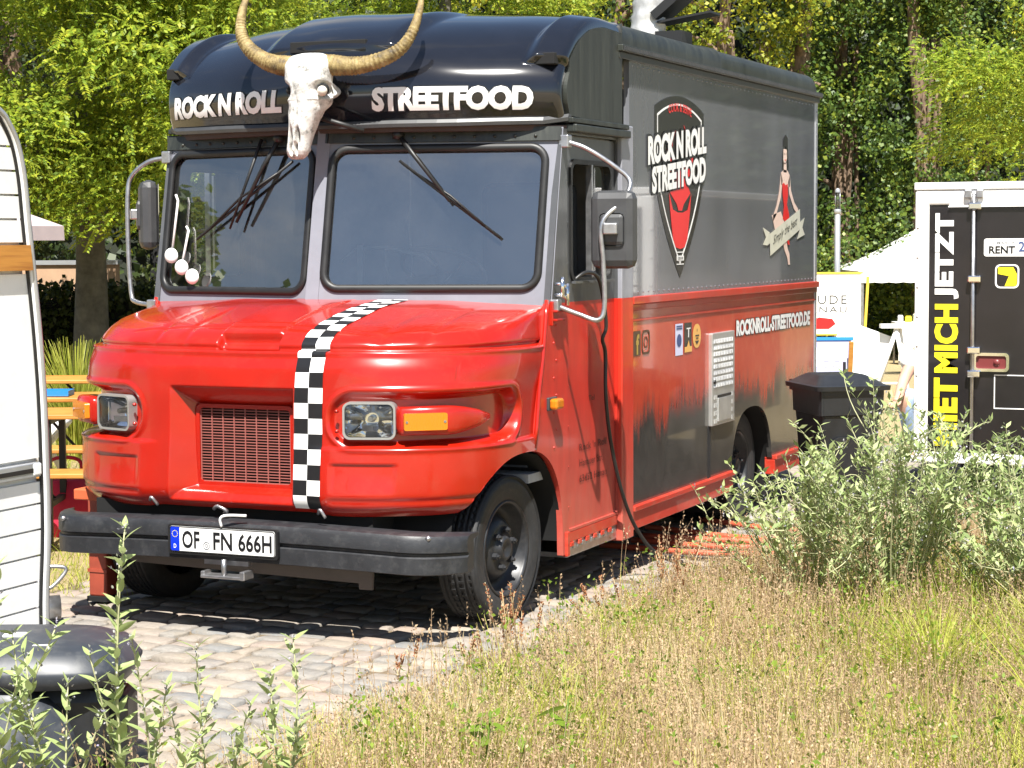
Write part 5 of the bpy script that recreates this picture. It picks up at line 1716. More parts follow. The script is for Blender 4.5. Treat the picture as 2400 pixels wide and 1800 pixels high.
# ---- mirrors
def mirror(sx, arm, head, low):
    mb = MB(); mb.tube(smooth_path(arm, 8), 0.0115, 10)
    for p in (arm[0], arm[-1]):
        mb.box((p[0] - 0.03, p[1] - 0.03, p[2] - 0.03), (p[0] + 0.02, p[1] + 0.02, p[2] + 0.03), 0.006)
    a = mb.build('mirror_arm', M['steel'], truck, True)
    (c, hx, hy, hz, yaw) = head
    mb = MB()
    R3 = Matrix.Translation(c) @ Matrix.Rotation(yaw, 4, 'Z')
    mb.box((-hx, -hy, -hz), (hx, hy, hz), 0.038, mtx=R3)
    h = mb.build('mirror_head', M['rubber_grey'], truck, True)
    mb = MB(); mb.box((-hx + 0.018, hy, -hz + 0.02), (hx - 0.018, hy + 0.003, hz - 0.02), mtx=R3); mb.build('mirror_glass', M['mirrorglass'], h)
    mb = MB(); mb.box((-hx * 0.55, -hy - 0.014, -hz * 0.42), (hx * 0.55, -hy + 0.01, hz * 0.42), 0.02, mtx=R3)
    mb.mi = 1; mb.box((-0.032, -hy - 0.045, -0.022), (0.032, -hy - 0.008, 0.03), 0.006, mtx=R3)
    mb.build('mirror_clamp', [M['rubber_grey'], M['steel']], h)
mirror(1, [(1.075, 1.29, 2.15), (1.17, 1.30, 2.115), (1.28, 1.345, 2.04), (1.355, 1.37, 1.965), (1.345, 1.30, 1.875), (1.27, 1.235, 1.775), (1.275, 1.235, 1.60), (1.28, 1.235, 1.40), (1.255, 1.22, 1.335), (1.17, 1.20, 1.36), (1.075, 1.16, 1.40)],
       (Vector((1.30, 1.265 + 0.045, 1.745)), 0.105, 0.048, 0.178, math.radians(8)), None)
mirror(-1, [(-1.05, 1.26, 2.12), (-1.16, 1.24, 2.10), (-1.255, 1.23, 2.03), (-1.275, 1.22, 1.93), (-1.27, 1.21, 1.65), (-1.25, 1.20, 1.44), (-1.20, 1.17, 1.40), (-1.06, 1.12, 1.385)],
       (Vector((-1.215, 1.31, 1.835)), 0.095, 0.045, 0.175, math.radians(-52)), None)
# chromed hinge brackets and clips below the mirror on the pillar
mb = MB()
for z in (1.45, 1.50):
    mb.tube([(1.065, 1.16, z), (1.10, 1.17, z), (1.10, 1.23, z - 0.02)], 0.009, 8)
mb.tube([(1.10, 1.17, 1.44), (1.10, 1.17, 1.53)], 0.010, 8); mb.tube([(1.10, 1.23, 1.40), (1.10, 1.23, 1.50)], 0.010, 8)
mb.build('bracket', M['chrome'], truck, True, split=True)
mb = MB()
for z in (1.33, 1.37):
    mb.box((1.055, 1.12, z), (1.095, 1.22, z + 0.012), 0.003)
mb.box((1.055, 1.115, 1.31), (1.075, 1.135, 1.42), 0.003)
mb.build('bracket', M['red'], truck, True, split=True)
# door loop of cable hanging over the sill
mb = MB()
mb.tube(smooth_path([(1.04, 1.43, 1.50), (1.085, 1.50, 1.545), (1.10, 1.62, 1.52), (1.10, 1.70, 1.40), (1.10, 1.73, 1.28), (1.085, 1.72, 1.22), (1.085, 1.76, 1.15), (1.09, 1.75, 0.95), (1.10, 1.79, 0.72), (1.12, 1.90, 0.45), (1.15, 2.05, 0.24), (1.22, 2.20, 0.10), (1.35, 2.42, 0.02)], 8), 0.0095, 8)
tag(mb.build('power_cable', M['cable']), 'black power cable hanging from the cab window down to the grass', 'cable')
# white spoons stuck in the corner of the cowl
def ladle(label, u, v, hgt):
    f = PF[-1]
    base = f(-u if u < 0 else u, v, 0.035)
    t = thing('ladle', label, 'ladle', base, 0, 'white ladles on the windscreen')
    mb = MB()
    cc = f(u, v, 0.035) - base
    ring = []
    for i in range(7):
        r = 0.038 * math.sin(i / 6 * PI / 2); dd = -0.018 * math.cos(i / 6 * PI / 2)
        ring.append((r, dd))
    mb.lathe(ring, cc, 'y', 20)
    mb.build('bowl', M['white'], t)
    if hgt > 0:
        mb = MB(); mb.tube([cc + Vector((0, 0.01, 0.03)), cc + Vector((0.005, 0.06, hgt * 0.9)), cc + Vector((-0.01, 0.065, hgt))], 0.006, 8)
        mb.build('handle', M['white'], t)
ladle('white ladle with the longest handle, leftmost of three at the windscreen corner', 0.97, 0.199, 0.30)
ladle('white ladle with a bent handle, middle of three at the windscreen corner', 0.89, 0.141, 0.20)
ladle('white ladle with no visible handle, lowest of three at the windscreen corner', 0.81, 0.096, 0.0)

# ---- chimney on the roof
ch = thing('chimney_pipe', 'crumpled shiny metal flue pipe with black flaps on the truck roof', 'chimney', (0.58, 3.72, 2.80))
mb = MB(); seg = 20; rings = []
for i in range(26):
    t = i / 25
    c = Vector((0.02 + 0.16 * t * t, 0.02 * t, 0.72 * t))
    rr2 = 0.10 + 0.004 * math.sin(i * 2.3) + 0.03 * max(0, t - 0.6)
    rings.append([mb.bm.verts.new(c + Vector(((rr2 + 0.006 * math.sin(5 * a + i * 1.7)) * math.cos(a), (rr2 + 0.006 * math.cos(4 * a - i)) * math.sin(a), 0.02 * math.cos(a) * t))) for a in [2 * PI * k / seg for k in range(seg)]])
for i in range(25):
    for k in range(seg): mb.face([rings[i][k], rings[i][(k + 1) % seg], rings[i + 1][(k + 1) % seg], rings[i + 1][k]], True)
mb.build('flue', mat('crumpled bright metal', (0.5, 0.5, 0.49), 0.38, metal=0.3, var=0.55, vscale=7, bmp=0.9, bscale=12, mapscale=(1, 1, .5)), ch)
mb = MB()
mb.box((-0.02, -0.08, 0.0), (0.30, 0.10, 0.012), mtx=Matrix.Translation((0.13, 0.0, 0.13)) @ Matrix.Rotation(math.radians(-8), 4, 'Y'))
mb.box((-0.02, -0.10, 0.0), (0.24, 0.12, 0.05), mtx=Matrix.Translation((0.12, 0.0, 0.16)) @ Matrix.Rotation(math.radians(-38), 4, 'Y'))
mb.box((0.10, -0.09, 0.0), (0.26, 0.10, 0.08))
mb.build('flap', M['black_mat'], ch)

# ---- buffalo skull wired to the roof cap
sk = thing('buffalo_skull', 'white horned cattle skull hung on the front of the black roof cap', 'skull', (-0.005, 0.835, 2.29))
def skull():
    # height (rel), half width, half depth, x shift, front offset
    S_ = [(0.268, 0.055, 0.04, 0, .02), (0.255, 0.105, 0.07, 0, 0.0), (0.215, 0.126, 0.085, 0, -.01), (0.165, 0.122, 0.09, 0, -.015), (0.12, 0.118, 0.09, 0, -.02), (0.085, 0.132, 0.085, 0, -.02), (0.045, 0.118, 0.08, -.004, -.022),
          (0.0, 0.092, 0.075, -.010, -.028), (-0.04, 0.078, 0.07, -.018, -.034), (-0.09, 0.066, 0.062, -.028, -.04), (-0.135, 0.062, 0.052, -.038, -.045), (-0.18, 0.060, 0.042, -.046, -.05), (-0.205, 0.050, 0.03, -.05, -.05), (-0.216, 0.03, 0.015, -.05, -.05)]
    A = np.array(S_); hz = np.linspace(A[0, 0], A[-1, 0], 200)
    o = np.argsort(A[:, 0]); B = np.stack([np.interp(hz, A[o, 0], A[o, k]) for k in range(1, 5)], 1)
    for _ in range(14): B[1:-1] = .25 * B[:-2] + .5 * B[1:-1] + .25 * B[2:]
    nU = 200; th = np.linspace(0, 2 * PI, nU, endpoint=False)
    P = np.zeros((200, nU, 3))
    for i, z in enumerate(hz):
        w, d, xs, fo = B[i]
        c, s = np.cos(th), np.sin(th)
        e = 2.4 if z > 0.05 else 2.2
        P[i, :, 0] = xs + w * np.sign(c) * np.abs(c) ** (2 / e)
        P[i, :, 1] = fo - d * np.sign(s) * np.abs(s) ** (2 / e)
        P[i, :, 2] = z
    P[..., 0] *= 0.91
    def dent(cx, cz, rx, rz, depth, front=True):
        m = np.exp(-(((P[..., 0] - cx) / rx) ** 2 + ((P[..., 2] - cz) / rz) ** 2) ** 1.5) * (P[..., 1] < 0.0)
        P[..., 1] += depth * m
    for sx in (-1, 1):
        dent(sx * 0.098, 0.094, 0.034, 0.032, 0.09)          # eye sockets
        dent(-0.038 + sx * 0.019, -0.112, 0.009, 0.036, 0.062)   # nasal slits
        dent(-0.047 + sx * 0.015, -0.168, 0.007, 0.024, 0.055)
        dent(sx * 0.105, 0.03, 0.03, 0.03, 0.03)
    dent(-0.018 - 0.0, -0.02, 0.004, 0.07, 0.012); dent(-0.052, -0.205, 0.005, 0.02, 0.03)
    P[..., 1] += 0.0012 * np.sin(P[..., 0] * 71 + P[..., 2] * 33) * np.sin(P[..., 2] * 57 + 1)
    idx = np.arange(200 * nU).reshape(200, nU)
    q = np.stack([idx[:-1], idx[1:], np.roll(idx, -1, 1)[1:], np.roll(idx, -1, 1)[:-1]], -1).reshape(-1, 4)
    return fast_mesh('cranium', P, q, M['bone'], smooth=True)
link('cranium', skull(), sk)
mb = MB()
for sx, r_ in ((-1, 0.020), (1, 0.027)):
    mb.lathe([(r_ * math.sin(PI * k / 10), -r_ * math.cos(PI * k / 10)) for k in range(11)], (sx * (0.095 if sx > 0 else 0.078), -0.050, 0.098), 'y', 16)
mb.build('socket_shade', M['void'], sk, split=True)  # dark balls stand in for the shade inside the skull's sockets
mb = MB(); mb.lathe([(0.024 * math.sin(PI * k / 10), -0.024 * math.cos(PI * k / 10)) for k in range(11)], (0.097, -0.068, 0.090), 'y', 16)
mb.build('eye_ball', mat('ivory ball', (0.60, 0.56, 0.48), 0.4), sk)
def horn(pts, r0):
    path = smooth_path(pts, 18); n = len(path)
    rads = []
    for i in range(n):
        t = i / (n - 1)
        r = r0 * (1 - 0.86 * t ** 1.25)
        if t < 0.72: r *= 1 + 0.05 * math.sin(i * 1.9) + 0.03 * math.sin(i * 4.7)
        rads.append(r)
    mb = MB(); mb.tube(path, rads, 18)
    mb.build('horn', M['horn'], sk)
rel = lambda p: tuple(Vector(p) - o_)
o_ = Vector((-0.005, 0.835, 2.29))
HORN_A = ((-0.09, 0.87, 2.50), (-0.124, 0.85, 2.505), (-0.18, 0.84, 2.513), (-0.235, 0.83, 2.531), (-0.303, 0.82, 2.576), (-0.351, 0.82, 2.635), (-0.368, 0.83, 2.701), (-0.367, 0.85, 2.777), (-0.359, 0.88, 2.844), (-0.35, 0.92, 2.92))
HORN_B = ((0.05, 0.87, 2.50), (0.07, 0.85, 2.504), (0.153, 0.85, 2.497), (0.231, 0.86, 2.496), (0.333, 0.87, 2.516), (0.422, 0.89, 2.56), (0.473, 0.91, 2.628), (0.494, 0.94, 2.712), (0.496, 0.97, 2.788), (0.483, 1.0, 2.88))
horn([rel(p) for p in HORN_A], 0.051)
horn([rel(p) for p in HORN_B], 0.051)
mb = MB(); mb.tube([(0.0, 0.02, 0.12), (0.0, 0.24, 0.06)], 0.02, 8); mb.tube([(0.02, 0.01, -0.02), (0.22, 0.10, -0.085)], 0.012, 8)
mb.build('hanger', M['black_mat'], sk, split=True)
mb = MB()
# ================================================================ things round the truck
RDIR = math.atan2(SR2.y, SR2.x)
# ---- caravan on the left
CX = 0.10
cv = thing('caravan', 'white caravan with horizontal siding and an orange wooden board at the left edge', 'caravan', (-0.9, -3.5, 0))
cprof = [(-1.372, 0.20), (-1.372, 0.405), (-1.352, 0.66), (-1.353, 0.945), (-1.36, 1.163), (-1.378, 1.38), (-1.402, 1.578), (-1.427, 1.774), (-1.447, 1.937), (-1.48, 2.05), (-1.53, 2.123), (-1.57, 2.157), (-1.70, 2.215), (-1.95, 2.25), (-2.4, 2.26), (-5.6, 2.24), (-5.85, 2.05), (-5.95, 1.4), (-5.95, 0.24)]
mb = MB()
mb.prism([(y - 0.02 if y > -3 else y + 0.02, z - 0.01) for y, z in cprof], lambda u, v, d: (d, u, v), CX - 2.0, CX - 0.03)
mb.build('body', M['van_white'], cv, True)
def prof_y(z):
    zz = [p[1] for p in cprof[:14]]; yy = [p[0] for p in cprof[:14]]
    return float(np.interp(z, zz, yy))
# horizontal siding planks, each its own strip with an open joint
zs = [0.20, 0.292, 0.386, 0.480, 0.574, 0.668, 0.762, 0.845]
zs2 = [0.925, 1.58]
bands = list(zip(zs[:-1], zs[1:])) + [(0.925, 1.595)] + [(1.70 + 0.085 * k, 1.70 + 0.085 * (k + 1)) for k in range(5)]
for z0, z1 in bands:
    za, zb = z0 + 0.004, z1 - 0.004
    n_ = max(2, int((zb - za) / 0.05) + 1)
    front = [(prof_y(za + (zb - za) * k / n_) - 0.03, za + (zb - za) * k / n_) for k in range(n_ + 1)]
    mb = MB(); mb.prism([(-5.7, za)] + front + [(-5.7, zb)], lambda u, v, d: (d, u, v), CX - 0.03, CX - 0.004)
    mb.build('siding_plank', M['van_white'], cv, True)
mb = MB(); mb.prism([(-5.7, 1.604), (prof_y(1.604) - 0.02, 1.604), (prof_y(1.70) - 0.02, 1.694), (-5.7, 1.694)], lambda u, v, d: (d, u, v), CX - 0.03, CX + 0.018)
mb.build('wooden_board', M['wood'], cv, True)
mb = MB()
mb.box((CX - 0.02, -5.7, 0.862), (CX + 0.012, -1.40, 0.915), 0.004)
rb = mb.build('waist_rail', M['van_grey'], cv, True)
mb = MB(); mb.box((CX + 0.008, -5.7, 0.880), (CX + 0.0135, -1.43, 0.896)); mb.build('rail_slot', M['black'], rb)
mb = MB(); mb.box((CX - 0.012, -1.445, 0.868), (CX + 0.016, -1.398, 0.912), 0.006); mb.build('rail_end', M['white'], rb)
mb = MB()
pp = [(CX - 0.01, y, z) for y, z in smooth_path([(a, b, 0) for a, b in cprof[:15]], 4) for _ in [0]] if False else [(CX - 0.004, v.x, v.y) for v in smooth_path([(a, b, 0) for a, b in cprof[:15]], 4)]
mb.tube(pp, 0.016, 8)
mb.build('edge_trim', M['van_grey'], cv, True)
mb = MB(); mb.tube([(CX - 0.002, p[1] - 0.030, p[2]) for p in pp], 0.007, 6); mb.build('edge_piping', M['black'], cv, True)
mb = MB(); mb.tube([(CX - 0.003, p[1] - 0.012, p[2]) for p in pp], 0.011, 6); mb.build('edge_bead', M['white'], cv, True)
mb = MB()
for sx in (CX - 0.3, CX - 1.7):
    mb.lathe([(0.0, -0.09), (0.27, -0.09), (0.31, -0.06), (0.31, 0.06), (0.27, 0.09), (0.0, 0.09)], (sx, -3.6, 0.28), 'x', 28)
mb.build('wheel', M['tyre'], cv, True)
mb = MB()
mb.box((-1.05, -1.40, 0.20), (-0.99, -0.25, 0.26), 0.006, mtx=Matrix.Translation((0, 0, 0)))
mb.tube([(-1.3, -1.4, 0.23), (-1.03, -0.35, 0.24)], 0.03, 8); mb.tube([(-0.7, -1.4, 0.23), (-1.0, -0.35, 0.24)], 0.03, 8)
mb.tube([(-1.02, -0.30, 0.24), (-0.93, -0.05, 0.15)], 0.03, 8)
mb.build('drawbar', M['rim'], cv, True)
mb = MB()
mb.tube([(-0.99, -0.10, 0.075), (-0.86, 0.02, 0.075)], 0.055, 14); mb.tube([(-0.93, -0.05, 0.10), (-0.93, -0.02, 0.24)], 0.022, 8)
mb.tube(smooth_path([(-0.96, -0.05, 0.19), (-0.90, -0.01, 0.16), (-0.85, 0.05, 0.23), (-0.87, 0.04, 0.255), (-0.97, -0.03, 0.255)], 5), 0.009, 8)
mb.box((-0.97, -0.07, 0.02), (-0.89, 0.0, 0.06), 0.01)
mb.build('coupling', M['steel'], cv, True)

# ---- slate plastic cart in the lower left corner
bx = thing('plastic_cart', 'slate grey plastic cart with domed lid and round wheel cover behind the sprigs', 'cart', site(-1.60, 6.35, -0.018), RDIR)
mb = MB()
rings = []
for z, kx, ky in ((0.345, .36, .24), (0.35, .38, .26), (0.395, .40, .275), (0.405, .392, .27), (0.45, .36, .245), (0.47, .30, .20), (0.478, .0, .0)):
    ring = []
    for k in range(40):
        a = 2 * PI * k / 40
        c, s = math.cos(a), math.sin(a)
        ring.append(mb.bm.verts.new((kx * math.copysign(abs(c) ** .55, c), ky * math.copysign(abs(s) ** .6, s), z + 0.01 * c * 0)))
    rings.append(ring)
for i in range(len(rings) - 1):
    for k in range(40): mb.face([rings[i][k], rings[i][(k + 1) % 40], rings[i + 1][(k + 1) % 40], rings[i + 1][k]], True)
lid = mb.build('lid', M['bin_grey'], bx)
mb = MB(); mb.box((0.10, -0.16, 0.466), (0.15, -0.13, 0.472), 0.002); mb.box((-0.02, -0.05, 0.474), (0.05, 0.0, 0.484), 0.004); mb.box((-0.16, 0.0, 0.474), (-0.09, 0.05, 0.486), 0.005); mb.build('lid_clip', M['white'], lid)
mb = MB(); mb.box((-0.33, -0.18, 0.06), (0.33, 0.20, 0.345), 0.05); mb.build('body', M['bin'], bx)
mb = MB()
mb.lathe([(0.0, -0.285), (0.05, -0.288), (0.06, -0.275), (0.17, -0.265), (0.205, -0.25), (0.22, -0.22), (0.22, -0.06), (0.21, -0.05)], (0.02, 0, 0.135), 'y', 40)
mb.build('wheel_cover', M['bin_grey'], bx)
mb = MB(); mb.box((0.34, -0.20, 0.0), (0.40, -0.05, 0.13), 0.015); mb.box((0.30, -0.1, 0.10), (0.38, 0.1, 0.3), 0.02); mb.build('foot', M['black'], bx)

# ---- wheelie bin
wb = thing('wheelie_bin', 'black wheelie bin with closed domed lid behind the shrubs', 'bin', (1.70, 3.83, -0.018), RDIR + math.radians(12))
mb = MB()
sec = [(0.02, .215, .22), (0.10, .225, .235), (0.70, .262, .315), (0.74, .268, .32), (0.745, .285, .335), (0.86, .29, .345), (0.885, .29, .345)]
rings = []
for z, hx, hy in sec:
    ring = []
    for u, v in rrect(-hx, -hy, hx, hy, 0.035, 4): ring.append(mb.bm.verts.new((u, v + (z - 0.4) * -0.02, z)))
    rings.append(ring)
n = len(rings[0])
for i in range(len(rings) - 1):
    for k in range(n): mb.face([rings[i][k], rings[i][(k + 1) % n], rings[i + 1][(k + 1) % n], rings[i + 1][k]], False)
mb.face(rings[0], False)
body = mb.build('body', M['bin'], wb)
mb = MB()
mb.prism(rrect(-0.20, 0.30, 0.20, 0.62, 0.10, 8), lambda u, v, d: (u, -0.262 - (v - 0.1) * 0.128 + d - (v > 0) * 0, v), -0.016, 0.01)
for x in (-0.27, -0.02, 0.25): mb.box((x - 0.008, -0.352, 0.745), (x + 0.008, -0.335, 0.885))
mb.build('front_panel', M['bin'], body)
mb = MB(); rings = []
for z, hx, hy, oy in ((0.885, .335, .39, 0), (0.91, .34, .395, 0), (0.914, .31, .36, 0), (0.940, .26, .28, .02), (0.962, .21, .20, .04), (0.966, .19, .18, .04)):
    ring = []
    for u, v in rrect(-hx, -hy, hx, hy, 0.05, 4): ring.append(mb.bm.verts.new((u, v + oy, z)))
    rings.append(ring)
for i in range(len(rings) - 1):
    for k in range(n): mb.face([rings[i][k], rings[i][(k + 1) % n], rings[i + 1][(k + 1) % n], rings[i + 1][k]], False)
mb.face(rings[-1], False); mb.face(rings[0], False)
mb.build('lid', M['bin'], wb)
mb = MB(); mb.tube([(-0.27, 0.40, 0.90), (0.27, 0.40, 0.90)], 0.014, 8); mb.box((-0.28, 0.33, 0.86), (-0.25, 0.41, 0.92)); mb.box((0.25, 0.33, 0.86), (0.28, 0.41, 0.92)); mb.box((0.16, .25, .93), (.18, .27, 1.02)); mb.build('handle', M['bin'], wb)
for sx in (-0.24, 0.24):
    mb = MB(); mb.lathe([(0.0, -0.025), (0.09, -0.025), (0.10, -0.015), (0.10, 0.015), (0.09, 0.025), (0.0, 0.025)], (sx, 0.24, 0.10), 'x', 20); mb.build('wheel', M['tyre'], wb)

wb.scale = (0.66, 0.68, 0.985)
# ---- black box trailer
tr = thing('box_trailer', 'black rental box trailer with white frame and yellow and white rental lettering', 'trailer', (2.85, 6.4, 0))
TY, TX0, TX1, TZ0, TZ1 = 4.93, 1.90, 3.82, 0.355, 2.03
mb = MB(); mb.box((TX0 + 0.02, TY + 0.03, TZ0 + 0.04), (TX1 - 0.02, TY + 3.0, TZ1 - 0.03)); mb.build('body', M['trailer_black'], tr, True)
mb = MB()
mb.box((TX0, TY - 0.015, TZ0), (TX0 + 0.085, TY + 0.07, TZ1 - 0.05), 0.012); mb.box((TX1 - 0.085, TY - 0.015, TZ0), (TX1, TY + 0.07, TZ1 - 0.05), 0.012)
mb.box((TX0 + 0.0, TY - 0.012, TZ1 - 0.135), (TX1, TY + 0.07, TZ1 - 0.045), 0.012)
mb.box((TX0 - 0.005, TY - 0.02, TZ1 - 0.045), (TX1 + 0.005, TY + 3.0, TZ1), 0.006)
mb.box((TX0, TY - 0.01, TZ0 - 0.03), (TX1, TY + 0.07, TZ0 + 0.035), 0.008)
mb.prism([(TX0 + 0.20, TZ1 - 0.15), (TX0 + 0.24, TZ1 - 0.085), (TX1 - 0.24, TZ1 - 0.085), (TX1 - 0.20, TZ1 - 0.15)], lambda u, v, d: (u, TY - 0.013 - d, v), 0.0, 0.006)
for k in range(8): mb.lathe([(0.008, 0), (0.007, -0.004), (0, -0.005)], (TX0 + 0.02, TY - 0.016, 0.5 + 0.18 * k), 'y', 8)
fr = mb.build('door_frame', M['van_white'], tr, True)
mb = MB(); mb.box((TX0 + 0.085, TY + 0.0, TZ0 + 0.035), (TX1 - 0.085, TY + 0.028, TZ1 - 0.135)); dr = mb.build('rear_door', M['trailer_black'], tr, True)
mb = MB(); mb.tube([(2.256, TY - 0.025, TZ0 + 0.06), (2.256, TY - 0.025, TZ1 - 0.07)], 0.012, 10); mb.build('lock_rod', M['steel'], dr)
for z in (1.885, 1.447, 1.018, 0.876):
    mb = MB(); mb.box((2.225, TY - 0.045, z - 0.022), (2.305, TY, z + 0.022), 0.008); mb.build('rod_clamp', M['chrome'], dr)
mb = MB(); mb.box((2.20, TY - 0.045, TZ1 - 0.10), (2.245, TY - 0.01, TZ1 - 0.045), 0.008); mb.box((2.27, TY - 0.045, TZ1 - 0.10), (2.315, TY - 0.01, TZ1 - 0.045), 0.008); mb.box((2.235, TY - 0.035, TZ1 - 0.12), (2.28, TY - 0.01, TZ1 - 0.08), 0.006); mb.build('rod_keeper', M['steel'], dr)
mb = MB(); mb.prism(rrect(2.262, 0.89, 2.475, 1.003, 0.025), lambda u, v, d: (u, TY - d, v), 0.0, 0.022, [rrect(2.278, 0.908, 2.458, 0.985, 0.015)]); hd = mb.build('handle_housing', M['chrome'], dr)
mb = MB(); mb.prism(rrect(2.278, 0.908, 2.458, 0.985, 0.015), lambda u, v, d: (u, TY - d, v), 0.0, 0.012); mb.lathe([(0.02, -0.012), (0.018, -0.02), (0, -0.02)], (2.40, TY, 0.945), 'y', 14); mb.build('handle', mat('dark red latch', (0.16, 0.03, 0.03), 0.4), hd)
TF = lambda off: (lambda u, v: (u, TY - off, v))
def rot_text(name, tx, m, x0, x1, z0, z1):
    # reads upwards: letter tops point to the left
    text_obj(name, tx, m, lambda u, v: (x1 - v, TY - 0.004, z0 + u), (0, 0, z1 - z0, x1 - x0), dr, bold=0.05, spacing=1.04)
rot_text('trailer_lettering', 'JETZT', M['white'], 2.022, 2.166, 1.325, 1.845)
rot_text('trailer_lettering', 'MICH', M['yellow_print'], 2.022, 2.166, 0.876, 1.295)
rot_text('trailer_lettering', 'MIET', M['yellow_print'], 2.022, 2.166, 0.430, 0.846)
mb = MB(); mb.prism(rrect(2.315, 1.583, 2.80, 1.69, 0.015), lambda u, v, d: (u, TY - d, v), 0.0, 0.003); sg = mb.build('rent_sign', M['white'], dr)
text_obj('sign_lettering', 'RENT', M['black_print'], TF(0.0045), (2.345, 1.60, 2.50, 1.645), sg, bold=0.03)
text_obj('sign_lettering', 'HUMBAUR', M['van_grey'], TF(0.0045), (2.345, 1.657, 2.50, 1.673), sg, bold=0.01)
text_obj('sign_lettering', '24/7', M['navy'], TF(0.0045), (2.52, 1.61, 2.66, 1.672), sg, bold=0.02)
mb = MB(); mb.prism(rrect(2.383, 1.392, 2.525, 1.535, 0.03), lambda u, v, d: (u, TY - d, v), 0.0, 0.003, [rrect(2.392, 1.401, 2.516, 1.526, 0.024)]); sk2 = mb.build('square_sticker', M['white'], dr)
mb = MB(); flat_poly(mb, [(2.40, 1.518), (2.49, 1.518), (2.51, 1.48), (2.51, 1.405), (2.44, 1.405), (2.465, 1.465), (2.40, 1.478)], TF(0.003)); mb.build('sticker_print', M['yellow_print'], sk2)
mb = MB(); mb.prism([(2.384, 0.665), (2.384, 0.872), (3.2, 0.872), (3.2, 0.665)], lambda u, v, d: (u, TY - d, v), 0.0, 0.003, [[(2.390, 0.671), (2.390, 0.866), (3.194, 0.866), (3.194, 0.671)]]); mb.build('plate_outline', M['white'], dr)
for sx in (TX0 + 0.1, TX1 - 0.1):
    mb = MB(); mb.lathe([(0.0, -0.08), (0.24, -0.08), (0.28, -0.06), (0.28, 0.06), (0.24, 0.08), (0.0, 0.08)], (sx, TY + 1.6, 0.27), 'x', 24); mb.build('wheel', M['tyre'], tr, True)

# ---- red hoses on the ground by the rear wheel
def hose(label, pts, r=0.016, m='hose', group='orange red hoses by the rear wheel'):
    mb = MB(); mb.tube(smooth_path(pts, 8), r, 8)
    tag(mb.build('hose', M[m]), label, 'hose', group)
hose('orange red hose with a loop, nearest to the meadow', [(0.6, 2.95, 0.02), (1.15, 2.88, 0.02), (1.55, 2.98, 0.02), (1.80, 3.15, 0.02), (1.95, 3.35, 0.02), (2.3, 3.55, 0.02)])
hose('second orange red hose from the meadow, running straight', [(0.7, 3.18, 0.02), (1.2, 3.12, 0.02), (1.6, 3.22, 0.025), (2.2, 3.45, 0.02)])
hose('orange red hose with a coupling in the middle of the bundle', [(0.7, 3.34, 0.02), (1.25, 3.36, 0.02), (1.62, 3.42, 0.025), (2.3, 3.62, 0.02)], 0.018)
hose('orange red hose crossing behind the others under the sill', [(0.6, 3.70, 0.02), (1.2, 3.50, 0.02), (1.7, 3.52, 0.02), (2.3, 3.72, 0.02)])
hose('farthest orange red hose passing the rear tyre', [(0.8, 4.1, 0.02), (1.3, 3.90, 0.02), (1.8, 3.85, 0.02), (2.4, 3.95, 0.02)])
hose('black hose lying on the cobbles beside the red ones', [(1.0, 2.72, 0.02), (1.35, 2.74, 0.02), (1.6, 2.85, 0.02), (1.9, 3.1, 0.02)], 0.012, 'cable')

# ---- beer tables and benches on the lawn
def beer_table(loc, label, h, w, group, name, cat, rot=0.0):
    t = thing(name, label, cat, loc, RDIR + rot, group)
    mb = MB(); mb.box((-1.1, -w / 2, h - 0.028), (1.1, w / 2, h), 0.006); mb.build('tabletop' if cat == 'table' else 'seat', M['bench'], t)
    for sx in (-0.78, 0.78):
        mb = MB()
        for sy in (-w / 2 + .05, w / 2 - .05): mb.box((sx - .018, sy - .018, 0), (sx + .018, sy + .018, h - 0.03))
        mb.box((sx - .018, -w / 2 + .03, h - .06), (sx + .018, w / 2 - .03, h - .03)); mb.box((sx - .018, -w / 2 + .03, h * .3), (sx + .018, w / 2 - .03, h * .3 + .03))
        mb.tube([(sx, 0, h * .32), (sx * .45, 0, h - .04)], .010, 6)
        mb.build('leg', M['black_mat'], t)
beer_table(site(-3.55, 14.4, -.03), 'orange beer table farthest back by the ornamental grass', .76, .5, 'orange beer tables', 'beer_table', 'table')
beer_table(site(-3.40, 12.75, -.03), 'orange beer table in the middle with a blue tray', .76, .5, 'orange beer tables', 'beer_table', 'table', .05)
beer_table(site(-3.42, 11.55, -.03), 'orange beer table nearest to the truck corner', .76, .5, 'orange beer tables', 'beer_table', 'table', .02)
beer_table(site(-3.40, 12.35, -.03), 'orange beer bench with back row position under the tables', .47, .25, 'orange beer benches', 'beer_bench', 'bench')
beer_table(site(-3.38, 11.05, -.03), 'orange beer bench in front of the nearest beer table', .47, .25, 'orange beer benches', 'beer_bench', 'bench')
p = site(-2.92, 12.7, .733)
t = thing('tray', 'blue plastic tray on the middle beer table', 'tray', p, RDIR); mb = MB(); mb.box((-.13, -.09, 0), (.13, .09, .010), .003); mb.box((-.13, -.09, .010), (.13, -.08, .035)); mb.box((-.13, .08, .010), (.13, .09, .035)); mb.box((-.13, -.08, .010), (-.12, .08, .035)); mb.box((.12, -.08, .010), (.13, .08, .035)); mb.build('tray_body', M['blue'], t)
p = site(-2.66, 11.9, -.03)
t = thing('bag', 'red cloth bag under the nearest beer table', 'bag', p, RDIR); mb = MB()
mb.lathe([(0.0, 0), (.17, 0), (.20, .08), (.18, .22), (.12, .32), (.10, .33), (0, .30)], axis='z', seg=18); mb.build('sack', M['red_cloth'], t)
mb = MB(); mb.tube(smooth_path([(-.1, 0, .31), (-.08, 0, .44), (.08, 0, .44), (.1, 0, .31)], 5), .012, 6); mb.build('handle', M['red_cloth'], t)
p = site(-3.15, 13.6, -.03)
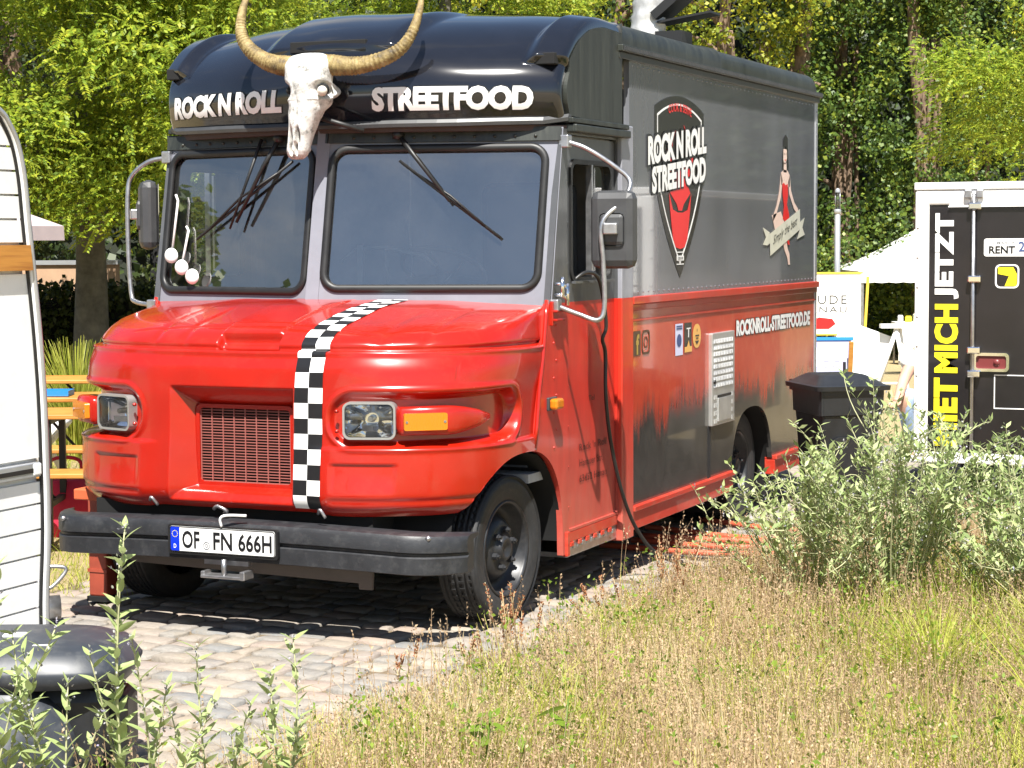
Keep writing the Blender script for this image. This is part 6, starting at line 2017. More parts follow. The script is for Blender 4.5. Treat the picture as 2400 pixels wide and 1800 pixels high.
t = thing('deck_chair', 'white deck chair frame between the caravan edge and the ornamental grass', 'chair', p, RDIR); mb = MB()
mb.tube([(-.45, -.2, 1.05), (.12, -.2, .02)], .022, 8); mb.tube([(-.45, .2, 1.05), (.12, .2, .02)], .022, 8); mb.tube([(-.35, -.2, .02), (.1, -.2, .5)], .02, 8); mb.tube([(-.35, .2, .02), (.1, .2, .5)], .02, 8); mb.tube([(-.45, -.2, 1.05), (-.45, .2, 1.05)], .02, 8); mb.tube([(.1, -.2, .5), (.1, .2, .5)], .02, 8)
mb.build('frame', M['white'], t); mb = MB(); mb.prism([(-.44, 1.04), (-.25, .55), (.1, .49), (.1, .47), (-.27, .53), (-.46, 1.03)], lambda u, v, d: (u, d, v), -.18, .18); mb.build('sling', M['canvas'], t)

# ---- garden umbrella
p = site(-5.05, 17.0, -.03)
t = thing('garden_umbrella', 'pale pinkish garden umbrella half hidden behind the caravan', 'umbrella', p, RDIR)
mb = MB(); apex = mb.bm.verts.new((0, 0, 2.32)); rim_ = [mb.bm.verts.new((1.28 * math.cos(2 * PI * k / 8), 1.28 * math.sin(2 * PI * k / 8), 1.86)) for k in range(8)]; hem = [mb.bm.verts.new((1.285 * math.cos(2 * PI * k / 8), 1.285 * math.sin(2 * PI * k / 8), 1.72 + .02)) for k in range(8)]
for k in range(8):
    mb.face([apex, rim_[k], rim_[(k + 1) % 8]], False); mb.face([rim_[k], hem[k], hem[(k + 1) % 8], rim_[(k + 1) % 8]], False)
mb.build('canopy', M['umbrella'], t)
mb = MB(); mb.tube([(0, 0, 0), (0, 0, 2.36)], .025, 10); mb.build('pole', M['white'], t)
mb = MB()
for k in range(8): mb.tube([(0, 0, 2.28), (1.25 * math.cos(2 * PI * k / 8), 1.25 * math.sin(2 * PI * k / 8), 1.85)], .010, 5)
mb.build('rib', M['steel'], t)

# ---- banner, boards and market tent behind the truck
p = site(3.15, 24.0); z0 = float(ground_z(p.x, p.y))
t = thing('banner', 'white banner with yellow edge and grey lettering behind the truck rear', 'banner', (p.x, p.y, z0), RDIR)
mb = MB(); mb.box((-1.15, -.012, .60), (1.0, .012, 1.315), .003); bp_ = mb.build('sheet', M['canvas'], t)
mb = MB(); mb.box((-1.17, -.02, 1.315), (1.02, .02, 1.335)); mb.box((1.0, -.02, 0), (1.03, .02, 1.335), mtx=Matrix.Rotation(math.radians(3), 4, 'Y')); mb.box((-1.19, -.02, 0), (-1.16, .02, 1.335)); mb.box((-1.17, -.02, .585), (1.02, .02, .60)); mb.build('frame', mat('yellow frame', (0.72, 0.5, 0.06), 0.5), t)
bf_ = lambda u, v: (u, -.014, v)
text_obj('banner_lettering', 'BUDE', M['rubber_grey'], bf_, (.38, .955, .83, 1.06), bp_, bold=0.0, spacing=1.25); text_obj('banner_lettering', 'HANAU', M['rubber_grey'], bf_, (.27, .855, .83, .925), bp_, spacing=1.25)
mb = MB(); flat_poly(mb, [(.3, .66), (.62, .66), (.70, .72), (.66, .78), (.5, .80), (.4, .75), (.32, .76)], bf_); mb.build('banner_print', M['red_print'], bp_)
p = site(2.78, 18.2)
t = thing('advertising_board', 'lavender advertising board with white lettering beside the truck rear edge', 'board', (p.x, p.y, -.03), RDIR)
mb = MB(); mb.box((-.36, -.02, .06), (.30, .02, .80), .004, mtx=Matrix.Rotation(math.radians(-9), 4, 'X')); bo = mb.build('panel', M['lilac'], t)
mb = MB(); mb.box((-.38, -.03, .80), (.32, .03, .83), mtx=Matrix.Rotation(math.radians(-9), 4, 'X')); mb.build('top_rail', M['blue'], t)
RB = Matrix.Rotation(math.radians(-9), 3, 'X')
text_obj('board_lettering', 'Kaffee', M['white'], lambda u, v: RB @ Vector((u, -.024, v)), (-.30, .56, .20, .74), bo, bold=.02)
mb = MB()
for k in range(3): flat_poly(mb, [(-.25, .44 - .09 * k), (.2 - .04 * k, .44 - .09 * k), (.2 - .04 * k, .465 - .09 * k), (-.25, .465 - .09 * k)], lambda u, v: RB @ Vector((u, -.024, v)))
mb.build('board_print', M['white'], bo)
mb = MB(); mb.box((-.34, .0, 0), (-.30, .03, .8), mtx=Matrix.Translation((0, .12, 0)) @ Matrix.Rotation(math.radians(12), 4, 'X')); mb.box((.26, .0, 0), (.30, .03, .8), mtx=Matrix.Translation((0, .12, 0)) @ Matrix.Rotation(math.radians(12), 4, 'X')); mb.build('leg', M['bench'], t)
p = site(3.35, 19.6)
t = thing('easel', 'white panel leaning on a white trestle between banner and trailer', 'easel', (p.x, p.y, -.03), RDIR)
mb = MB(); mb.box((-.42, -.015, 0.05), (.10, .015, .85), .003, mtx=Matrix.Rotation(math.radians(20), 4, 'Y') @ Matrix.Rotation(math.radians(-12), 4, 'X')); mb.build('panel', M['white'], t)
mb = MB(); 
for a, b in (((.1, .0, 0), (.42, .1, .86)), ((.55, .0, 0), (.40, .1, .86)), ((.2, .35, 0), (.42, .12, .86)), ((.6, .35, 0), (.44, .12, .86))): mb.tube([a, b], .022, 6)
mb.tube([(.22, .03, .30), (.50, .03, .30)], .015, 6); mb.box((.25, .05, .84), (.62, .16, .88)); mb.build('trestle', M['white'], t)
# tent
p = site(7.75, 36.0); z0 = float(ground_z(p.x, p.y))
t = thing('market_tent', 'white market tent with pointed roof left of the trailer', 'tent', (p.x, p.y, z0), RDIR)
mb = MB(); ap = mb.bm.verts.new((0, 1.5, 2.55)); mids = []
nn = 8
for q in range(4):
    c0 = [(-1.55, -.05), (1.55, -.05), (1.55, 3.05), (-1.55, 3.05)][q]; c1 = [(-1.55, -.05), (1.55, -.05), (1.55, 3.05), (-1.55, 3.05)][(q + 1) % 4]
    prev = None
    rows_ = []
    for i in range(nn + 1):
        f = i / nn; r_ = []
        for j in range(5):
            g = j / 4
            x0 = c0[0] + (c1[0] - c0[0]) * f; y0 = c0[1] + (c1[1] - c0[1]) * f
            r_.append(mb.bm.verts.new((x0 * (1 - g), y0 + (1.5 - y0) * g, 1.64 + .9 * (g ** 1.25) - .03 * math.sin(f * PI) * (1 - g))))
        rows_.append(r_)
    for i in range(nn):
        for j in range(4): mb.face([rows_[i][j], rows_[i + 1][j], rows_[i + 1][j + 1], rows_[i][j + 1]], True)
mb.build('roof', M['canvas'], t)
mb = MB()
for i in range(12):
    x0, x1 = -1.55 + 3.1 * i / 12, -1.55 + 3.1 * (i + 1) / 12
    mb.prism([(x0, 1.64), (x1, 1.64), (x1, 1.44), ((x0 + x1) / 2, 1.425), (x0, 1.44)], lambda u, v, d: (u, -.05 + d, v), 0, .01)
mb.box((-1.56, 0, 1.44), (-1.55, 3.05, 1.64)); mb.box((1.55, 0, 1.44), (1.56, 3.05, 1.64)); mb.build('valance', M['canvas'], t)
for x0, y0 in ((-1.5, 0), (1.5, 0), (1.5, 3), (-1.5, 3)):
    mb = MB(); mb.box((x0 - .025, y0 - .025, 0), (x0 + .025, y0 + .025, 1.62)); mb.build('leg', M['steel'], t)
for k, (xa, lab, w_) in enumerate(((-.62, 'white covered stall table under the left half of the tent', .9), (.50, 'white stall table beside the trailer frame under the tent', 1.0))):
    p = site(7.75 + xa, 35.2); z0 = float(ground_z(p.x, p.y))
    t = thing('stall_table', lab, 'table', (p.x, p.y, z0), RDIR, 'stall tables under the tent')
    mb = MB(); mb.box((-w_ / 2, -.3, .70), (w_ / 2, .3, .74), .005); mb.build('tabletop', M['van_white'], t)
    mb = MB(); mb.box((-w_ / 2 + .02, -.29, .08), (w_ / 2 - .02, -.28, .70)); mb.build('cloth', M['canvas'], t)
    for sx in (-w_ / 2 + .04, w_ / 2 - .04):
        for sy in (-.25, .25):
            mb = MB(); mb.box((sx - .015, sy - .015, 0), (sx + .015, sy + .015, .70)); mb.build('leg', M['steel'], t)
    rr3 = np.random.default_rng(130 + k)
    cols = [('white', M['white']), ('yellow', M['yellow_print']), ('cream', M['cream_print']), ('grey', M['rubber_grey']), ('orange', M['orange_print']), ('dark blue', M['navy'])]
    if k: cols = cols[3:] + cols[:3]
    for j in range(6):
        gx_ = -w_ / 2 + .1 + (w_ - .2) * j / 5; hh = rr3.uniform(.06, .16); ww = rr3.uniform(.04, .07)
        q = Vector((p.x, p.y, z0 + .74)) + Vector((math.cos(RDIR) * gx_, math.sin(RDIR) * gx_, 0))
        mb = MB(); mb.box((-ww, -.05, 0), (ww, .05, hh), .008); mb.box((-ww * .8, -.04, hh), (ww * .8, .04, hh + .015), .003)
        ob_ = tag(mb.build('goods_box', cols[j][1]), '%s box of goods on %s' % (cols[j][0], 'the left stall table' if k == 0 else 'the right stall table'), 'box', 'goods on the stall tables')
        ob_.location = q; ob_.rotation_euler = (0, 0, RDIR)
p = site(7.62, 34.9); z0 = float(ground_z(p.x, p.y))
t = thing('crate', 'teal plastic crate on the ground between the stall tables', 'crate', (p.x, p.y, z0), RDIR)
mb = MB(); mb.box((-.14, -.12, 0), (.14, .12, .02)); 
for a in ((-.14, -.12, .02, .14, -.105, .2), (-.14, .105, .02, .14, .12, .2), (-.14, -.105, .02, -.125, .105, .2), (.125, -.105, .02, .14, .105, .2)): mb.box(a[:3], a[3:])
mb.build('box', M['teal'], t); mb = MB(); mb.box((-.10, -.09, .03), (.10, .09, .34), .01); mb.build('paper_stack', M['lilac_print'], t)
# lamp post
p = site(5.48, 34.0); z0 = float(ground_z(p.x, p.y))
t = thing('lamp_post', 'slim grey lamp post with a glass tube lantern behind the white banner', 'lamp post', (p.x, p.y, z0), 0)
top = 2.50 - z0
mb = MB(); mb.tube([(0, 0, 0), (0, 0, top - .36)], .048, 14); mb.build('post', M['van_grey'], t)
mb = MB(); mb.lathe([(.048, 0), (.062, .02), (.062, .06), (.05, .08), (0, .08)], (0, 0, top - .42), 'z', 16); mb.build('collar', M['van_grey'], t)
mb = MB(); mb.tube([(0, 0, top - .34), (0, 0, top - .06)], .034, 14); mb.build('lantern_glass', M['lens'], t)
mb = MB(); mb.lathe([(.045, 0), (.045, .04), (.02, .07), (0, .075)], (0, 0, top - .06), 'z', 14); mb.tube([(.04, 0, top - .34), (.04, 0, top - .05)], .006, 5); mb.tube([(-.04, 0, top - .34), (-.04, 0, top - .05)], .006, 5); mb.build('lantern_cap', M['van_grey'], t)

# ---- person crouching behind the trailer frame
def skin_body(name, verts, edges, radii, parent, material, sub=2):
    me = bpy.data.meshes.new(name); me.from_pydata(verts, edges, []); me.update()
    o = bpy.data.objects.new(name, me); COL.objects.link(o)
    sm_ = o.modifiers.new('s', 'SKIN'); o.modifiers.new('d', 'SUBSURF').levels = sub
    o.modifiers['d'].render_levels = sub
    for i, r in enumerate(radii):
        o.data.skin_vertices[0].data[i].radius = (r, r)
    o.data.skin_vertices[0].data[0].use_root = True
    dg = bpy.context.evaluated_depsgraph_get()
    m2 = bpy.data.meshes.new_from_object(o.evaluated_get(dg))
    bpy.data.objects.remove(o)
    m2.materials.clear(); m2.materials.append(material)
    for p_ in m2.polygons: p_.use_smooth = True
    m2.name = name
    return link(name, m2, parent)
pp_ = site(3.26, 15.3); 
pe = thing('person', 'person in white shirt and light jeans crouching beside the trailer frame', 'person', (pp_.x, pp_.y, -.03), RDIR + math.radians(50))
# facing left (-x local), squatting: pelvis low, knees forward, back bent
bv = [(0.10, 0, .42), (0.04, 0, .56), (-.02, 0, .72), (-.08, 0, .86), (-.12, 0, .93), (-.16, 0, 1.0), (-.19, 0, 1.10), (-.18, 0, 1.17),
      (-.08, -.17, .84), (-.22, -.20, .64), (-.40, -.14, .52), (-.46, -.13, .50), (-.08, .17, .84), (-.22, .20, .64), (-.40, .14, .52), (-.46, .13, .50),
      (.10, -.10, .40), (-.30, -.16, .52), (-.12, -.15, .10), (-.16, -.15, .05), (-.28, -.15, .035), (.10, .10, .40), (-.28, .17, .54), (-.10, .15, .10), (-.14, .15, .05), (-.26, .15, .035)]
be = [(0, 1), (1, 2), (2, 3), (3, 4), (4, 5), (5, 6), (6, 7), (3, 8), (8, 9), (9, 10), (10, 11), (3, 12), (12, 13), (13, 14), (14, 15), (0, 16), (16, 17), (17, 18), (18, 19), (19, 20), (0, 21), (21, 22), (22, 23), (23, 24), (24, 25)]
br = [.13, .12, .13, .13, .07, .055, .085, .06, .062, .045, .036, .025, .062, .045, .036, .025, .09, .068, .045, .04, .035, .09, .068, .045, .04, .035]
skin_body('body', bv, be, br, pe, M['skin'])
skin_body('shirt', [(0.09, 0, .47), (0.03, 0, .60), (-.03, 0, .74), (-.085, 0, .87), (-.08, -.18, .84), (-.17, -.205, .72), (-.08, .18, .84), (-.17, .205, .72)], [(0, 1), (1, 2), (2, 3), (3, 4), (4, 5), (3, 6), (6, 7)], [.15, .145, .15, .135, .08, .065, .08, .065], pe, M['shirt'])
skin_body('jeans', [(0.11, 0, .42), (0.10, -.10, .41), (-.29, -.16, .53), (-.13, -.15, .13), (0.10, .10, .41), (-.27, .17, .55), (-.11, .15, .13)], [(0, 1), (1, 2), (2, 3), (0, 4), (4, 5), (5, 6)], [.15, .115, .086, .065, .115, .086, .065], pe, M['denim'])
mb = MB(); mb.lathe([(0.0, .10), (.07, .075), (.098, .02), (.095, -.04), (.06, -.07), (0, -.07)], (-.165, 0, 1.14), 'z', 18); mb.build('hair', M['hair'], pe)
for sy in (-.15, .15):
    mb = MB(); mb.box((-.32, sy - .045, 0), (-.06, sy + .045, .075), .03); mb.build('shoe', M['white'], pe)
mb = MB()
for sy, s in ((-.13, 1), (.13, -1)):
    for k in range(4):
        mb.tube([(-.46, sy + (k - 1.5) * .018, .50), (-.50, sy + (k - 1.5) * .020, .485), (-.525 + .006 * abs(k - 1.3), sy + (k - 1.5) * .02, .46)], [.009, .008, .006], 6)
    mb.tube([(-.44, sy + s * .03, .505), (-.475, sy + s * .045, .49), (-.50, sy + s * .04, .475)], [.010, .009, .007], 6)
mb.build('finger', M['skin'], pe)
mb = MB()
for sy in (-.03, .03): mb.lathe([(0.0, -.012), (.010, -.006), (.010, .004), (0, .008)], (-.268, sy, 1.115), 'x', 8)
mb.tube([(-.262, 0, 1.115), (-.285, 0, 1.085), (-.268, 0, 1.075)], [.010, .014, .010], 6); mb.box((-.266, -.025, 1.045), (-.258, .025, 1.052))
mb.build('face_feature', M['skin'], pe)
# ================================================================ meadow, shrubs, weeds
def ribbons(B, H, lean, width, rng, seg=3, bend=0.35):
    """Upright stalks as tapering ribbons. B base (n,3), H heights, lean (n,2)."""
    n = len(B)
    a = rng.uniform(0, 2 * PI, n)
    side = np.stack([np.cos(a), np.sin(a), np.zeros(n)], 1)
    rows = []
    for k in range(seg + 1):
        t = k / seg
        off = np.concatenate([lean * (t ** (1.0 + bend))[..., None] if False else lean * (t ** (1 + bend)), (H * t * (1 - 0.15 * t * np.hypot(lean[:, 0], lean[:, 1]) / (H + 1e-6)))[:, None]], 1)
        c = B + off
        w = (np.broadcast_to(width, n) * (1 - 0.75 * t))[:, None]
        rows.append(np.stack([c - side * w / 2, c + side * w / 2], 1))
    R_ = np.stack(rows, 1)                       # n, seg+1, 2, 3
    V = R_.reshape(-1, 3)
    k = np.arange(n)[:, None] * (seg + 1) * 2 + np.arange(seg)[None] * 2
    F = np.stack([k, k + 1, k + 3, k + 2], -1).reshape(-1, 4)
    tip = R_[:, -1].mean(1)
    return V, F, tip
def noise2(x, y, s=1.0):
    return (np.sin(x * 2.1 * s + 1.3) * np.sin(y * 1.7 * s + .4) + np.sin(x * 4.3 * s + y * 2.9 * s) * .5 + np.sin(x * 1.1 * s - y * 3.1 * s + 2) * .5) / 2
rng = np.random.default_rng(61)
def in_view(x, y, margin=0.35):
    d = dist_of(x, y); l = (x - SO.x) * SR2.x + (y - SO.y) * SR2.y
    return (d > 4.2) & (np.abs(l) < d * 0.262 + margin)
def meadow_points(n, lo=(0.6, -4.2), hi=(6.5, 5.2), soft=0.1):
    x = rng.uniform(lo[0], hi[0], n); y = rng.uniform(lo[1], hi[1], n)
    k = (x > edge_x(y) + rng.normal(0, soft, n)) & in_view(x, y) & (dist_of(x, y) < 11.5)
    return x[k], y[k]
GREEN_SPOTS = ((2.78, 1.25, .45), (2.85, 0.35, .40), (1.78, -0.85, .30), (2.10, -1.35, .28), (3.35, -1.05, .38), (1.75, 0.35, .25), (2.55, -0.55, .25), (1.70, -1.75, .30), (2.95, 2.3, .5), (3.2, 0.6, .35))
def greenness(x, y):
    g = np.zeros(len(x))
    for cx_, cy_, r_ in GREEN_SPOTS:
        g = np.maximum(g, np.exp(-((x - cx_) ** 2 + (y - cy_) ** 2) / (r_ * r_)))
    return g
x, y = meadow_points(105000)
n = len(x)
g = greenness(x, y)
k = rng.random(n) > 0.55 * g
x, y, g = x[k], y[k], g[k]; n = len(x)
hgt = (0.205 + 0.07 * noise2(x, y, .9) + 0.05 * noise2(x + 7, y, 3.1) + rng.normal(0, 0.055, n)) * np.clip(0.55 + (x - edge_x(y)) * 1.4, 0.55, 1.05) * (1 - 0.25 * g)
hgt = np.clip(hgt, 0.07, 0.42)
B = np.stack([x, y, np.full(n, -0.03)], 1)
wind = np.stack([noise2(x + 2, y + 5, 1.4), noise2(x - 4, y + 1, 1.7)], 1) * 0.05
V, F, tip = ribbons(B, hgt, rng.normal(0, 0.04, (n, 2)) + wind, 0.0042, rng)
tag(link('dry_meadow_grass', fast_mesh('dry_meadow_grass', V, F, M['drygrass'])), 'dry tan meadow stalks in front of the truck', kind='stuff')
# spent flower whorls: stacked along the upper part of every second stalk
sel = rng.random(n) < 0.5
T, Bs, Hs = tip[sel], B[sel], hgt[sel]; m = len(T)
hv = []
for k in range(9):
    f = 1 - (0.42 * k / 9) * np.clip(0.28 / Hs, .5, 1.0)
    P = Bs + (T - Bs) * np.stack([f ** 1.35, f ** 1.35, f], 1)
    a = rng.uniform(0, 2 * PI, m)
    A = np.stack([np.cos(a), np.sin(a), rng.uniform(.3, 1.2, m)], 1)
    Nn = np.stack([-np.sin(a) * .4, np.cos(a) * .4, np.ones(m)], 1) + rng.normal(0, .3, (m, 3))
    v, _ = leaf_quads(P - A * 0.003, A, Nn, rng.uniform(.008, .013, m), rng.uniform(.005, .008, m)); hv.append(v)
hv = np.concatenate(hv)
tag(link('meadow_seed_heads', fast_mesh('meadow_seed_heads', hv, np.arange(len(hv)).reshape(-1, 4), M['seedhead'])), 'brown seed heads over the dry meadow', kind='stuff')
# a second, taller and sparser growth of reddish spikes, in drifts
x, y = meadow_points(9000)
k = noise2(x * 1.3 + 5, y * 1.3, 1.1) + rng.normal(0, .3, len(x)) > 0.1
x, y = x[k], y[k]; n = len(x)
V, F, tip = ribbons(np.stack([x, y, np.full(n, -0.03)], 1), rng.uniform(.24, .40, n), rng.normal(0, .05, (n, 2)), 0.0045, rng)
hv = [V]
for j in range(9):
    A = rng.normal(0, .5, (n, 3)); A[:, 2] += .8
    v, _ = leaf_quads(tip - np.array([0, 0, .011 * j]) + rng.normal(0, .002, (n, 3)), A, rng.normal(0, 1, (n, 3)), rng.uniform(.010, .018, n), rng.uniform(.006, .009, n)); hv.append(v)
hv = np.concatenate(hv)
tag(link('meadow_tall_stalks', fast_mesh('meadow_tall_stalks', hv, np.concatenate([F, np.arange(len(V), len(hv)).reshape(-1, 4)]), M['seedhead'])), 'taller brown flower stalks standing out of the dry meadow', kind='stuff')
# green blades: thin everywhere, thick and arching in the green drifts
x, y = meadow_points(120000)
g = greenness(x, y)
k = rng.random(len(x)) < 0.10 + 0.55 * g + 0.12 * (noise2(x, y, 1.6) > 0.2)
x, y, g = x[k], y[k], g[k]; n = len(x)
V, F, tip = ribbons(np.stack([x, y, np.full(n, -0.03)], 1), rng.uniform(.09, .24, n) + .10 * g, rng.normal(0, .06, (n, 2)) * (1 + g)[:, None], 0.0048, rng, bend=0.8)
tag(link('meadow_green_grass', fast_mesh('meadow_green_grass', V, F, M['greengrass'])), 'green blades growing among the dry meadow stalks', kind='stuff')
x, y = meadow_points(60000)
g = greenness(x, y)
k = rng.random(len(x)) < 0.05 + 0.22 * g + 0.22 * (noise2(x + 3, y - 2, 2.2) > .55)
x, y = x[k], y[k]; n = len(x)
C = np.stack([x, y, rng.uniform(0.02, 0.25, n)], 1)
V, F = clump_leaves(C, 5, 0.018, 0.024, rng, up=0.9, aspect=0.5)
tag(link('meadow_weeds', fast_mesh('meadow_weeds', V, F, M['weed'])), 'patches of small green weeds in the meadow', kind='stuff')
# straw litter and joint grass between the stones
x = rng.uniform(-1.6, 1.7, 9000); y = rng.uniform(-3.2, 0.6, 9000)
k = (np.abs(edge_x(y) - x) < np.abs(rng.normal(0, .35, 9000))) | (noise2(x * 1.5, y * 1.5, 2) > 0.72) & (rng.random(9000) < .5)
x, y = x[k], y[k]; n = len(x)
V, F, tip = ribbons(np.stack([x, y, np.full(n, -.015)], 1), rng.uniform(.015, .07, n), rng.normal(0, .04, (n, 2)), 0.004, rng)
tag(link('joint_grass', fast_mesh('joint_grass', V, F, M['drygrass'])), 'dry grass growing in the joints of the cobbles', kind='stuff')
# lawn blades on the left behind the paving and far right
x = rng.uniform(-7, -1.0, 26000); y = rng.uniform(0.5, 7.0, 26000)
k = (y > 0.62) & (in_view(x, y, 0.1)); x, y = x[k], y[k]; n = len(x)
V, F, tip = ribbons(np.stack([x, y, np.full(n, -.03)], 1), rng.uniform(.03, .10, n), rng.normal(0, .04, (n, 2)), 0.006, rng)
tag(link('lawn_grass', fast_mesh('lawn_grass', V, F, M['greengrass'])), 'short yellow green lawn beyond the left bumper end', kind='stuff')

def grass_clump(loc, label, n, h, spread, seed, matl='greengrass', w=0.006, group='arching grass clumps'):
    rng = np.random.default_rng(seed)
    a = rng.uniform(0, 2 * PI, n); r = np.abs(rng.normal(0, .5, n)) * 0.12
    B = np.stack([np.cos(a) * r, np.sin(a) * r, np.zeros(n)], 1)
    H = rng.uniform(.5, 1.0, n) * h
    ln = np.stack([np.cos(a), np.sin(a)], 1) * (np.abs(rng.normal(.5, .35, n)) * spread)[:, None]
    V, F, tip = ribbons(B, H, ln, w, rng, seg=5, bend=1.0)
    t = thing('grass_clump', label, 'grass clump', loc, 0, group)
    o = link('blades', fast_mesh('blades', V, F, M[matl]), t); o['kind'] = 'stuff'
grass_clump((3.02, 0.15, -0.03), 'arching yellow green grass clump in the meadow below the shrub', 420, 0.36, 0.34, 71)
grass_clump((3.55, 0.25, -0.03), 'arching green grass clump at the right edge of the meadow', 420, 0.50, 0.36, 72)
grass_clump(tuple(site(1.58, 5.2, -0.03)), 'tall blurred green grass clump close by at the right edge', 500, 0.86, 0.34, 73, w=0.008)
grass_clump((1.75, -1.35, -0.03), 'dry arching grass clump at the meadow corner by the cobbles', 300, 0.26, 0.3, 74, 'drygrass', 0.005)
p = site(-3.48, 16.0); grass_clump((p.x, p.y, -0.03), 'tall ornamental grass in front of the dark hedge', 700, 1.0, 0.55, 75, w=0.012)
p = site(-3.15, 16.6); grass_clump((p.x, p.y, -0.03), 'drier ornamental grass half hidden behind the bonnet', 500, 0.8, 0.5, 76, 'drygrass', 0.012)

# ---- grey green flowering shrubs: stems carrying opposite pairs of lance-shaped leaves
def leaf_mesh(ln, wd, rng):
    n = 5
    V, F = [], []
    curl = rng.uniform(-.25, .1)
    for i in range(n + 1):
        t = i / n
        w = wd * math.sin(PI * (0.06 + 0.94 * t) ** 0.75) * 0.5 * (1 if i < n else 0.05)
        z = curl * ln * t * t
        V += [(-w, ln * t, z + 0.25 * w), (0, ln * t, z), (w, ln * t, z + 0.25 * w)]
    for i in range(n):
        for k in range(2):
            a = i * 3 + k
            F.append((a, a + 1, a + 4, a + 3))
    return fast_mesh('leaf', V, F, M['silverleaf'], smooth=True)
rng = np.random.default_rng(81)
LEAFM = [leaf_mesh(*s, rng) for s in ((.080, .027), (.092, .030), (.072, .026), (.060, .022), (.085, .025), (.098, .031))]
def stem_path(base, tip, rng, n=12):
    base, tip = np.array(base), np.array(tip)
    t = np.linspace(0, 1, n)[:, None]
    d = rng.normal(0, .02, 3)
    return base + (tip - base) * t + d * np.sin(t * PI) + np.array([0, 0, 1.0]) * 0.02 * np.sin(t * PI)
def sprig_plant(loc, label, stems, seed, group, budget=140):
    """Foreground plant: every leaf large enough to pick out is a leaf object."""
    rng = np.random.default_rng(seed)
    t = thing('shrub_sprig', label, 'plant', loc, 0, group)
    sm, bd = MB(), []
    cnt = 0
    lv = []
    for tip in stems:
        base = np.array([rng.normal(0, .05), rng.normal(0, .05), 0])
        path = stem_path(base, np.array(tip), rng)
        sm.tube([tuple(p) for p in path], list(np.linspace(.0042, .0018, len(path))), 6)
        Ltot = np.linalg.norm(np.array(tip) - base)
        nodes = int(Ltot / 0.048)
        for k in range(nodes):
            f = 0.22 + 0.78 * (k + 1) / nodes
            i = min(len(path) - 2, int(f * (len(path) - 1))); q = f * (len(path) - 1) - i
            p = path[i] * (1 - q) + path[i + 1] * q
            a0 = rng.uniform(0, PI)
            for s in range(2):
                a = a0 + s * PI + rng.normal(0, .2)
                el = rng.uniform(.35, 1.05)
                lv.append((p, a, el, (1.05 - 0.45 * f) * rng.uniform(.85, 1.2)))
            if f > 0.5 and rng.random() < .8:
                for _ in range(3):
                    bd.append(p + rng.normal(0, .008, 3))
        for _ in range(4): bd.append(path[-1] + rng.normal(0, .007, 3))
    sm.build('stem', M['silverstem'], t)
    order = rng.permutation(len(lv))
    rest = []
    for c, j in enumerate(order):
        p, a, el, sc = lv[j]
        if c < budget:
            o = link('leaf', LEAFM[int(rng.integers(len(LEAFM)))], t)
            o.location = tuple(p); o.rotation_euler = (el, rng.normal(0, .3), a); o.scale = (sc, sc, sc)
        else:
            rest.append((p, a, el, sc))
    if rest:
        C = np.array([r[0] for r in rest]); A = np.array([(-math.sin(r[1]) * math.cos(r[2]), math.cos(r[1]) * math.cos(r[2]), math.sin(r[2])) for r in rest])
        Nn = np.array([0, 0, 1.0]) - A * A[:, 2:3] + rng.normal(0, .2, A.shape)
        V, F = leaf_quads(C, A, Nn, np.array([.052 * r[3] for r in rest]), np.array([.016 * r[3] for r in rest]))
        o = link('small_leaves', fast_mesh('small_leaves', V, F, M['silverleaf']), t); o['kind'] = 'stuff'
    bd = np.array(bd)
    A = rng.normal(0, 1, bd.shape); A[:, 2] += .8
    V, F = leaf_quads(np.repeat(bd, 2, 0), np.repeat(A, 2, 0) + rng.normal(0, .5, (len(bd) * 2, 3)), rng.normal(0, 1, (len(bd) * 2, 3)), .011, .006)
    o = link('flower_buds', fast_mesh('flower_buds', V, F, M['bud']), t); o['kind'] = 'stuff'
    return t
G1 = 'grey green leafy sprigs in the foreground'
sprig_plant((1.38, -2.78, -0.03), 'tallest grey green leafy sprig in front of the left bumper and number plate', [(0.02, .02, .955), (-.02, .05, .86), (.07, -.03, .66), (-.09, .0, .60), (.12, .06, .52)], 91, G1, 220)
sprig_plant((1.22, -2.92, -0.03), 'dense grey green leafy sprig in front of the slate grey plastic box', [(.05, .02, .70), (-.06, .02, .62), (.12, -.03, .56), (.0, -.06, .50), (-.12, .05, .66), (.17, .05, .46)], 92, G1, 240)
sprig_plant((1.03, -3.02, -0.03), 'leafy sprig at the left picture edge in front of the white caravan', [(.12, .02, .86), (.03, .03, .72), (.08, -.05, .60), (-.02, .0, .52), (.18, .03, .58), (-.07, .03, .45)], 93, G1, 240)
sprig_plant((1.52, -2.62, -0.03), 'slim leafy sprig on the cobbles right of the plastic box', [(.0, .02, .60), (.07, .0, .46), (-.06, -.02, .42)], 94, G1, 120)
sprig_plant((1.66, -2.42, -0.03), 'thin sparse sprig standing alone in front of the bumper shadow', [(.05, .03, .60), (-.02, .02, .50), (.08, .0, .38)], 95, G1, 110)
sprig_plant((1.585, -2.50, -0.03), 'low sprig between the slim and the sparse sprigs over the cobbles', [(.03, .03, .42), (-.03, .02, .33), (.05, -.02, .30)], 96, G1, 100)

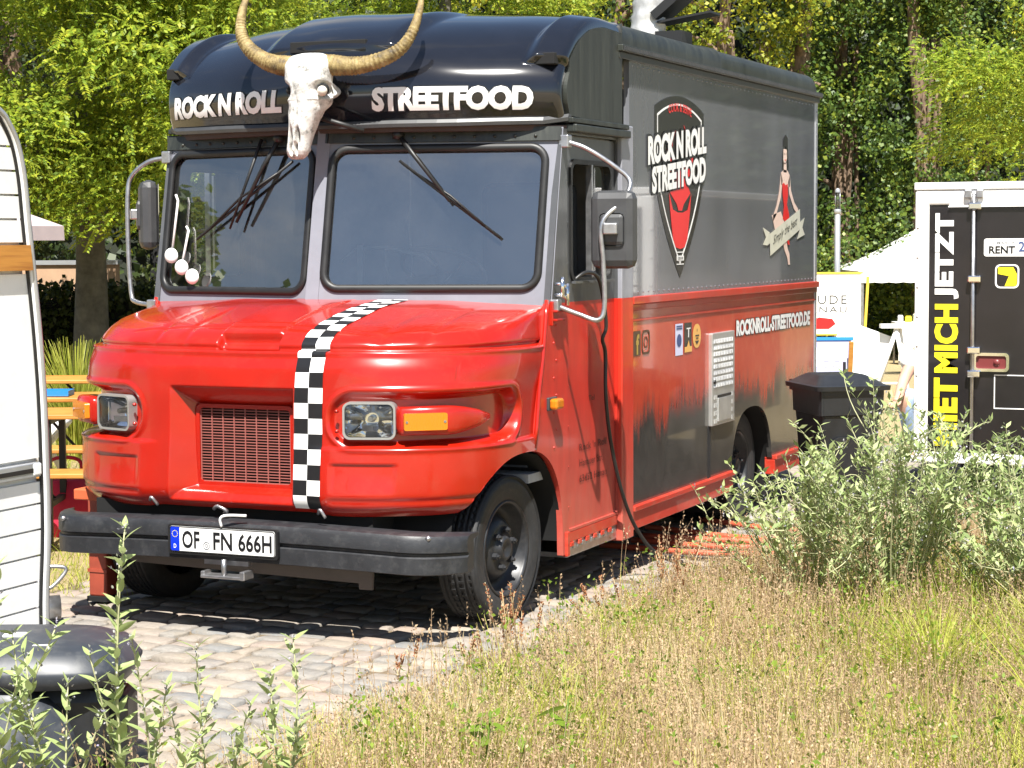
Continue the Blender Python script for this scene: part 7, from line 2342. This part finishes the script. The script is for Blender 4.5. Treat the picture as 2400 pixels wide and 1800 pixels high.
def shrub(loc, label, n_stems, h, rad, seed, lean=(0, 0)):
    rng = np.random.default_rng(seed)
    t = thing('flowering_shrub', label, 'shrub', loc, 0, 'grey green flowering shrubs')
    sm = MB(); C, A, bd, sz = [], [], [], []
    for i in range(n_stems):
        a = rng.uniform(0, 2 * PI); q = math.sqrt(rng.random())
        tip = np.array([math.cos(a) * rad * q + lean[0], math.sin(a) * rad * q + lean[1], h * (1.05 - 0.55 * q * q) * rng.uniform(.72, 1.08)])
        base = np.array([tip[0] * .15, tip[1] * .15, 0])
        mains = [(base, tip)]
        path = stem_path(base, tip, rng, 8)
        for s in range(3):
            p = path[rng.integers(3, 7)]
            mains.append((p, p + (tip - p) * rng.uniform(.6, 1) + rng.normal(0, .09, 3)))
        for b0, t0 in mains:
            path = stem_path(b0, t0, rng, 8)
            sm.tube([tuple(p) for p in path], list(np.linspace(.005 if b0 is base else .003, .0015, 8)), 5, cap=False)
            L_ = np.linalg.norm(t0 - b0); nodes = max(3, int(L_ / .042))
            for k in range(nodes):
                f = 0.15 + 0.85 * (k + 1) / nodes
                p = b0 + (t0 - b0) * f + np.array([0, 0, .02 * math.sin(f * PI)])
                a0 = rng.uniform(0, PI)
                for s in range(2):
                    aa = a0 + s * PI; el = rng.uniform(.2, 1.0)
                    C.append(p); A.append((math.cos(aa) * math.cos(el), math.sin(aa) * math.cos(el), math.sin(el))); sz.append(rng.uniform(.036, .062))
                if f > .6 and rng.random() < .5:
                    for _ in range(3): bd.append(p + rng.normal(0, .010, 3))
    sm.build('stem', M['silverstem'], t)
    C, A, sz = np.array(C), np.array(A), np.array(sz)
    Nn = np.array([0, 0, 1.0]) + rng.normal(0, .35, A.shape)
    V, F = leaf_quads(C, A, Nn, sz, sz * .34)
    o = link('leaves', fast_mesh('leaves', V, F, M['silverleaf']), t); o['kind'] = 'stuff'
    bd = np.array(bd); Ab = rng.normal(0, 1, bd.shape); Ab[:, 2] += .8
    V, F = leaf_quads(bd, Ab, rng.normal(0, 1, bd.shape), .014, .008)
    o = link('flower_buds', fast_mesh('flower_buds', V, F, M['bud']), t); o['kind'] = 'stuff'
shrub((2.20, 1.55, -0.03), 'grey green shrub whose loose shoots cross the truck rear wheel', 32, 0.78, 0.62, 101, (-.05, 0))
shrub((2.55, 1.50, -0.03), 'tallest grey green shrub in front of the wheelie bin', 42, 1.06, 0.52, 102)
shrub((3.05, 1.75, -0.03), 'grey green shrub in front of the trailer lettering', 42, 0.88, 0.55, 103)
shrub((3.40, 1.35, -0.03), 'grey green shrub at the right edge below the trailer', 40, 0.78, 0.5, 104)

# rusty flower spikes beside the front wheel and along the meadow edge
def spikes(loc, label, n, h, rad, seed):
    rng = np.random.default_rng(seed)
    t = thing('flower_spike_plant', label, 'plant', loc, 0, 'rusty dried flower spikes')
    sm = MB(); C, A = [], []
    for i in range(n):
        b = np.array([rng.normal(0, rad * .6), rng.normal(0, rad * .6), 0]); tip = b + np.array([rng.normal(0, .05), rng.normal(0, .05), h * rng.uniform(.6, 1.05)])
        sm.tube([tuple(b), tuple((b + tip) / 2 + rng.normal(0, .006, 3)), tuple(tip)], [.003, .0025, .0015], 5)
        for k in range(46):
            f = rng.uniform(.55, 1.0); p = b + (tip - b) * f; a = rng.uniform(0, 2 * PI)
            C.append(p); A.append((math.cos(a), math.sin(a), .9))
    sm.build('stem', M['drygrass'], t)
    C, A = np.array(C), np.array(A)
    V, F = leaf_quads(C, A, rng.normal(0, 1, A.shape), .014, .008)
    o = link('florets', fast_mesh('florets', V, F, M['rust']), t); o['kind'] = 'stuff'
spikes((1.33, 0.02, -0.03), 'rusty flower spikes growing in front of the front wheel', 12, 0.36, 0.06, 111)
spikes((1.28, -0.22, -0.03), 'small rusty flower spikes left of the front tyre', 5, 0.20, 0.05, 112)
spikes((1.52, 1.42, -0.03), 'rusty flower spikes by the black cable end', 11, 0.36, 0.08, 113)
spikes((1.44, 0.95, -0.03), 'rusty flower spikes beneath the cab door step', 8, 0.26, 0.10, 114)
spikes((1.02, -0.35, -0.03), 'two thin reddish spikes alone on the cobbles before the wheel', 3, 0.17, 0.04, 115)

# broad leaved green weeds low in the foreground
WEEDM = None
def weed(loc, label, n, h, seed):
    global WEEDM
    rng = np.random.default_rng(seed)
    if WEEDM is None:
        WEEDM = []
        for s in ((.12, .035), (.10, .03), (.085, .032)):
            m_ = leaf_mesh(s[0], s[1], rng); m_.materials.clear(); m_.materials.append(M['weed']); WEEDM.append(m_)
    t = thing('green_weed', label, 'plant', loc, 0, 'broad leaved green weeds')
    sm = MB(); sm.tube([(0, 0, 0), (.01, 0, h * .5), (.02, .01, h)], [.005, .004, .003], 6); sm.build('stem', M['weed'], t)
    for k in range(n):
        o = link('leaf', WEEDM[k % 3], t)
        f = .45 + .55 * k / n
        o.location = (.02 * f, .01 * f, h * f); o.rotation_euler = (rng.uniform(-.5, .45), rng.normal(0, .3), k * 2.4 + rng.normal(0, .3))
weed((2.0, -1.72, -0.03), 'broad leaved green weed at the bottom middle of the meadow', 9, 0.27, 121)
weed((2.22, -1.62, -0.03), 'second broad leaved weed with drooping leaf right of the first', 7, 0.31, 122)
weed((2.13, -1.75, -0.03), 'low broad leaved weed between two taller weeds', 5, 0.20, 123)
